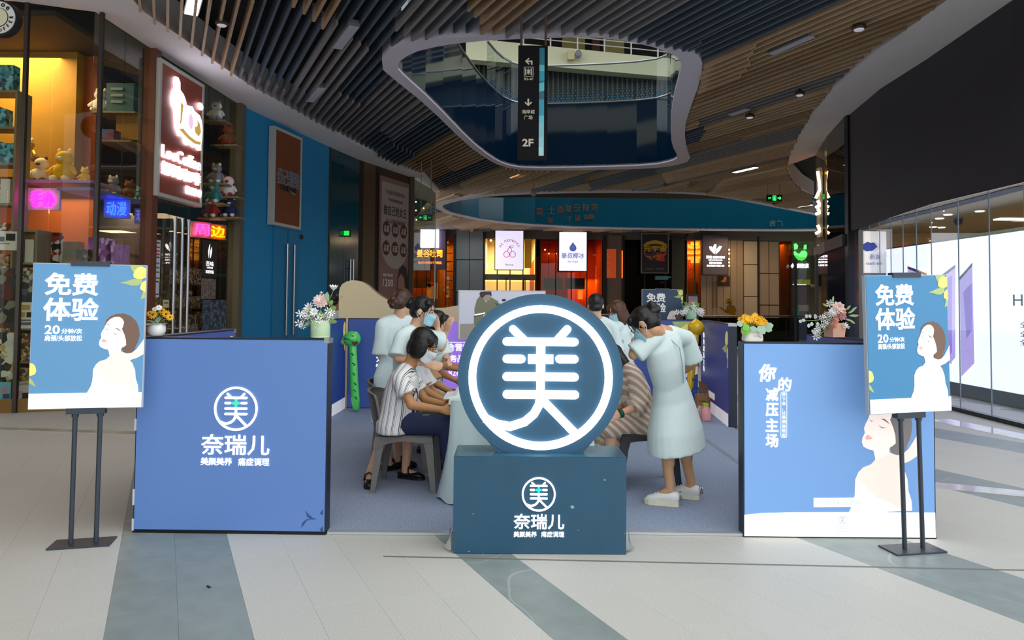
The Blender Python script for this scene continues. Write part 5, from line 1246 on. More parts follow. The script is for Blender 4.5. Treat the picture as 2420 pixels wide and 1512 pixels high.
def symbol(parent, c, xd, yd, r, m, mc, off=.004, ext=.006, prefix=''):
    """the round emblem: ring, beauty character strokes and a plus; r is the outer ring radius"""
    xd, yd = V(xd).normalized(), V(yd).normalized(); nn = xd.cross(yd); k = r / 649.0
    fr = lambda x, y, e: V(c) + xd * (x * k) + yd * (y * k) + nn * e
    n = 64; mb = MB(); vs = []; e0, e1 = off, off + ext
    for i in range(n):
        q = 2 * pi * i / n
        for rr_, ee in ((649, e0), (649, e1), (580, e1), (580, e0)): vs.append(fr(rr_ * cos(q), rr_ * sin(q), ee))
    fs = [(i * 4 + j, ((i + 1) % n) * 4 + j, ((i + 1) % n) * 4 + (j + 1) % 4, i * 4 + (j + 1) % 4) for i in range(n) for j in range(4)]
    obj(prefix + 'emblem_ring', mb.add(vs, fs), m, parent)
    mb = MB()
    for i, (x0, x1, y) in enumerate(SYM['bars']): stroke(mb, [(x0 + 37, y), (x1 - 37, y)], 75, fr, off, ext + .0001 * i)
    stroke(mb, [(-252, 431), (-140, 325)], 72, fr, off, ext - .0002); stroke(mb, [(238, 434), (140, 325)], 72, fr, off, ext - .0003)
    stroke(mb, [(0, 0), (0, -190)], 74, fr, off, ext - .0004, False)
    stroke(mb, [(0, -185), (-14, -250), (-58, -330), (-140, -400), (-270, -443), (-390, -422), (-500, -370)], 76, fr, off, ext - .0005, False)
    stroke(mb, [(20, -205), (330, -515)], 74, fr, off, ext - .0006, False)
    obj(prefix + 'emblem_strokes', mb, m, parent)
    mb = MB(); mb.prism([fr(x, y, off) for x, y in ((-41, 278), (41, 278), (41, 205), (114, 205), (114, 121), (41, 121), (41, 51), (-41, 51), (-41, 121), (-114, 121), (-114, 205), (-41, 205))], nn * ext)
    obj(prefix + 'emblem_plus', mb, mc, parent)
def brandmark(parent, P, m, mc, s=1.0, ext=.004):
    """emblem plus the two lettering lines; P(u, v) maps to the face, s metres per unit"""
    c, xd, yd = P
    symbol(parent, c + yd * (.335 * s), xd, yd, .205 * s, m, mc, ext=ext)
    text('奈瑞儿', c, xd, yd, .64 * s, .19 * s, m, parent, name='brand_lettering', bold=.012, extr=ext)
    for q, dx in (('美颜美养', -.175), ('痛症调理', .175)): text(q, c - yd * (.155 * s) + xd * (dx * s), xd, yd, .29 * s, .072 * s, m, parent, name='brand_lettering', bold=.006, extr=ext)
# woman illustration traced in poster units (crop pixels)
PQ = ((105, 75), (1120, 82), (1105, 1360), (80, 1408))
def p_uv(x, y):
    u = (x - 95) / 1018.0; v = (y - 78) / 1305.0
    for _ in range(4):
        tx = (1 - v) * ((1 - u) * PQ[0][0] + u * PQ[1][0]) + v * ((1 - u) * PQ[3][0] + u * PQ[2][0])
        ty = (1 - v) * ((1 - u) * PQ[0][1] + u * PQ[1][1]) + v * ((1 - u) * PQ[3][1] + u * PQ[2][1])
        u += (x - tx) / 1018.0; v += (y - ty) / 1305.0
    return u, v
WOM = dict(
    hair=[(752, 622), (765, 580), (800, 548), (850, 527), (920, 521), (980, 540), (1035, 587), (1062, 645), (1070, 710), (1057, 770), (1034, 815), (1024, 848), (1000, 872), (960, 882), (922, 868), (905, 830), (880, 760), (860, 640)],
    arm=[(830, 880), (900, 862), (960, 880), (1000, 872), (1040, 842), (1072, 800), (1113, 742), (1110, 882), (1050, 916), (980, 940), (900, 945), (830, 940), (765, 938)],
    body=[(785, 850), (800, 905), (770, 935), (710, 955), (675, 985), (652, 1030), (648, 1130), (635, 1180), (600, 1243), (1068, 1222), (1062, 1160), (1042, 1105), (1035, 1030), (1010, 968), (985, 940), (915, 900), (900, 850), (850, 830)],
    face=[(752, 640), (770, 602), (800, 572), (840, 553), (880, 551), (910, 570), (925, 600), (916, 640), (906, 660), (930, 710), (945, 760), (948, 805), (925, 822), (905, 832), (895, 872), (850, 890), (800, 905), (786, 850), (750, 843), (712, 826), (700, 800), (705, 770), (722, 742), (716, 712), (728, 682), (745, 657)],
    dress=[(655, 1025), (648, 1130), (635, 1180), (600, 1243), (1068, 1222), (1062, 1160), (1042, 1108), (1035, 1190), (1010, 1215), (960, 1205), (880, 1165), (800, 1140), (745, 1095), (690, 1045)],
    lips=[(722, 770), (738, 751), (752, 755), (779, 776), (755, 783), (730, 783)],
    brow=[(836, 652), (866, 655), (890, 672), (905, 690), (885, 676), (862, 663)], brow2=[(762, 622), (778, 619), (798, 628), (778, 625)],
    lid=[(818, 688), (845, 706), (882, 709), (845, 712)], lid2=[(752, 655), (768, 666), (788, 665), (768, 671)])
LEM = dict(leaf=[(968, 84), (1080, 82), (1080, 105), (1020, 118), (1000, 150), (985, 125)], leaf2=[(875, 245), (930, 233), (985, 213), (1040, 203), (1085, 203), (1078, 245), (1040, 268), (990, 269), (940, 256)], leaf3=[(1095, 308), (1119, 320), (1118, 375), (1072, 389)],
    bud=[(1000, 165), (1015, 125), (1050, 100), (1085, 96), (1119, 112), (1118, 190), (1085, 206), (1040, 206), (1005, 196)], bud2=[(1065, 285), (1076, 245), (1100, 225), (1119, 220), (1117, 325), (1090, 312), (1068, 300)],
    budL=[(92, 985), (120, 990), (140, 1010), (151, 1055), (140, 1085), (105, 1101), (90, 1101)], leafL=[(90, 1115), (115, 1138), (151, 1200), (120, 1186), (89, 1165)])
def draw_woman(par, P, em, mapf=None, n0=.002):
    """P(u, v, lift) -> world; flat printed shapes layered a millimetre apart"""
    mapf = mapf or (lambda x, y: p_uv(x, y)); s = '' if em > .3 else (' soft' if em > .1 else ' unlit')
    M_ = dict(hair=pm('printed brown hair' + s, '6e5648', em * .5), arm=pm('printed skin' + s, 'f0dcd2', em * .6), body=pm('printed skin' + s, 'f0dcd2', em * .6), face=pm('printed pale face' + s, 'f4e4dc', em * .7), dress=pm('printed white' + s, 'fcfaf8', em * 1.2),
              lips=pm('printed lips' + s, 'dc9a98', em), brow=pm('printed line' + s, '6a5a54', em * .5), brow2=pm('printed line' + s, '6a5a54', em), lid=pm('printed line' + s, '6a5a54', em), lid2=pm('printed line' + s, '6a5a54', em))
    for k, nm in enumerate(('hair', 'body', 'arm', 'face', 'dress', 'lips', 'brow', 'brow2', 'lid', 'lid2')):
        lift = n0 + .0006 * min(k, 5)
        obj('printed_' + {'lid': 'eyelid', 'lid2': 'eyelid', 'brow2': 'brow'}.get(nm, nm), MB().flat_poly([P(*mapf(x, y), lift) for x, y in WOM[nm]]), M_[nm], par)
def draw_lemons(par, P, em, keys=('leaf', 'leaf2', 'leaf3', 'bud', 'bud2', 'budL', 'leafL'), mapf=None, n0=.002):
    mapf = mapf or (lambda x, y: p_uv(x, y)); s = '' if em > .3 else (' soft' if em > .1 else ' unlit')
    for k in keys:
        m = pm('printed yellow bud' + s, 'eee478', em) if 'bud' in k else pm('printed green leaf' + s, 'a8b878', em)
        obj('printed_bud' if 'bud' in k else 'printed_leaf', MB().flat_poly([P(*mapf(x, y), n0 + (.0007 if 'bud' in k else 0)) for x, y in LEM[k]]), m, par)
# lightbox wall panels ------------------------------------------------
navy = mat('black navy box side', '1a2436', .45); trimw = mat('aluminium corner', 'aab0b4', .35, .8)
HP = 1.25
def box_panel(name, label, a, b, facem, h=HP, th=.1, both=False):
    """lightbox wall panel: printed face on segment a-b (seen with a on the left), case behind it"""
    a, b = V((a[0], a[1], 0)), V((b[0], b[1], 0)); d = (b - a).normalized(); w = (b - a).length; n = V((d.y, -d.x, 0))
    t = thing(name, label, 'lightbox wall', (a + b) / 2 - n * th / 2)
    obj('case', MB().obox(a - n * .004 + Z3 * .012, d * w, -n * (th - .004), Z3 * (h - .012)), navy, t)
    obj('print_face', MB().obox(a + d * .008 + Z3 * .022, d * (w - .016), -n * .004, Z3 * (h - .034)), facem, t)
    obj('base_rail', MB().obox(a + Z3 * .0 + n * .001, d * w, -n * th, Z3 * .0135), black, t)
    obj('corner_cap', MB().obox(b - d * .03 + Z3 * (h - .03) + n * .002, d * .032, -n * (th + .004), Z3 * .033), trimw, t)
    P = lambda u, v, e=0.0: a + d * (u * w) + Z3 * ((1 - v) * h) + n * e
    return t, P, d, w
pbl = mat('left panel blue', '5a7ab0', .4, em=.3, emcol='557cc0'); pbr = mat('right panel blue', '74a0d8', .4, em=.24, emcol='82b0e8')
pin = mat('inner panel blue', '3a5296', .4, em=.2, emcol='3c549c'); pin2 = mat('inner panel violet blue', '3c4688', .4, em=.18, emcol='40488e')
LBm = mat('booth white letters', 'ffffff', .4, em=.75, emcol='ffffff'); grn = mat('mint plus', '4cd8b8', .4, em=.5, emcol='40d8b8'); cya = mat('cyan plus', '20d0d8', .4, em=.5, emcol='20d0d8')
A0, A1 = AZ(313, 1258), AZ(769, 1264)
t, P, d, w = box_panel('booth_panel', 'glowing blue front panel of the booth on the left with round emblem and white lettering', (A0.x, A0.y), (A1.x, A1.y), pbl)
brandmark(t, (P(.525, .548), d, Z3), LBm, grn, s=.69)
crk = mat('dark crease', '3a4f84', .6)
for pts in (((.895, .875), (.91, .895), (.935, .915), (.955, .92), (.93, .922), (.905, .908)), ((.875, .965), (.88, .94), (.9, .922), (.93, .918), (.9, .93), (.888, .95)), ((.985, .87), (.97, .89), (.985, .9)), ((.97, .975), (.985, .955), (.99, .985))): obj('crease', MB().flat_poly([P(u, v, .003) for u, v in pts]), crk, t)
for k_, (v_, h_) in enumerate(((.1, .12), (.42, .06), (.78, .08), (.93, .06))): obj('edge_tape', MB().obox(P(-.004, v_ + h_, .002), d * .012, V((d.y, -d.x, 0)) * -.02, Z3 * (h_ * HP)), mat('white edge tape', 'd8dcdc', .5), t)
# left wing going back from the corner
Bx = A0.x + .06
t2, P2, d2, w2 = box_panel('booth_panel', 'short left wing of the booth running back from the front corner', (Bx, A0.y + .12), (Bx + .07, A0.y + 1.32), pin)
draw_lemons(t2, P2, .2, ('bud', 'leaf2'), mapf=lambda x, y: ((x - 870) / 300 * .25 + .76, (y - 60) / 900))
# front right panel with figure
C0, C1 = AZ(1757, 1269), AZ(2213, 1273)
t, P, d, w = box_panel('booth_panel', 'glowing sky blue front panel on the right with white calligraphy and reclining woman print', (C0.x, C0.y), (C1.x, C1.y), pbr)
PR = V((C0.x, C0.y, 0)); nR = V((d.y, -d.x, 0))
def pxR(px, py):
    q = onplane(px, py, PR, nR); return ((q - PR).dot(d) / w, 1 - q.z / HP)
def clampuv(u, v): return (min(max(u, .004), .996), min(max(v, .004), .994))
fx = lambda x, y: clampuv(*pxR(2050.7 + (x - 745) / 3.78 * 1.22, 1031.6 + (y - 765) / 3.78 * 1.44))
def fig_panel(t, P, em, white, full=True):
    draw_woman(t, P, em, fx, .002)
    obj('printed_band', MB().flat_poly([P(*clampuv(u, v), .0025) for u, v in ((.004, .886), (.1, .876), (.25, .871), (.5, .868), (.994, .866), (.996, .994), (.004, .994))]), white, t)
    if not full: return
fig_panel(t, P, .8, pm('printed white', 'fcfaf8', .66))
obj('printed_hair', MB().flat_poly([P(*fx(x, y), .0021) for x, y in WOM['hair']]), pm('printed grey hair', '7c7674', .3), t)
cu = lambda px, py: P(*pxR(px, py))
text('你', cu(1814, 881), d, Z3, .118, .115, LBm, t, bold=.035, extr=.001, shear=.15); text('的', cu(1854, 908), d, Z3, .092, .09, LBm, t, bold=.03, extr=.001, shear=.1)
for ch, py in (('减', 932), ('压', 968), ('主', 1004), ('场', 1041)): text(ch, cu(1824, py), d, Z3, .083, .088, LBm, t, bold=.03, extr=.001)
text('停\n下\n来\n，\n让\n肩\n颈\n放\n轻\n松', cu(1852, 980), d, Z3, .024, .285, LBm, t, extr=.001, gap=1.12)
fpts = [(1845, 930), (1847.5, 926), (1857, 926), (1859, 930), (1859, 1030), (1857, 1034), (1847.5, 1034), (1845, 1030)]
obj('caption_outline', MB().ring_tube([cu(*q) + nR * .003 for q in fpts], .0016, 5, closed=True), LBm, t)
obj('fade_band', MB().flat_poly([P(*pxR(*q), .0045) for q in ((1922, 1176), (2030, 1175), (2030, 1197), (1922, 1198))]), pm('printed pale band', 'e6eefa', .6), t)
text('自然美 肩颈按摩', cu(1996, 1187), d, Z3, .26, .03, mat('pale blue grey print', 'c8d0d8', .5, em=.3), t, off=.0055, extr=.0003)
gp_ = mat('grey emblem print', 'b4b8bc', .5, em=.25)
symbol(t, cu(1990, 1228), d, Z3, .027, gp_, gp_, off=.004, ext=.0004); text('奈瑞儿', cu(1990, 1246), d, Z3, .082, .022, gp_, t, off=.0045, extr=.0003); text('美颜美养 痛症调理', cu(1990, 1254), d, Z3, .082, .008, gp_, t, off=.0045, extr=.0003)
Dx = AZ(1757, 1269).x + .93
t, P, d, w = box_panel('booth_panel', 'short right wing of the booth running back under the pink flower pot', (Dx + .02, C0.y + 1.32), (Dx + .06, C0.y + .12), pin2)
# rear panels
RL = AZ(819, 966.5); RY = RL.y
t, P, d, w = box_panel('booth_panel', 'rear left booth panel with round emblem half hidden by the standing therapists', (RL.x, RY), (RL.x + 1.26, RY), pin)
q = onplane(926, 860, (0, RY, 0), Y3); brandmark(t, (V((q.x, RY, .71)), d, Z3), LBm, grn, s=.69)
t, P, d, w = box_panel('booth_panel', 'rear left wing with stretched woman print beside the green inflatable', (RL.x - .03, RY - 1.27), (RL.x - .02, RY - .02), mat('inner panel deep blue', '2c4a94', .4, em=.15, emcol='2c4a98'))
fig_panel(t, P, .2, pm('printed white soft', 'f0eef4', .3)); draw_lemons(t, P, .2, ('leaf2', 'bud', 'bud2'), mapf=lambda x, y: (.86 + (x - 1000) / 1200, (y - 70) / 700))
RR = AZ(1653, 957); RR2 = AZ(1722, 1012)
t, P, d, w = box_panel('booth_panel', 'rear right booth panel with lemon print behind the yellow inflatable', (RR.x - 1.2, RR.y), (RR.x - .01, RR.y + .05), pin)
draw_lemons(t, P, .2, ('leaf', 'leaf2', 'leaf3', 'bud', 'bud2'), mapf=lambda x, y: clampuv(.66 + (x - 960) / 460, (y - 70) / 560)); draw_lemons(t, P, .2, ('bud2',), mapf=lambda x, y: clampuv(.84 + (x - 1065) / 420, .25 + (y - 220) / 560), n0=.003)
obj('printed_arm', MB().flat_poly([P(u, v, .003) for u, v in ((.78, .62), (.996, .52), (.996, .64), (.78, .7))]), pm('printed white soft', 'f0eef4', .3), t)
t, P, d, w = box_panel('booth_panel', 'rear right wing with white woman print and vertical lettering beside the paper bag', (RR.x + .02, RR.y), (RR2.x, RR2.y), mat('inner panel violet blue'))
fig_panel(t, P, .25, pm('printed white soft', 'f0eef4', .3)); draw_lemons(t, P, .2, ('leaf2', 'bud', 'bud2', 'leaf3'), mapf=lambda x, y: clampuv(.9 + (x - 1000) / 1300, (y - 40) / 800))
text('你的减压主场'.replace('', '\n').strip(), P(.14, .36), d, Z3, .1, .56, LBm, t, bold=.03, extr=.001, gap=1.1); obj('printed_card', MB().flat_poly([P(u, v, .004) for u, v in ((.33, .76), (.56, .76), (.56, .83), (.33, .83))]), pm('printed white soft', 'f0eef4', .3), t)
single('panel_top_card', MB().box((RR2.x + .006, RR2.y + .03, HP + .001), (RR2.x + .098, RR2.y + .2, HP + .007)), mat('white card', 'e8e8ea', .5), 'white card lying on top of the rear right wing', 'card')
# disc sign on pedestal ------------------------------------------------
dpaint = mat('deep teal blue paint', '2a5a78', .42, var=.08, scale=3, spec=.5)
Pa, Pb = AZ(1070, 1308), AZ(1480, 1311); pd = (Pb - Pa).normalized(); pw_ = (Pb - Pa).length; pnn = V((pd.y, -pd.x, 0)); ph = .573
ped = thing('pedestal', 'teal blue pedestal box with small round emblem and brand lettering under the disc sign', 'pedestal', (Pa + Pb) / 2 - pnn * .17)
mb = MB(); pc = [Pa, Pb, Pb - pnn * .335, Pa - pnn * .335]; mb.prism([q + Z3 * .004 for q in pc], Z3 * (ph - .004)); obj('box', mb, mat('pedestal teal paint', '265570', .45, var=.1, scale=4, spec=.5), ped)
mb = MB(); mb.prism([q + Z3 * (ph + .0005) for q in [Pa + pd * .004 - pnn * .004, Pb - pd * .004 - pnn * .004, Pb - pd * .004 - pnn * .331, Pa + pd * .004 - pnn * .331]], Z3 * .002); obj('top_sheet', mb, mat('glossy teal top', '2f6076', .18, spec=.6, var=.12, scale=3), ped)
fc = onplane(1273.5, 1232, Pa, pnn); pc_ = onplane(1273, 1167, Pa, pnn)
symbol(ped, pc_, pd, Z3, .101, LBm, cya, ext=.008)
text('奈瑞儿', fc, pd, Z3, .302, .09, LBm, ped, name='brand_lettering', bold=.014, extr=.004); [text(q_, onplane(1273.5 + dx_, 1262, Pa, pnn), pd, Z3, .137, .034, LBm, ped, name='brand_lettering', bold=.006, extr=.003) for q_, dx_ in (('美颜美养', -32.5), ('痛症调理', 32.5))]
wear = mat('chipped paint', '8fb0bc', .6)
for px, py, r in ((1353, 1198, 4), (1429, 1134, 2), (1118, 1214, 1.5), (1108, 1303, 1.5), (1141, 1308, 1), (1367, 1253, 1.2), (1476, 1260, 1)): obj('paint_chip', MB().flat_poly([onplane(px + r * 1.3 * cos(q) * R.uniform(.7, 1.2), py + r * sin(q), Pa + pnn * .001, pnn) for q in [2 * pi * i / 7 for i in range(7)]]), wear, ped)
plastic = glass('crumpled clear film', 'cfe0e2', rough=.1, opac=.25, film='9ab4b8')
for sx, q in ((-1, Pa), (1, Pb)):
    pts = []; mb = MB()
    for i in range(7):
        for j in range(4): pts.append(q + pd * (sx * (.012 + .05 * (j / 3) * (1 - i / 8.0)) ) - pnn * (.06 * j / 3 + .02) + pnn * R.uniform(-.01, .01) + Z3 * (.012 + .17 * i / 6 * (1 - .25 * j)) + pd * R.uniform(0, .006) * sx)
    mb.add(pts, [(i * 4 + j, i * 4 + j + 1, i * 4 + j + 5, i * 4 + j + 4) for i in range(6) for j in range(3)])
    single('film_scrap', mb, plastic, 'crumpled clear film sticking out at the %s lower corner of the pedestal' % ('left' if sx < 0 else 'right'), 'film', smooth=True)
dc = onplane(1277.3, 889.7, Pa - pnn * .1, pnn); rD = .507
dsc = thing('disc_sign', 'large round teal blue sign with glowing white emblem ring and character', 'sign', V((dc.x, dc.y, ph)))
out = []
for i in range(96):
    q = 2 * pi * i / 96; x, z = rD * cos(q), rD * sin(q)
    out.append((x, max(z, ph + .003 - dc.z)))
out = [p for i, p in enumerate(out) if not (p[1] <= ph + .0031 - dc.z and abs(p[0]) < .19 and i % 96)]
pts = [dc + pd * x + Z3 * z for x, z in out]
obj('disc_body', MB().prism(pts, -pnn * .1), dpaint, dsc)
ft = [(-.33, -.385), (-.262, ph + .003 - dc.z), (.262, ph + .003 - dc.z), (.33, -.385)]
obj('foot', MB().prism([dc + pd * x + Z3 * z - pnn * .004 for x, z in ft], -pnn * .092), dpaint, dsc)
ledw = mat('disc white led', 'ffffff', .4, em=2.3, emcol='fbf8ff'); ledc = mat('disc cyan white led', 'f0ffff', .4, em=2.0, emcol='dcfbff')
symbol(dsc, dc - Z3 * .003, pd, Z3, .4405, ledw, ledc, off=.0, ext=.022)
# poster stands ------------------------------------------------------
def stand(label, quad, depth_c, yaw, roll, basepx, posts, em, bgcol, size=(.62, .88), topz=None):
    cx_ = sum(q[0] for q in quad) / 4; cy_ = sum(q[1] for q in quad) / 4; c = AY(cx_, cy_, depth_c)
    xd = V((cos(yaw), sin(yaw), 0)); nn = V((xd.y, -xd.x, 0)); rot = Matrix.Rotation(roll, 3, nn); xd = rot @ xd; yd = rot @ Z3
    W_, H_ = size
    g0 = c - yd * (H_ / 2); base = V((g0.x, g0.y, 0)) + xd * 0
    t = thing('poster_stand', label, 'poster stand', base)
    o = c - xd * W_ / 2 - yd * H_ / 2
    s = '' if em > .3 else ' unlit'
    obj('case', MB().obox(o - nn * .004, xd * W_, -nn * .03, yd * H_), mat('grey white box edge', 'c8ccd0', .5), t)
    obj('print_face', MB().obox(o + xd * .004 + yd * .004, xd * (W_ - .008), -nn * .004, yd * (H_ - .008)), pm(label.split()[0] + ' poster ground', bgcol, em), t)
    P = lambda u, v, e=0.0: o + xd * (u * W_) + yd * ((1 - v) * H_) + nn * e
    draw_lemons(t, P, em); draw_woman(t, P, em)
    q = [p_uv(88, 1262), p_uv(1108, 1221)]; wm_ = pm('printed white' + s, 'fcfaf8', em * 1.2)
    obj('printed_band', MB().flat_poly([P(.006, q[0][1], .006), P(.994, q[1][1], .006), P(.994, .994, .006), P(.006, .994, .006)]), wm_, t)
    def tx(s_, x0, y0, x1, y1, b=.03):
        a_, b_ = p_uv(x0, y0), p_uv(x1, y1); text(s_, P((a_[0] + b_[0]) / 2, (a_[1] + b_[1]) / 2), xd, yd, abs(b_[0] - a_[0]) * W_, abs(b_[1] - a_[1]) * H_, wm_ if em < .3 else LBm, t, bold=b, extr=.0006, off=.004)
    tx('免费', 212, 162, 685, 368, .026); tx('体验', 202, 387, 692, 595, .026); tx('20', 218, 640, 350, 720, .02); tx('分钟/次', 365, 668, 548, 712, .02); tx('肩颈/头部放松', 218, 730, 548, 778, .015)
    u, v = p_uv(606, 1283); symbol(t, P(u, v), xd, yd, .014, gp_, mat('mint plus'), off=.0065, ext=.0003); u, v = p_uv(604, 1320); text('奈瑞儿', P(u, v), xd, yd, .044, .011, gp_, t, off=.007, extr=.0003); u, v = p_uv(604, 1336); text('美颜美养 痛症调理', P(u, v), xd, yd, .044, .005, gp_, t, off=.007, extr=.0003)
    gm = mat('dark grey powder coat', '3f4650', .45, .3)
    for vv, hh in ((-.018, .03), (.995, .035)): obj('clip_bar', MB().obox(P(.33, vv + hh / H_, .008), xd * (.34 * W_), -nn * .05, yd * hh), gm, t)
    bz = -.014
    for uu in (.4, .62):
        top = P(uu, 1.0, -.02); bot = V((top.x, top.y, 0)) - V((yd.x, yd.y, 0)) * (top.z / yd.z); obj('pole', MB().ring_tube([bot + Z3 * .008, top - yd * .02], .014, 10), gm, t)
        obj('socket', MB().ring_tube([top - yd * .05, top - yd * .0], .02, 10).ring_tube([top - yd * .025, top - yd * .025 + xd * (.035 if uu > .5 else -.035)], .007, 8), gm, t)
    for uu in (.5,):
        top = P(uu, 1.0, -.02); bot = V((top.x, top.y, 0)) - V((yd.x, yd.y, 0)) * (top.z / yd.z)
        hx = V((xd.x, xd.y, 0)).normalized(); hn = V((nn.x, nn.y, 0)).normalized()
        obj('base_plate', MB().obox(bot - hx * .17 - hn * .09, hx * .34, hn * .17, Z3 * .01), gm, t)
    return t
stand('left poster stand, slate blue lightbox offering free trial in front of the toy shop', ((78, 622), (345, 622), (342, 960), (70, 972)), 4.42, radians(14), radians(-.3), None, None, .38, '5c8fb8', (.628, .885))
stand('right poster stand, deep blue lightbox offering free trial tilted before the phone shop', ((2033, 650), (2247, 657), (2259, 972), (2050, 970)), 4.43, radians(10), radians(1.4), None, None, .36, '4080ac', (.565, .845))
stand('rear dark poster stand offering free trial seen behind the booth wall', ((1517, 683), (1615, 685), (1614, 822), (1516, 820)), 11.0, radians(0), 0, None, None, .04, '24405c', (.625, .89))
# ------------------------------------------------------------------ people
mint = mat('pale mint dress cloth', 'dcecea', .8, var=.05, scale=7, bump=.3)
skin1 = mat('light skin', 'e0b090', .5, spec=.35); skin2 = mat('tan skin', 'c08a5c', .5, spec=.35); skin3 = mat('warm skin', 'd2a078', .5, spec=.35)
hair_b = mat('black hair', '15110f', .45, var=.3, scale=40, bump=.4); hair_br = mat('brown hair', '4a2a1a', .45, var=.4, scale=40, bump=.4); hair_d = mat('dark brown hair', '261812', .45, var=.4, scale=40, bump=.4)
maskb = mat('pale blue mask', 'a8dcec', .8); maskw = mat('white mask', 'e2e8ec', .8); loopm = mat('white ear loop', 'f0f0f0', .7)
eyew = mat('eye white', 'e8e4e0', .3); eyei = mat('dark iris', '1a120e', .2); lipm = mat('natural lips', 'b8645c', .5)
denim = mat('navy trousers', '232a4e', .8, bump=.05); blk = mat('black cloth', '16161a', .85); shoe_b = mat('black shoe leather', '121214', .35)
def hand(mb, W, d, pn, k=1.0, curl=.5, side=1):
    """palm, four unequal bent fingers and a thumb; d along the hand, pn out of the palm"""
    d = V(d).normalized(); pn = V(pn); pn = (pn - d * pn.dot(d)).normalized(); lat = d.cross(pn) * side
    W = V(W); mb.ring_tube([W - d * .02 * k, W + d * .01 * k, W + d * .045 * k, W + d * .085 * k], [(.016 * k, .024 * k), (.016 * k, .03 * k), (.015 * k, .038 * k), (.011 * k, .036 * k)], 10, up=pn)
    for i, (o, L_) in enumerate(((-.029, .058), (-.01, .075), (.01, .08), (.03, .07))):
        a = W + (d * .08 + lat * o) * k; d1 = (d + pn * curl * .6).normalized(); b = a + d1 * L_ * .5 * k; d2 = (d + pn * curl * 1.6).normalized(); c = b + d2 * L_ * .5 * k
        mb.cap(a, b, .0088 * k, .008 * k, 8).cap(b, c, .008 * k, .0068 * k, 8)
    a = W + (d * .025 + lat * .026) * k; b = a + (d * .5 + lat * .65 + pn * .25).normalized() * .035 * k; c = b + (d * .85 + lat * .25 + pn * .4).normalized() * .032 * k
    mb.cap(a, b, .013 * k, .0105 * k, 8).cap(b, c, .0105 * k, .008 * k, 8)
def frame_of(f, u=(0, 0, 1)):
    f = V(f).normalized(); u = V(u); r = f.cross(u).normalized(); u2 = r.cross(f)
    return Matrix((r, f, u2)).transposed()
def person(label, Hc, f, N, SH, EL, WR, P, KN=None, AN=None, toes=None, skin=skin1, hair=hair_b, style='bun', hs=1.0, mask=None, top='dress', topm=mint, botm=None, shoe=None,
           hem=None, hemr=(.18, .16), sleeve=.95, slr=(.075, .09), tr=(.13, .17), group=None, vox=.008, curl=.5, pnorm=None, seated=False, up=(0, 0, 1), ground=.014, hdir=None, spec_hat=None, waist=.85):
    """SH, EL, WR, KN, AN: (left, right) world points; f: gaze"""
    base = V((P.x, P.y, 0)) if not AN else V(((AN[0].x + AN[1].x) / 2, (AN[0].y + AN[1].y) / 2, ground))
    t = thing('person', label, 'person', base, group=group)
    sv = (SH[1] - SH[0]); sv = V((sv.x, sv.y, 0)).normalized(); fw = V((-sv.y, sv.x, 0))          # right vector, forward
    Rm = frame_of(f, up); hp = lambda x, y, z: Hc + Rm @ (V((x, y, z)) * hs)
    HP_ = [P - sv * .075, P + sv * .075]
    if not AN:
        AN = [V((HP_[i].x, HP_[i].y, ground + .075)) + fw * (.02 - .05 * i) for i in range(2)]
    if not KN: KN = [HP_[i] * .48 + AN[i] * .52 + fw * .02 for i in range(2)]
    toes = toes or [fw, fw]
    b = MB()
    b.ell(hp(0, -.01, .03), [q * hs for q in (.073, .092, .085)], Rm, 18, 12).ell(hp(0, .026, -.025), [q * hs for q in (.06, .062, .085)], Rm, 16, 10).ell(hp(0, .05, -.088), [q * hs for q in (.032, .03, .026)], Rm, 12, 8)
    b.cap(hp(0, .086, .012), hp(0, .104, -.024), .009 * hs, .0135 * hs, 8)
    for s in (-1, 1): b.ell(hp(s * .074, -.008, -.008), [q * hs for q in (.012, .02, .032)], Rm, 10, 8)
    b.cap(N - Z3 * .03, hp(0, -.022, -.06), .056, .05 * hs)
    mid = P * .45 + N * .55
    b.ring_tube([P - Z3 * .06, P + Z3 * .02, P * .7 + mid * .3, mid, mid * .4 + N * .6, N], [(.07, .1), (.095, .14), (.08, .11), (.09, .13), (.07, .12), (.05, .055)], 14, up=fw)
    for i in range(2):
        s = 2 * i - 1
        b.cap(N, SH[i], .055, .05).cap(SH[i], EL[i], .046, .036).cap(EL[i], WR[i], .038, .025)
        dh = (hdir[i] if hdir and hdir[i] is not None else (WR[i] - EL[i])); pn = (pnorm[i] if pnorm and pnorm[i] is not None else -sv * s + fw * .2 - Z3 * .3)
        hand(b, WR[i] + V(dh).normalized() * .012, dh, pn, 1.0, curl, s)
        b.cap(P, HP_[i], .085, .085).cap(HP_[i], KN[i], .075, .054).cap(KN[i], AN[i], .05, .034)
        c = KN[i] * .66 + AN[i] * .34; bk_ = -fw * .014; b.ell(c + bk_, (.045, .045, .1), None, 12, 8)
        b.cap(AN[i] - Z3 * .02, AN[i] + V(toes[i]).normalized() * .13 - Z3 * (AN[i].z - ground - .03), .034, .024)
    blob('body', b, skin, t, vox, 3)
    # face
    for s in (-1, 1):
        e = obj('eye', MB().ell(hp(s * .03, .0835, .006), [q * hs for q in (.0145, .007, .0065)], Rm, 10, 6), eyew, t, True); obj('iris', MB().ell(hp(s * .03, .0885, .006), [q * hs for q in (.006, .0032, .006)], Rm, 8, 6), eyei, e, True)
        obj('eyebrow', MB().ring_tube([hp(s * .014, .092, .026), hp(s * .03, .0915, .031), hp(s * .048, .08, .026)], .0035 * hs, 6), hair, t, True)
        obj('eyelash', MB().ring_tube([hp(s * .016, .0895, .011), hp(s * .03, .0925, .0135), hp(s * .045, .084, .01)], .0022 * hs, 5), eyei, t, True)
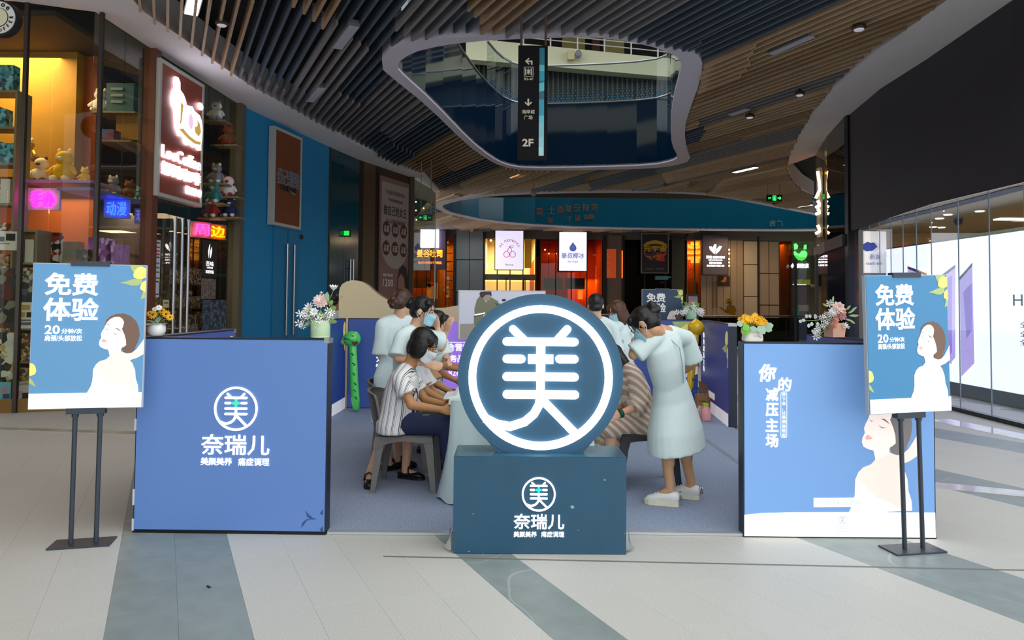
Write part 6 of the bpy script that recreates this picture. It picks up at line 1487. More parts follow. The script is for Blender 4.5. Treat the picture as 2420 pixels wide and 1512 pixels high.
    if not mask: obj('mouth', MB().ell(hp(0, .084, -.056), [q * hs for q in (.022, .008, .0075)], Rm, 10, 6), lipm, t, True)
    # hair
    h = MB(); E = lambda c, r: h.ell(hp(*c), [q * hs for q in r], Rm, 16, 10)
    E((0, -.02, .036), (.083, .098, .092))
    if style == 'bun': E((0, -.045, -.02), (.078, .07, .06)); [E((.018 * cos(a), -.118 + .012 * sin(a * 2), .04 + .02 * sin(a)), (.034, .034, .034)) for a in (0, 1.3, 2.6, 3.9, 5.2)]; E((.035, .042, .075), (.045, .036, .03)); E((-.035, .042, .075), (.045, .036, .03))
    if style == 'lowbun': E((0, -.06, -.02), (.076, .07, .06)); [E((.025 * cos(a), -.122 + .015 * sin(a * 2), -.03 + .028 * sin(a)), (.034, .034, .034)) for a in (0, .9, 1.9, 2.9, 3.9, 5.0)]
    if style == 'bob':
        for s in (-1, 1): E((s * .066, -.005, -.02), (.024, .07, .085))
        E((0, .036, .066), (.07, .05, .042)); E((.03, .06, .05), (.034, .022, .04)); E((-.03, .06, .05), (.034, .022, .04))
        E((0, -.066, -.025), (.074, .045, .085))
    if style == 'longbob':
        for s in (-1, 1): E((s * .07, -.0, -.05), (.022, .06, .115)); E((s * .05, .055, .05), (.04, .036, .05))
        E((0, -.07, -.05), (.078, .045, .11))
    if style == 'long':
        for s in (-1, 1): E((s * .075, .0, -.1), (.026, .055, .17)); E((s * .05, .055, .05), (.04, .036, .05))
        E((0, -.075, -.1), (.08, .045, .19))
    if style == 'short': E((0, -.05, -.03), (.07, .05, .05))
    ho = blob('hair', h, hair, t, .0065, 3)
    if style in ('bun', 'bob', 'longbob', 'lowbun'):
        for s in (-1, 1):
            for k in range(3): obj('loose_strand', MB().ring_tube([hp(s * (.03 + .012 * k), .072 - .012 * k, .085 - .01 * k), hp(s * (.052 + .008 * k), .08 - .02 * k, .045), hp(s * (.064 + .004 * k), .07 - .02 * k, -.01 - .02 * k)], [.004, .003, .0015], 5), hair, t, True)
    if mask:
        g_ = MB(); nu, nv = 16, 8; vs = []
        for layer in (0, .003):
            for j in range(nv + 1):
                v = j / nv; z = -.008 - .102 * v
                for i in range(nu + 1):
                    a = radians(-80 + 160 * i / nu); zz = z + .012 * (abs(a) / 1.4) ** 2 * (1 if v < .5 else 1.4)
                    bulge = .026 * math.exp(-(a / .45) ** 2) * max(0, 1 - abs(v - .3) / .7) + .004 * sin(v * 9) * (1 - (a / 1.4) ** 2)
                    tp = 1 - .16 * v * v
                    vs.append(hp((.066 * tp + layer + bulge * .1) * sin(a), .026 + (.066 * (1 - .12 * v) + layer) * cos(a) + bulge + .006, zz))
        k0 = (nu + 1) * (nv + 1); fs = []
        for j in range(nv):
            for i in range(nu):
                q = (j * (nu + 1) + i, j * (nu + 1) + i + 1, (j + 1) * (nu + 1) + i + 1, (j + 1) * (nu + 1) + i); fs += [q, tuple(k0 + x for x in q[::-1])]
        g_.add(vs, fs); mo = obj('face_mask', g_, mask, t, True)
        for s in (-1, 1):
            obj('ear_loop', MB().ring_tube([hp(s * .066, .04, -.018), hp(s * .078, .0, .012), hp(s * .084, -.024, .0), hp(s * .08, -.024, -.03), hp(s * .068, .02, -.08)], .0022, 5), loopm, mo, True)
    # clothes
    c = MB()
    if top in ('dress', 'robe'):
        hem = hem or V((P.x, P.y, .42)); w_ = mid * .45 + P * .55
        c.ring_tube([hem, hem * .6 + P * .4, P, w_, mid, mid * .35 + N * .65, N - Z3 * .02, N + Z3 * .012], [hemr, (hemr[0] * .93, hemr[1] * .96), (tr[0] * 1.08, tr[1] * 1.06), (tr[0] * waist, tr[1] * waist), tr, (tr[0] * .82, tr[1] * 1.02), (.075, .1), (.058, .066)], 24, up=fw)
    else:
        c.ring_tube([P - Z3 * .07, P, P * .6 + mid * .4, mid, mid * .35 + N * .65, N - Z3 * .02, N + Z3 * .012], [(tr[0] * 1.1, tr[1] * 1.08), (tr[0] * 1.12, tr[1] * 1.08), (tr[0] * 1.05, tr[1]), tr, (tr[0] * .8, tr[1] * 1.02), (.075, .1), (.057, .064)], 22, up=fw)
    for i in range(2):
        e = SH[i].lerp(EL[i], min(sleeve, 1.0)); c.cap(N.lerp(SH[i], .35), SH[i], .068, .066)
        pts = [SH[i], SH[i].lerp(e, .5), e]
        c.ring_tube([SH[i] + (SH[i] - e).normalized() * .03] + pts, [.03, .068, (slr[0] + .068) / 2, slr[1]], 14)
        if sleeve > 1: e2 = EL[i].lerp(WR[i], sleeve - 1); c.ring_tube([EL[i] - (e2 - EL[i]) * .2, EL[i], e2], [.06, slr[1], slr[1] * 1.1], 14)
    if top == 'robe' or (top == 'dress' and seated):
        for i in range(2): c.cap(P, KN[i], .13, .1, 14)
        kk = (KN[0] + KN[1]) / 2; c.cap(kk, V((kk.x, kk.y, max(.25, kk.z - .3))), .12, .14, 14)
    blob({'dress': 'dress', 'robe': 'robe'}.get(top, 'shirt'), c, topm, t, .011, 5)
    if top == 'dress' and not seated:
        zb = MB(); q0, q1 = N - fw * .075 - Z3 * .05, P.lerp(mid, .45) - fw * (tr[0] * waist + .012); zb.ring_tube([q0, N.lerp(mid, .5) - fw * (tr[0] * .95 + .012), mid - fw * (tr[0] + .008), q1], .0035, 5); obj('back_zip', zb, mat('mint zip', 'a0bcbc', .6), t)
    if botm:
        q = MB(); q.ring_tube([P - Z3 * .06, P, P + Z3 * .08], [(.11, .16), (.125, .17), (.115, .16)], 18, up=fw)
        for i in range(2): q.cap(HP_[i] + Z3 * .015, KN[i], .095, .08, 14).cap(KN[i], KN[i].lerp(AN[i], .8), .078, .062, 14)
        blob('trousers', q, botm, t, .011, 4)
    if shoe:
        for i in range(2):
            d = V((toes[i].x, toes[i].y, 0)).normalized(); lt = V((-d.y, d.x, 0)); a = V((AN[i].x, AN[i].y, ground)); fr = lambda x, y, z: a + d * x + lt * y + Z3 * z
            out = [(-.065, .0), (-.06, .025), (-.03, .035), (.03, .037), (.09, .045), (.14, .042), (.17, .024), (.178, 0), (.17, -.024), (.14, -.04), (.09, -.042), (.03, -.034), (-.03, -.033), (-.06, -.025)]
            if shoe == 'sneaker':
                so = obj('shoe', MB().prism([fr(x * 1.06, y * 1.1, .001) for x, y in out], Z3 * .036), mat('cream rubber sole', 'e6e0c8', .6), t)
                up_ = MB().ring_tube([fr(-.07, 0, .055), fr(-.055, 0, .06), fr(-.01, 0, .065), fr(.05, 0, .062), (fr(.11, 0, .05)), fr(.16, 0, .042), fr(.178, 0, .036)], [(.02, .02), (.042, .034), (.046, .038), (.04, .041), (.028, .042), (.018, .032), (.006, .012)], 14, up=Z3); obj('upper', up_, mat('white leather upper', 'eceae6', .45), so, True)
                obj('heel_tab', MB().ring_tube([fr(-.078, 0, .05), fr(-.074, 0, .105)], [(.012, .026), (.008, .026)], 10, up=d), mat('silver heel tab', 'b4b8bc', .25, .8), so, True)
                for k in range(4): obj('lace', MB().ring_tube([fr(.035 + .022 * k, -.022, .1 - .009 * k), fr(.04 + .022 * k, 0, .112 - .01 * k), fr(.035 + .022 * k, .022, .1 - .009 * k)], .005, 5), loopm, so, True)
            else:
                so = obj('shoe', MB().prism([fr(x, y, .001) for x, y in out], Z3 * .018), mat('black sole', '0e0e10', .6), t)
                up_ = MB().ring_tube([fr(-.066, 0, .035), fr(-.05, 0, .04), fr(0, 0, .034), fr(.06, 0, .034), fr(.12, 0, .034), fr(.165, 0, .026), fr(.178, 0, .02)], [(.018, .016), (.034, .032), (.026, .036), (.026, .039), (.026, .042), (.014, .028), (.004, .01)], 14, up=Z3); obj('upper', up_, shoe_b, so, True)
                obj('strap', MB().ring_tube([fr(.045, -.038, .04), fr(.04, -.03, .085), fr(.035, 0, .1), fr(.04, .03, .085), fr(.045, .038, .04)], .008, 6), shoe_b, so, True)
    return t
A_ = AY
def pt(*a): return [A_(*q) for q in a]
stripe = stripes('black and white striped shirt cloth', ['eceae8', '2a2a2e', '8a8a8e'], (.95, -.25, -.12), .046, .8, .008, [(0, 0), (.38, 1), (.47, 0), (.57, 1), (.64, 0), (.84, 2), (.88, 0)])
# seated client in the striped shirt, facing right
person('seated person with short black hair, white mask and black striped white shirt on grey chair', A_(1000, 815, 5.72), (.86, -.2, -.42), A_(962, 866, 5.75), pt((968, 893, 5.93), (946, 897, 5.57)), pt((1005, 945, 5.92), (972, 957, 5.5)), pt((1048, 955, 5.8), (1040, 967, 5.48)), A_(934, 999, 5.76),
       pt((1058, 1003, 5.88), (1056, 1005, 5.63)), pt((1072, 1140, 5.9), (1070, 1148, 5.65)), [X3, X3], skin=skin2, hair=hair_b, style='bob', hs=1.1, mask=maskw, top='shirt', topm=stripe, botm=denim, shoe='mary', sleeve=.62, slr=(.075, .08), tr=(.135, .19), vox=.0055, curl=.9, seated=True, pnorm=[None, V((-.2, .9, -.3))])
# therapist looking right with a blue mask
person('standing person in pale mint dress with blue mask, looking right behind the striped client', A_(1000, 735, 6.0), (.93, -.16, -.22), A_(977, 778, 6.02), pt((1012, 795, 6.14), (950, 797, 5.87)), pt((1042, 806, 6.24), (941, 846, 5.8)), pt((1035, 778, 6.24), (1000, 858, 5.72)), A_(957, 905, 6.1),
       None, pt((958, 1108, 6.08), (872, 1124, 5.88)), [V((.9, -.3, 0)), V((.2, -1, 0))], skin=skin1, hair=hair_b, style='bun', mask=maskb, hem=A_(945, 1000, 6.12), hemr=(.17, .2), shoe='mary', vox=.0065, curl=.7, tr=(.115, .165))
person('standing person with brown low bun seen from behind, in pale mint dress at the left', A_(953, 715, 6.45), (.55, .8, -.25), A_(941, 752, 6.45), pt((905, 768, 6.36), (978, 768, 6.56)), pt((902, 842, 6.36), (990, 850, 6.6)), pt((925, 862, 6.72), (985, 860, 6.8)), A_(927, 892, 6.42),
       None, pt((918, 1096, 6.35), (940, 1092, 6.48)), [V((.7, .5, 0)), V((.9, -.1, 0))], skin=skin1, hair=hair_br, style='lowbun', hem=A_(920, 1003, 6.36), hemr=(.16, .165), shoe='mary', tr=(.115, .165))
person('person in mint dress with dark hair and raised hand, half hidden at the purple poster', A_(1036, 762, 7.05), (.95, -.15, -.25), A_(1026, 796, 7.1), pt((1044, 806, 7.22), (1022, 808, 6.92)), pt((1052, 840, 7.2), (1043, 822, 6.85)), pt((1060, 850, 7.0), (1054, 786, 6.8)), A_(1015, 895, 7.15), skin=skin1, hair=hair_d, style='longbob', tr=(.11, .16), shoe='mary', hs=.95)
person('seated person in white shirt leaning on the table behind the striped client', A_(1000, 828, 6.5), (.9, .1, -.45), A_(982, 862, 6.5), pt((1000, 880, 6.66), (986, 886, 6.33)), pt((1022, 925, 6.66), (1010, 926, 6.3)), pt((1052, 940, 6.55), (1047, 944, 6.25)), A_(958, 978, 6.5), pt((1052, 985, 6.62), (1050, 985, 6.38)), pt((1064, 1098, 6.62), (1060, 1105, 6.4)), [X3, X3], skin=skin2, style='short', top='shirt', topm=mat('white shirt cloth', 'dcd8da', .8), botm=blk, shoe='mary', sleeve=.7, vox=.0065, hs=.95)
person('seated person in tan shirt with both forearms on the table', A_(1000, 826, 7.0), (.9, .1, -.45), A_(1002, 852, 7.0), pt((1022, 862, 7.15), (1010, 868, 6.86)), pt((1044, 882, 7.12), (1029, 906, 6.84)), pt((1076, 898, 7.05), (1066, 926, 6.8)), A_(985, 958, 7.0), pt((1058, 962, 7.12), (1056, 962, 6.88)), pt((1066, 1075, 7.12), (1064, 1080, 6.9)), [X3, X3], skin=skin2, style='short', top='shirt', topm=mat('tan shirt cloth', 'b08a60', .85), botm=blk, shoe='mary', sleeve=.85, vox=.0065, hs=.9)
camo = busy('green leaf print cloth', ['5a7a48', 'c8cc9a', '8aa068', '3c5a34', 'd8d4b0'], 22, .85)
person('seated person in green leaf print clothes farthest along the table', A_(1008, 810, 7.6), (.9, .1, -.4), A_(1020, 836, 7.6), pt((1040, 842, 7.75), (1034, 846, 7.46)), pt((1058, 864, 7.72), (1051, 866, 7.44)), pt((1092, 868, 7.65), (1088, 873, 7.4)), A_(1015, 935, 7.6), pt((1078, 938, 7.72), (1076, 938, 7.48)), pt((1082, 1040, 7.72), (1080, 1045, 7.5)), [X3, X3], skin=skin2, style='short', top='shirt', topm=camo, botm=camo, shoe='mary', sleeve=.6, hs=.9)
# therapist in front on the right, back to us, bending over the robed client
person('person in pale mint dress and white sneakers bending forward, back turned, at the right', A_(1524, 768, 5.1), (-.62, .3, -.72), A_(1562, 783, 5.2), pt((1538, 803, 5.1), (1622, 800, 5.46)), pt((1497, 838, 5.1), (1638, 858, 5.52)), pt((1500, 806, 5.42), (1600, 888, 5.7)), A_(1588, 940, 5.4),
       None, pt((1583, 1151, 5.33), (1634, 1142, 5.52)), [V((-.9, .35, 0)), V((-.85, .5, 0))], skin=skin3, hair=hair_b, style='bun', hs=1.05, mask=maskb, hem=A_(1600, 1063, 5.42), hemr=(.2, .26), shoe='sneaker', sleeve=.92, slr=(.08, .084), tr=(.125, .175), vox=.0065, waist=.86, up=(-.35, .3, .8))
robe = stripes('beige and white striped robe cloth', ['e8dcd0', 'c2a088'], (.62, .3, .72), .05, .8, .03, [(0, 0), (.45, 1)])
person('seated person in beige striped robe with dark green wristband, right of the disc sign', A_(1447, 848, 5.95), (-.85, .1, -.5), A_(1482, 868, 5.92), pt((1502, 890, 5.74), (1490, 884, 6.1)), pt((1513, 957, 5.68), (1500, 950, 6.12)), pt((1470, 975, 5.62), (1455, 965, 6.0)), A_(1523, 1000, 5.95),
       pt((1440, 1008, 5.8), (1440, 1005, 6.08)), pt((1445, 1120, 5.8), (1445, 1112, 6.08)), [-X3, -X3], skin=skin1, hair=hair_d, style='long', top='robe', topm=robe, shoe='mary', sleeve=1.45, slr=(.08, .075), tr=(.13, .18), hem=A_(1522, 1030, 5.95), hemr=(.17, .2), vox=.006, seated=True, hs=.95, curl=.6)
w0 = A_(1470, 975, 5.62); e0 = A_(1513, 957, 5.68); dw = (w0 - e0).normalized()
single('wristband', MB().ring_tube([w0 - dw * .0, w0 + dw * .028], .036, 14), mat('dark green band', '14503c', .5), 'dark green band round the wrist of the robed client', 'wristband', smooth=True)
person('person with black hair seen from behind over the top right of the disc', A_(1408, 722, 7.4), (.15, .97, -.25), A_(1412, 756, 7.4), pt((1374, 776, 7.4), (1448, 774, 7.4)), pt((1370, 840, 7.35), (1458, 835, 7.4)), pt((1390, 850, 7.6), (1440, 850, 7.65)), A_(1412, 890, 7.42), skin=skin1, hair=hair_b, style='short', tr=(.115, .17), shoe='mary')
person('person with chestnut bob and blue mask looking down at the right of the disc', A_(1459, 736, 8.0), (-.86, -.36, -.36), A_(1468, 766, 8.02), pt((1450, 780, 7.86), (1488, 780, 8.2)), pt((1457, 812, 7.75), (1500, 815, 8.15)), pt((1436, 818, 7.7), (1470, 835, 7.95)), A_(1478, 885, 8.05), skin=skin1, hair=mat('chestnut hair', '5a3418', .45, var=.4, scale=40, bump=.4), style='longbob', mask=maskb, tr=(.115, .16), shoe='mary', hem=A_(1482, 985, 8.05), hs=1.0)
person('person with black hair seen from behind the white flowers on the left counter', A_(793, 712, 11.3), (.35, .9, -.2), A_(795, 735, 11.3), pt((772, 748, 11.3), (818, 748, 11.4)), pt((770, 792, 11.2), (822, 792, 11.4)), pt((780, 820, 11.4), (812, 820, 11.6)), A_(796, 835, 11.3), skin=skin2, hair=hair_b, style='short', tr=(.115, .17), shoe='mary', vox=.01)
yu = mat('yellow work clothes', 'c89820', .8)
tw = person('worker in yellow helmet and yellow uniform standing far behind the balustrade', A_(1722, 716, 26), (-.9, -.25, -.25), A_(1726, 723, 26), pt((1720, 726, 25.8), (1733, 726, 26.1)), pt((1718, 737, 25.6), (1735, 736, 26.0)), pt((1708, 731, 25.5), (1716, 733, 25.7)), A_(1730, 750, 26), skin=skin2, style='short', mask=maskw, top='shirt', topm=yu, botm=mat('olive work trousers', '6a5a20', .8), shoe='mary', sleeve=.9, vox=.012)
hq = A_(1722, 716, 26)
obj('helmet', MB().lathe([(.15, .03), (.152, .045), (.128, .05), (.12, .11), (.09, .16), (.04, .185), (.01, .19)], 18, hq), mat('yellow helmet', 'e0b018', .35), tw, True)
# ------------------------------------------------------------------ furniture and small things of the booth
plas = mat('warm grey plastic', '77736e', .5, bump=.03); plas2 = mat('charcoal plastic', '2e2f34', .5)
def chair(label, loc, rz, m, group=None):
    """moulded plastic chair facing +X"""
    t = thing('plastic_chair', label, 'chair', loc, rz, group); L = dict(parent=t, local=True)
    q = MB(); n = 7; top = []; 
    for i in range(n + 1):
        for j in range(n + 1):
            x, y = -.21 + .43 * i / n, -.215 + .43 * j / n; top.append((x, y, .452 - .014 * (1 - ((x) / .22) ** 2) * (1 - (y / .22) ** 2) - .01 * (i / n < .3)))
    k0 = len(top); top += [(x, y, z - .03) for x, y, z in top]; W = n + 1
    fs = []
    for i in range(n):
        for j in range(n):
            a = (i * W + j, (i + 1) * W + j, (i + 1) * W + j + 1, i * W + j + 1); fs += [a, tuple(k0 + v for v in a[::-1])]
    ring_ = [i * W for i in range(W)] + [(W - 1) * W + j for j in range(1, W)] + [i * W + W - 1 for i in range(W - 2, -1, -1)] + [j for j in range(W - 2, 0, -1)]
    fs += [(ring_[k], k0 + ring_[k], k0 + ring_[(k + 1) % len(ring_)], ring_[(k + 1) % len(ring_)]) for k in range(len(ring_))]
    obj('seat', q.add(top, fs), m, t, True, True)
    for sx in (-1, 1):
        for sy in (-1, 1):
            l = MB(); tp = V((sx * .2, sy * .2, .44)); bt = V((sx * .235, sy * .235, .013)); a, b = .042, .019
            vs = [tp + V((-sx * a * 1.3, 0, 0)), tp + V((sx * .012, 0, 0)), tp + V((sx * .012, sy * .014, 0)), tp + V((-sx * a * 1.3, sy * .014, 0))]
            vs = []
            for c, hw, hd in ((bt, b, .014), (bt.lerp(tp, .75), b + .012, .017), (tp, a, .02)):
                for u, v in ((-1, -1), (1, -1), (1, 1), (-1, 1)): vs.append(c + V((u * hw - sx * (hw - .02), v * hd, 0)))
            l.add(vs, [(3, 2, 1, 0), (8, 9, 10, 11)] + [(r * 4 + i, r * 4 + (i + 1) % 4, r * 4 + 4 + (i + 1) % 4, r * 4 + 4 + i) for r in range(2) for i in range(4)])
            obj('leg', l, m, t, False, True)
    for sy in (-1, 1):
        pts = [(-.22, .44), (.22, .44), (.22, .4), (.15, .392), (.1, .4), (0, .408), (-.08, .4), (-.14, .385), (-.22, .34)]
        obj('apron', MB().prism([V((x, sy * .212, z)) for x, z in pts], V((0, sy * .018, 0))), m, t, False, True)
    bk_ = MB(); vs = []; nn = 10
    for lay in (0, .022):
        for i in range(6):
            for j in range(nn + 1):
                y = -.215 + .43 * j / nn; z = .43 + .36 * i / 5; x = -.2 - .07 * i / 5 - .035 * (1 - (2 * y / .43) ** 2) - lay + .05 * (abs(2 * y / .43) ** 4)
                if i == 5: z -= .03 * abs(2 * y / .43) ** 3
                vs.append((x, y, z))
    W = nn + 1; k0 = 6 * W; fs = []
    for i in range(5):
        for j in range(nn): a = (i * W + j, i * W + j + 1, (i + 1) * W + j + 1, (i + 1) * W + j); fs += [a, tuple(k0 + v for v in a[::-1])]
    edge = [j for j in range(W)] + [i * W + W - 1 for i in range(1, 6)] + [5 * W + j for j in range(W - 2, -1, -1)] + [i * W for i in range(4, 0, -1)]
    fs += [(edge[k], edge[(k + 1) % len(edge)], k0 + edge[(k + 1) % len(edge)], k0 + edge[k]) for k in range(len(edge))]
    obj('backrest', bk_.add(vs, fs), m, t, True, True); return t
ca, cb = AZ(880, 1170), AZ(1025, 1168)
c1 = chair('warm grey plastic chair under the striped client', ((ca.x + cb.x) / 2, (ca.y + cb.y) / 2 + .235, 0), 0, plas)
chair('charcoal plastic chair under the robed client', (1.1, 5.96, 0), pi, plas2)
for Y, nm in ((6.5, 'white shirt'), (7.03, 'tan shirt'), (7.62, 'green leaf print')): copy_tree(c1, V((AY({6.5: 955, 7.03: 985, 7.62: 1012}[Y], 900, Y).x, Y, 0)), 0, 'grey plastic chair under the client in %s' % nm)
# long table with mint cloth
tt = thing('treatment_table', 'long white topped table behind the disc sign', 'table', (.08, 6.6, 0)); wt = mat('white laminate', 'eeeeec', .4)
obj('table_top', MB().box((-.46, 5.34, .735), (.62, 8.1, .76)), wt, tt)
for x in (-.36, .54):
    for y in (5.5, 8.0): obj('leg', MB().ring_tube([(x, y, .014), (x, y, .735)], .02, 10), mat('grey powder leg', '8a8e92', .4, .5), tt)
cl = MB(); vs = []; nz = 12; prof = []
def edge_pts():
    pts = []
    for k in range(14): pts.append(V((-.44, 6.3 - .96 * k / 13, 0)))
    for k in range(1, 27): pts.append(V((-.44 + 1.04 * k / 26, 5.33, 0)))
    for k in range(1, 14): pts.append(V((.6, 5.33 + .97 * k / 13, 0)))
    return pts
ep = edge_pts(); ne = len(ep); cen = V((.08, 6.6, 0))
for i in range(nz + 1):
    f = i / nz
    for k, p in enumerate(ep):
        o = V((-1, 0, 0)) if k < 13 else (V((0, -1, 0)) if 14 < k < 39 else V((1, 0, 0)))
        if k in (13, 14): o = V((-.8, -.7, 0))
        if k in (38, 39): o = V((.7, -.7, 0))
        fold = .5 + .5 * sin(k * 1.25 + .6 * f); cor = 1.9 if 10 < k < 17 or 36 < k < 42 else 1
        amp = (.012 + .05 * fold * f) * cor if 9 < k < 44 else .012
        vs.append(p + o * (f * amp + .006) + V((0, 0, .764 - f * (.745 - .03 * fold * (k % 3 == 0)))))
cl.add(vs, [(i * ne + k, i * ne + k + 1, (i + 1) * ne + k + 1, (i + 1) * ne + k) for i in range(nz) for k in range(ne - 1)])
cl.add([ep[0] + Z3 * .764, *(p + Z3 * .764 for p in ep[1:])], [tuple(range(ne))])
single('tablecloth', cl, mat('pale mint tablecloth', 'cfe4e2', .8, bump=.05, scale=5), 'pale mint cloth draped over the front of the table to the carpet', 'tablecloth', smooth=True)
single('arm_pad', MB().prism([AY(*q, 5.5) for q in ((1049, 937), (1078, 935), (1084, 915), (1092, 915), (1092, 943), (1049, 943))], V((0, .3, 0))), wt, 'white arm pad on the left edge of the table', 'pad')
bg = AY(1014, 984, 5.62); t = thing('handbag', 'small black handbag with metal buckle on the lap of the striped client', 'bag', bg - Z3 * .045)
obj('bag_body', MB().prism([bg + V((x, 0, z)) for x, z in ((-.09, -.04), (.09, -.045), (.1, -.01), (.07, .03), (-.05, .035), (-.1, .01))], V((0, .2, 0))), mat('black bag leather', '141418', .4), t); obj('buckle', MB().ring_tube([bg + V((x, -.004, z)) for x, z in ((-.05, .012), (.0, .014), (0, -.014), (-.05, -.016))], .004, 6, closed=True), steel, t)
# purple board and white picture board
t = thing('purple_board', 'lavender lit board with white lettering behind the clients', 'board', AZ(1090, 990)); Yb = 9.35
a, b = AY(1036, 759, Yb), AY(1180, 905, Yb); obj('panel', MB().box((a.x, Yb, .02), (b.x, Yb + .06, a.z)), mat('lavender lit board', 'a078dc', .45, em=.5, emcol='a078e4'), t); obj('foot', MB().box((a.x + .05, Yb - .12, .014), (b.x - .05, Yb + .18, .03)), mat('dark sign case'), t)
FB = lambda px, py: AY(px, py, Yb - .002)
text('综合营销', FB(1075, 820), X3, Z3, .4, .1, LBm, t, bold=.02); text('服务品牌', FB(1080, 847), X3, Z3, .4, .095, LBm, t, bold=.02); text('8260', FB(1078, 881), X3, Z3, .2, .075, LBm, t); obj('line', MB().box((a.x + .02, Yb - .003, FB(0, 801).z), (b.x - .02, Yb, FB(0, 799).z)), mat('pale lilac image'), t)
Yp = 8.95; a, b = AY(1086, 688, Yp), AY(1286, 800, Yp); t = thing('picture_board', 'white framed picture board of a person in an olive top above the disc sign', 'board', ((a.x + b.x) / 2, Yp, .014))
obj('frame', MB().box((a.x - .015, Yp + .005, b.z - .015), (b.x + .015, Yp + .06, a.z + .015)), mat('pale frame', 'c8c8cc', .4), t); obj('picture', MB().box((a.x, Yp, b.z), (b.x, Yp + .006, a.z)), mat('pale picture ground', 'c6c8d4', .5, em=.2, emcol='ccd0e0'), t)
FP = lambda px, py, e=.002: AY(px, py, Yp - e)
for pts, m, e in ((((1087, 765), (1285, 762), (1285, 799), (1087, 799)), mat('printed beige table', 'b0a89c', .5), .001), (((1135, 698), (1127, 708), (1121, 730), (1122, 748), (1140, 745), (1150, 742), (1175, 728), (1178, 712), (1160, 702), (1148, 715), (1142, 702)), mat('printed olive top', '828468', .5), .003), (((1120, 744), (1140, 742), (1150, 765), (1120, 768)), mat('printed olive top'), .003), (((1138, 700), (1144, 688), (1158, 688), (1161, 698), (1158, 708), (1150, 712), (1143, 708)), mat('printed dull skin', 'b09c94', .5), .004), (((1133, 694), (1136, 689), (1161, 689), (1162, 700), (1156, 696), (1147, 697), (1141, 704), (1136, 702)), mat('printed dark hair', '3c3636', .5), .005), (((1121, 743), (1146, 738), (1146, 741), (1122, 746)), mat('printed white', 'fcfaf8'), .006), (((1170, 714), (1186, 718), (1184, 726), (1172, 722)), mat('printed olive top'), .003), (((1186, 707), (1194, 706), (1196, 711), (1187, 712)), mat('dark print'), .004)):
    obj('printed_shape', MB().flat_poly([FP(x, y, e) for x, y in pts]), m, t)
for x in (a.x + .2, b.x - .2): obj('post', MB().ring_tube([(x, Yp + .03, .014), (x, Yp + .03, b.z - .01)], .02, 8), mat('pale frame'), t)
# wavy cream seat back
wv = [(801, 752), (801, 692), (803, 680), (809, 671), (819, 665), (832, 662), (846, 663), (858, 667), (870, 675), (884, 688), (898, 699), (914, 708), (935, 716), (960, 722), (990, 726), (1020, 728), (1050, 727), (1085, 721), (1130, 712)]
Yw = 10.75; pts = [AY(x, y, Yw) for x, y in wv]; pts[0].z = 0; pts.append(V((pts[-1].x, Yw, 0)))
t = thing('wave_bench', 'cream wave shaped bench back behind the rear left booth wall', 'bench', (sum(p.x for p in pts) / len(pts), Yw, 0))
obj('back_panel', MB().prism(pts, V((0, .05, 0))), mat('cream bench paint', 'e2d0a8', .6), t); obj('upholstered_edge', MB().prism([p + V((0, .05, 0)) for p in pts], V((0, .22, 0))), mat('taupe bench edge', '7a6c56', .7), t)
obj('seat', MB().box((pts[0].x + .1, Yw + .27, .0), (pts[-1].x, Yw + .8, .42)), mat('cream bench paint'), t)
chip = mat('chipped spot', '5a4a34', .7)
for x, y in ((806, 702), (809, 700), (804, 705), (803, 709)): obj('chip', MB().flat_poly([AY(x + 1.2 * cos(q), y + .8 * sin(q), Yw - .002) for q in [2 * pi * i / 6 for i in range(6)]]), chip, t)
# inflatables
gin = mat('glossy green vinyl', '5ce868', .2, coat=.4); yin = mat('glossy yellow vinyl', 'f4c414', .25, coat=.4); bkm = mat('black marks', '0c0c0c', .5); mouth = mat('dark mouth print', '4a2c24', .4)
h0, b0 = AY(832, 801, 9.72), AY(841, 966, 9.62); t = thing('inflatable_stick', 'green inflatable mallet with round head leaning on the rear left wall', 'inflatable', V((b0.x, b0.y, .014)))
nk = h0.lerp(b0, .1)
tube = [h0.lerp(b0, k / 8) for k in range(9)]; obj('stick', MB().ring_tube([p + V((.004 * sin(k), 0, 0)) for k, p in enumerate(tube)] + [b0 - Z3 * .028], [.05, .052, .05, .054, .056, .056, .058, .056, .045, .015], 16), gin, t, True)
rx = Matrix.Rotation(radians(-10), 3, 'Y')
obj('head', MB().ell(h0, (.118, .105, .108), rx, 20, 14).ell(h0 + V((.03, -.01, .045)), (.07, .075, .06), rx, 16, 10), gin, t, True)
obj('mouth', MB().prism([h0 + V((x, -.103 + .3 * max(0, x - .03), z)) for x, z in ((.01, -.02), (.06, -.03), (.105, -.025), (.095, -.06), (.055, -.085), (.03, -.06))], V((0, -.004, 0))), mouth, t)
obj('mouth_line', MB().ring_tube([h0 + V((x, -.1 - .002, z)) for x, z in ((-.09, .01), (-.05, .012), (.01, -.018))], .004, 6), bkm, t); obj('eye', MB().ell(h0 + V((.03, -.095, .055)), (.02, .01, .026), nu=10, nv=8), mat('pale green eye', 'b8e8a8', .4), t, True); obj('pupil', MB().ell(h0 + V((.035, -.103, .05)), (.007, .006, .014), nu=8, nv=6), bkm, t, True)
for k, f in enumerate((.22, .36, .5, .64, .74, .84)):
    p = h0.lerp(b0, f) + V((.01 + .01 * (k % 2), -.052, 0)); obj('claw_mark', MB().ring_tube([p + V((-.025, 0, .012)), p + V((-.005, -.004, .016)), p + V((.008, -.004, 0)), p + V((-.008, -.004, -.014)), p + V((.018, 0, -.008))], .005, 5), bkm, t)
h1, b1 = AY(1645, 774, 10.1), AY(1629, 925, 9.95); t = thing('inflatable_stick', 'yellow inflatable mallet with pointed head leaning on the rear right wall', 'inflatable', V((b1.x, b1.y, .014)))
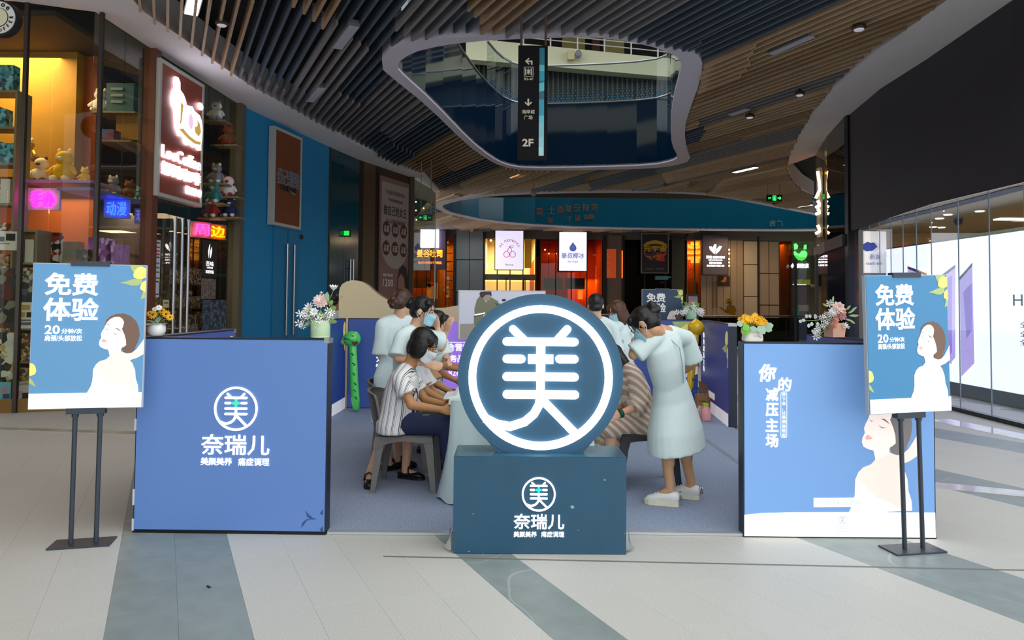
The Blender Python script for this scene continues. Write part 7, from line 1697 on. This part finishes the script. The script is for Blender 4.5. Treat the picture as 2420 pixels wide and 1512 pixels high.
obj('stick', MB().ring_tube([h1.lerp(b1, k / 7) for k in range(8)] + [V((b1.x, b1.y, .03))], [.045, .05, .052, .052, .05, .05, .05, .048, .04], 14), yin, t, True); obj('head', MB().ring_tube([h1 + Z3 * z for z in (-.1, -.08, -.03, .03, .08, .11, .125)], [.05, .085, .112, .115, .08, .03, .012], 18), yin, t, True)
for k, f in enumerate((.45, .62, .8, .93)): p = h1.lerp(b1, f) + V((.02 * (-1) ** k, -.05, 0)); obj('claw_mark', MB().ring_tube([p + V((-.012, 0, .01)), p + V((.004, -.004, .0)), p + V((-.004, -.004, -.016)), p + V((.012, 0, -.02))], .005, 5), bkm, t)
# things in the rear right corner
kraft = mat('kraft paper', 'a87c4c', .7, var=.06); t = thing('paper_bag', 'brown paper bag with dark wordmark at the foot of the rear right wall', 'bag', AZ(1658, 990, .014))
a, b = AY(1647, 932, 9.5), AY(1672, 988, 9.5); z0 = .014; mb = MB().box((a.x, 9.5, z0), (b.x, 9.62, a.z)); obj('bag', mb, kraft, t); ce = V(((a.x + b.x) / 2, 9.497, a.z * .72)); text('Cuno', ce, X3, Z3, .09, .03, bkm, t, off=.001, extr=.0005)
obj('handle', MB().ring_tube([V((ce.x - .03, 9.5, a.z)), V((ce.x - .02, 9.49, a.z + .07)), V((ce.x + .02, 9.49, a.z + .07)), V((ce.x + .03, 9.5, a.z))], .004, 6), mat('blue cord', '2858a8', .6), t)
t = thing('cardboard_box', 'open cardboard box standing behind the paper bag', 'box', AZ(1660, 975, .014)); a, b = AY(1652, 900, 9.85), AY(1674, 940, 9.85)
cbm = mat('corrugated cardboard', '96683e', .8); obj('carton', MB().box((a.x - .06, 9.75, .014), (b.x, 9.98, b.z + .02)), cbm, t); obj('flap', MB().prism([V((a.x, 9.78, b.z + .02)), V((b.x, 9.8, b.z + .02)), V((b.x - .01, 9.9, a.z - .05)), V((a.x + .005, 9.9, a.z))], V((0, .006, 0))), cbm, t)
t = thing('blue_tote', 'blue tote bag beside the cardboard box', 'bag', AZ(1646, 980, .014)); a, b = AY(1636, 925, 9.66), AY(1651, 985, 9.66); obj('bag', MB().box((a.x - .02, 9.66, .014), (b.x - .015, 9.74, a.z)), mat('blue tote cloth', '2450a8', .7), t); obj('handle', MB().ring_tube([V((a.x, 9.7, a.z)), V((a.x + .03, 9.68, a.z + .06)), V((b.x + .005, 9.68, a.z + .05)), V((b.x + .01, 9.66, a.z - .02))], .008, 6), mat('blue tote cloth'), t)
def bottle(label, px, py, Y, r, h, body, lid, strap=None):
    p = AY(px, py, Y); p.z = .014; t = thing('bottle', label, 'bottle', p)
    obj('bottle_body', MB().lathe([(r * .9, 0), (r, .01), (r, h * .5), (r * .8, h * .75), (r * .55, h * .84)], 18, p), body, t, True); obj('lid', MB().lathe([(r * .6, h * .84), (r * .62, h * .98), (r * .5, h)], 16, p), lid, t)
    if strap: obj('strap', MB().ring_tube([p + V((-r * .6, -.01, h * .85)), p + V((-r * 1.5, -.02, h * .6)), p + V((-r * 1.3, -.02, h * .25)), p + V((-r, -.01, h * .2))], .008, 6), strap, t)
bottle('pink bottle with lime green lid on the carpet by the rear right wall', 1668, 988, 9.15, .062, .22, mat('pink bottle plastic', 'f0a8a8', .3), mat('lime lid', 'a0d818', .4), mat('tan strap', 'b08858', .6))
bottle('small white bottle with pink cap beside the pink bottle', 1653, 988, 9.25, .035, .17, mat('white bottle plastic', 'e8e4e8', .35), mat('pale pink cap', 'e8c0c8', .4))
# specks on the floor
p = AZ(1567, 1194, .014); single('hair_clip', MB().box((p.x - .014, p.y - .004, .0135), (p.x + .014, p.y + .004, .019)), black, 'tiny black clip lying on the carpet in front of the sneakers', 'clip')
p = AZ(492, 1387); mb = MB()
for dx, dy in ((0, 0), (.012, -.012), (-.004, .006)): mb.ell(p + V((dx, dy, .003)), (.01, .004, .003), Matrix.Rotation(dx * 60, 3, 'Z'), 8, 5)
single('dry_leaf_bits', mb, black, 'few dark dry leaf bits on the grey paving band', 'debris')
# ------------------------------------------------------------------ flowers
gl1 = mat('leaf green', '7a9a50', .6, rnd=.15); gl2 = mat('grey green leaf', '9cb89a', .6, rnd=.1); stm = mat('stem green', '8aa060', .6)
def petal_flower(mb, c, ax, r, n, w, cup=.3, mi=0, rot=0.0):
    """flower of n pointed petals round axis ax"""
    ax = V(ax).normalized(); u = ax.orthogonal().normalized(); v = ax.cross(u)
    for k in range(n):
        a = rot + 2 * pi * k / n; d = u * cos(a) + v * sin(a); s = ax.cross(d)
        b0 = c + d * r * .1; mdl = c + d * r * .55 + ax * r * cup * .5; tip = c + d * r + ax * r * cup
        mb.add([b0, mdl + s * r * w, tip, mdl - s * r * w, mdl + ax * r * .06], [(0, 1, 4), (1, 2, 4), (2, 3, 4), (3, 0, 4)], mi)
def leaf(mb, a, d, L_, w, nrm=(0, 0, 1), bend=-.2, mi=0):
    a, d = V(a), V(d).normalized(); s = d.cross(V(nrm)); s = s.normalized() if s.length > .01 else d.orthogonal().normalized(); up = s.cross(d)
    P_ = [a, a + d * L_ * .4 + s * w / 2 + up * L_ * .05, a + d * L_ * .78 + s * w * .4 + up * L_ * bend * .5, a + d * L_ + up * L_ * bend, a + d * L_ * .78 - s * w * .4 + up * L_ * bend * .5, a + d * L_ * .4 - s * w / 2 + up * L_ * .05, a + d * L_ * .5 + up * L_ * .02]
    mb.add(P_, [(0, 1, 6), (1, 2, 6), (2, 3, 6), (3, 4, 6), (4, 5, 6), (5, 0, 6)], mi)
def place(o, par, base): return o
def stem_to(t, a, b, m=None, r=.0022): obj('stem', MB().ring_tube([a, a.lerp(b, .5) + Z3 * .01, b], r, 5), m or stm, t)
rq = random.Random(3)
petal_y = mat('golden yellow petals', 'f2b410', .6, rnd=.08); petal_w = mat('white petals', 'f4f2f0', .6, rnd=.04); petal_p = mat('blush petals', 'f0d4cc', .6, rnd=.05); petal_o = mat('peach petals', 'e8a88c', .6, rnd=.08); core = mat('brown flower core', '6a3c10', .8); ycore = mat('yellow flower core', 'e0c040', .7); petal_m = mat('mauve petals', 'd8a0b0', .6)
# 1 white bowl with yellow flowers, left end of the left counter
def vase_base(name, label, px, Y, z=HP + .003):
    x = AY(px, 790, Y).x; return thing(name, label, 'vase', (x, Y, z)), V((x, Y, z))
t, o = vase_base('flower_vase', 'round white bowl of yellow and white flowers on the left end of the left counter', 370, 4.715)
cer = mat('white glazed ceramic', 'f0f0ee', .2, coat=.3)
obj('pot', MB().lathe([(.032, 0), (.047, .012), (.056, .035), (.055, .06), (.048, .084), (.044, .084), (.046, .06), (.03, .05)], 28, o), cer, t, True)
for px, py, r, m in ((362, 744, .034, petal_y), (393, 742, .03, petal_y), (402, 750, .026, petal_y), (376, 727, .022, petal_w), (383, 735, .026, petal_y), (355, 741, .024, petal_y), (366, 731, .02, petal_w)):
    c = AY(px, py, 4.7 + rq.uniform(-.03, .02)); ax = V((rq.uniform(-.4, .4), -.8, rq.uniform(.2, .7))); mb = MB(); petal_flower(mb, c, ax, r, 11, .22, .15); petal_flower(mb, c + ax.normalized() * .003, ax, r * .75, 9, .22, .3, rot=.3); f = obj('flower', mb, m, t); obj('flower_core', MB().ell(c + ax.normalized() * .006, r * .24, nu=8, nv=6), core if m is petal_y else ycore, f, True); stem_to(t, o + Z3 * .07, c)
for d, L_, w in (((-.9, -.3, .05), .06, .05), ((-.3, -.8, .1), .065, .06), ((.4, -.7, .2), .05, .045), ((.9, -.2, .2), .06, .04), ((.3, -.3, .9), .06, .035), ((-.7, .1, .5), .06, .05)): mb = MB(); leaf(mb, o + Z3 * .08 + V((d[0] * .02, d[1] * .02, 0)), d, L_, w); obj('leaf', mb, gl2, t)
# 2 pale green canister with white bouquet
t, o = vase_base('flower_vase', 'pale green canister of white and blush flowers on the right end of the left counter', 757, 4.71)
gcan = mat('pale celadon ceramic', 'bcd8ac', .35); rr_ = .0625
obj('pot', MB().lathe([(rr_ * .96, 0), (rr_, .004), (rr_, .01), (rr_ * .98, .012), (rr_, .015), (rr_, .092), (rr_ * .95, .1), (rr_ * .95, .112), (rr_ * .85, .112), (rr_ * .85, .09)], 32, o), gcan, t, True)
def flower(px, py, Y, r, n, w, m, cm=None, cup=.25, ax=None, layers=1, base=None, tt_=None):
    tt_ = tt_ or t; c = AY(px, py, Y); ax = V(ax or (rq.uniform(-.6, .6), -.8, rq.uniform(-.1, .7))).normalized(); mb = MB()
    for k in range(layers): petal_flower(mb, c + ax * (.004 * k), ax, r * (1 - .2 * k), n, w, cup + .25 * k, rot=.4 * k)
    f = obj('flower', mb, m, tt_)
    if cm: obj('flower_core', MB().ell(c + ax * r * .08, r * .16, nu=8, nv=6), cm, f, True)
    stem_to(tt_, (base or o) + Z3 * .09, c - ax * .004)
Yv = 4.7
flower(758, 712, Yv, .056, 14, .28, petal_p, None, .15, (.1, -.9, .5), 4)
for px, py, r in ((730, 728, .045), (742, 737, .035), (722, 738, .035)): flower(px, py, Yv - .02, r, 7, .2, petal_w, ycore, .2, None, 2)
c = AY(788, 686, Yv); mb = MB(); 
for k in range(2): petal_flower(mb, c, (.1, -.2, 1), .032, 5, .42, 1.1, rot=k * .6)
obj('flower', mb, petal_w, t); stem_to(t, o + Z3 * .1, c); mb = MB(); petal_flower(mb, AY(760, 694, Yv), (0, -.2, 1), .014, 5, .42, 1.1); obj('bud', mb, petal_w, t); stem_to(t, o + Z3 * .1, AY(760, 694, Yv))
for k, (px, py) in enumerate(((714, 744), (708, 742), (718, 755), (727, 750), (735, 748), (745, 752), (752, 757), (741, 760), (729, 765), (713, 768), (706, 764), (716, 773), (749, 772), (747, 780), (768, 755), (763, 762), (778, 744), (782, 752), (785, 740), (776, 735), (738, 743), (726, 742), (757, 748), (770, 748))): flower(px, py, Yv - .05 + .03 * (k % 3), rq.uniform(.022, .032), 6, .16, petal_w, None, rq.uniform(.1, .5))
for a, d, L_, w, m in (((778, 725), (.4, -.2, .9), .05, .03, gl1), ((775, 735), (.8, -.2, .4), .06, .035, gl1), ((770, 722), (.1, -.2, 1), .09, .04, gl2), ((772, 745), (.5, -.4, .6), .06, .035, gl1), ((775, 758), (1, -.2, -.1), .06, .03, gl1), ((758, 732), (0, -.3, -1), .06, .035, gl1), ((763, 750), (.2, -.6, -.7), .05, .03, gl1)): mb = MB(); leaf(mb, AY(*a, Yv), d, L_, w, (0, -1, 0)); obj('leaf', mb, m, t)
# 3 white square pot of small sunflowers
t, o = vase_base('flower_vase', 'white rounded pot of bright yellow daisies on the left end of the right counter', 1778, 4.7)
mb = MB(); vs = []
def sq(r, z, e=3.2): return [o + V((r * (abs(cos(q)) ** (2 / e)) * (1 if cos(q) > 0 else -1), .62 * r * (abs(sin(q)) ** (2 / e)) * (1 if sin(q) > 0 else -1), z)) for q in [2 * pi * k / 32 for k in range(32)]]
lay = [(.06, 0), (.066, .006), (.066, .025), (.058, .07), (.054, .076), (.05, .076), (.05, .06)]
for r, z in lay: vs += sq(r, z)
mb.add(vs, [(i * 32 + j, i * 32 + (j + 1) % 32, (i + 1) * 32 + (j + 1) % 32, (i + 1) * 32 + j) for i in range(len(lay) - 1) for j in range(32)] + [tuple(range(32))[::-1], tuple((len(lay) - 1) * 32 + j for j in range(32))]); obj('pot', mb, mat('ivory ceramic', 'f0ece4', .3, coat=.2), t, True)
gt = mat('grey pot lettering', 'b0aca4', .6); text('Life', o + V((.022, -.0385, .036)), X3, Z3, .042, .013, gt, t, off=.002, extr=.0005); text('love', o + V((.044, -.0395, .027)), X3, Z3, .026, .008, gt, t, off=.002, extr=.0005)
for k, (px, py, r) in enumerate(((1769, 755, .034), (1783, 752, .034), (1775, 762, .034), (1790, 758, .032), (1797, 755, .03), (1751, 757, .03), (1757, 762, .028), (1805, 760, .026), (1785, 745, .022), (1793, 763, .03), (1761, 751, .03), (1770, 765, .028), (1802, 766, .024), (1780, 757, .03), (1811, 765, .02))): flower(px, py, 4.68 + .02 * (k % 3), r, 12, .2, petal_y, core if k % 2 else ycore, .12, (rq.uniform(-.5, .5), -.85, .5), 2)
for a, d, L_, w, m in (((1762, 770), (-.3, -.5, -.7), .07, .05, gl1), ((1770, 768), (-.6, -.5, -.4), .06, .05, mat('bright leaf', '6cbc3c', .6)), ((1762, 772), (.1, -.6, -.7), .06, .04, mat('bright leaf')), ((1790, 770), (.4, -.5, -.5), .07, .055, gl2), ((1800, 770), (.7, -.4, -.3), .07, .055, gl2), ((1780, 770), (-.1, -.6, -.5), .05, .05, gl2), ((1806, 772), (.8, -.2, .2), .06, .045, gl2), ((1758, 768), (-.8, -.2, .3), .05, .045, gl2)): mb = MB(); leaf(mb, AY(*a, 4.66), d, L_, w, (0, -1, .3)); obj('leaf', mb, m, t)
# 4 peach square pot on the right wing
t = thing('flower_vase', 'peach square pot of blush roses and trailing white blooms on the right wing', 'vase', (AY(1972, 790, 5.42).x, 5.42, HP + .003)); o = V((AY(1972, 790, 5.42).x, 5.42, HP + .003))
k5 = .058; mb = MB(); vs = [o + V((sx * w_, sy * w_, z)) for w_, z in ((k5 * .86, 0), (k5, .105), (k5 * .9, .105), (k5 * .85, .08)) for sx, sy in ((-1, -1), (1, -1), (1, 1), (-1, 1))]
mb.add(vs, [(3, 2, 1, 0)] + [(r * 4 + i, r * 4 + (i + 1) % 4, r * 4 + 4 + (i + 1) % 4, r * 4 + 4 + i) for r in range(3) for i in range(4)] + [(12, 13, 14, 15)]); mb.xf(Matrix.Translation(o) @ Matrix.Rotation(.25, 4, 'Z') @ Matrix.Translation(-o)); obj('pot', mb, mat('peach ceramic', 'f0b89c', .5), t)
Yv = 5.4
for px, py, r, m in ((1980, 728, .052, petal_p), (1987, 737, .04, petal_o), (1972, 742, .03, petal_o), (1988, 747, .04, petal_m), (1974, 756, .03, petal_o), (1971, 768, .028, petal_o), (1968, 738, .04, petal_w)): flower(px, py, Yv - .04, r, 9, .34, m, None, .3, (rq.uniform(-.3, .3), -.9, .3), 4)
for k, (px, py) in enumerate(((1963, 745), (1958, 752), (1952, 742), (1947, 748), (1966, 758), (1960, 762), (1953, 763), (1944, 757), (1940, 750), (1948, 768), (1941, 770), (1936, 773), (1931, 778), (1935, 784), (1926, 782), (1921, 786), (1927, 790), (1934, 795), (1928, 797), (1994, 770), (1998, 766), (2000, 772), (1962, 712), (1967, 718), (1960, 719))): flower(px, py, Yv - .05 + .03 * (k % 3), rq.uniform(.02, .03), 6, .2, petal_w, None, rq.uniform(.1, .5))
br_ = [AY(px, py, Yv - .02) for px, py in ((1965, 758), (1945, 755), (1925, 757), (1905, 758), (1893, 760))]; obj('branch', MB().ring_tube(br_, .0025, 5), stm, t)
for px, py, dx, dz in ((1928, 752, -.3, .9), (1916, 752, -.4, .8), (1908, 752, -.4, .8), (1904, 757, -1, .1), (1897, 759, -1, 0), (1919, 760, -.2, -.9), (1912, 764, -.2, -.9), (1932, 760, 0, -1), (1925, 754, .3, .8)): mb = MB(); leaf(mb, AY(px, py, Yv - .02), (dx, -.2, dz), .034, .026, (0, -1, 0), 0); obj('leaf', mb, mat('silver green leaf', 'd4dcd4', .6), t)
for px, py, dx, dz in ((1962, 722, -.6, .8), (1967, 716, .1, 1), (2003, 740, .8, .4), (2005, 746, .9, .1), (1998, 734, .6, .7), (2012, 748, .9, .2), (2010, 735, .7, .5), (1996, 752, .7, -.3), (1958, 725, -.8, .4), (2006, 754, .6, -.5)): mb = MB(); leaf(mb, AY(px, py, Yv - .02), (dx, -.2, dz), .055, .016, (0, -1, 0), -.05); obj('leaf', mb, mat('light sprig green', 'a8bc88', .6), t)
# 5 green jar of white blooms on the rear wall
xo = AY(1659, 757, 10.42).x; xo = min(xo, RR.x - .1); t = thing('flower_vase', 'pale green jar of white blooms on the rear right booth wall', 'vase', (xo, RR.y + .09, HP + .003)); o = V((xo, RR.y + .09, HP + .003))
obj('pot', MB().lathe([(.075, 0), (.08, .01), (.08, .13), (.072, .14), (.065, .14), (.065, .1)], 24, o), mat('mint jar', 'a8d0b0', .35), t, True)
sh_ = (xo - AY(1659, 757, RR.y + .09).x)
for k in range(42):
    px = rq.gauss(1660, 16); py = 738 - 16 * math.exp(-((px - 1660) / 16) ** 2) + rq.uniform(-4, 8); c = AY(px, py, RR.y + .05) + V((sh_, rq.uniform(-.06, .06), 0)); mb = MB(); petal_flower(mb, c, (rq.uniform(-.7, .7), -.8, rq.uniform(-.2, .8)), .05, 6, .18, .2); obj('flower', mb, petal_w, t)
    if k % 3 == 0: stem_to(t, o + Z3 * .12, c)
for k in range(12): d = V((rq.uniform(-1, 1), -.4, rq.uniform(0, 1))); mb = MB(); leaf(mb, o + Z3 * .14, d, .16, .05, (0, -1, 0)); obj('leaf', mb, gl1, t)
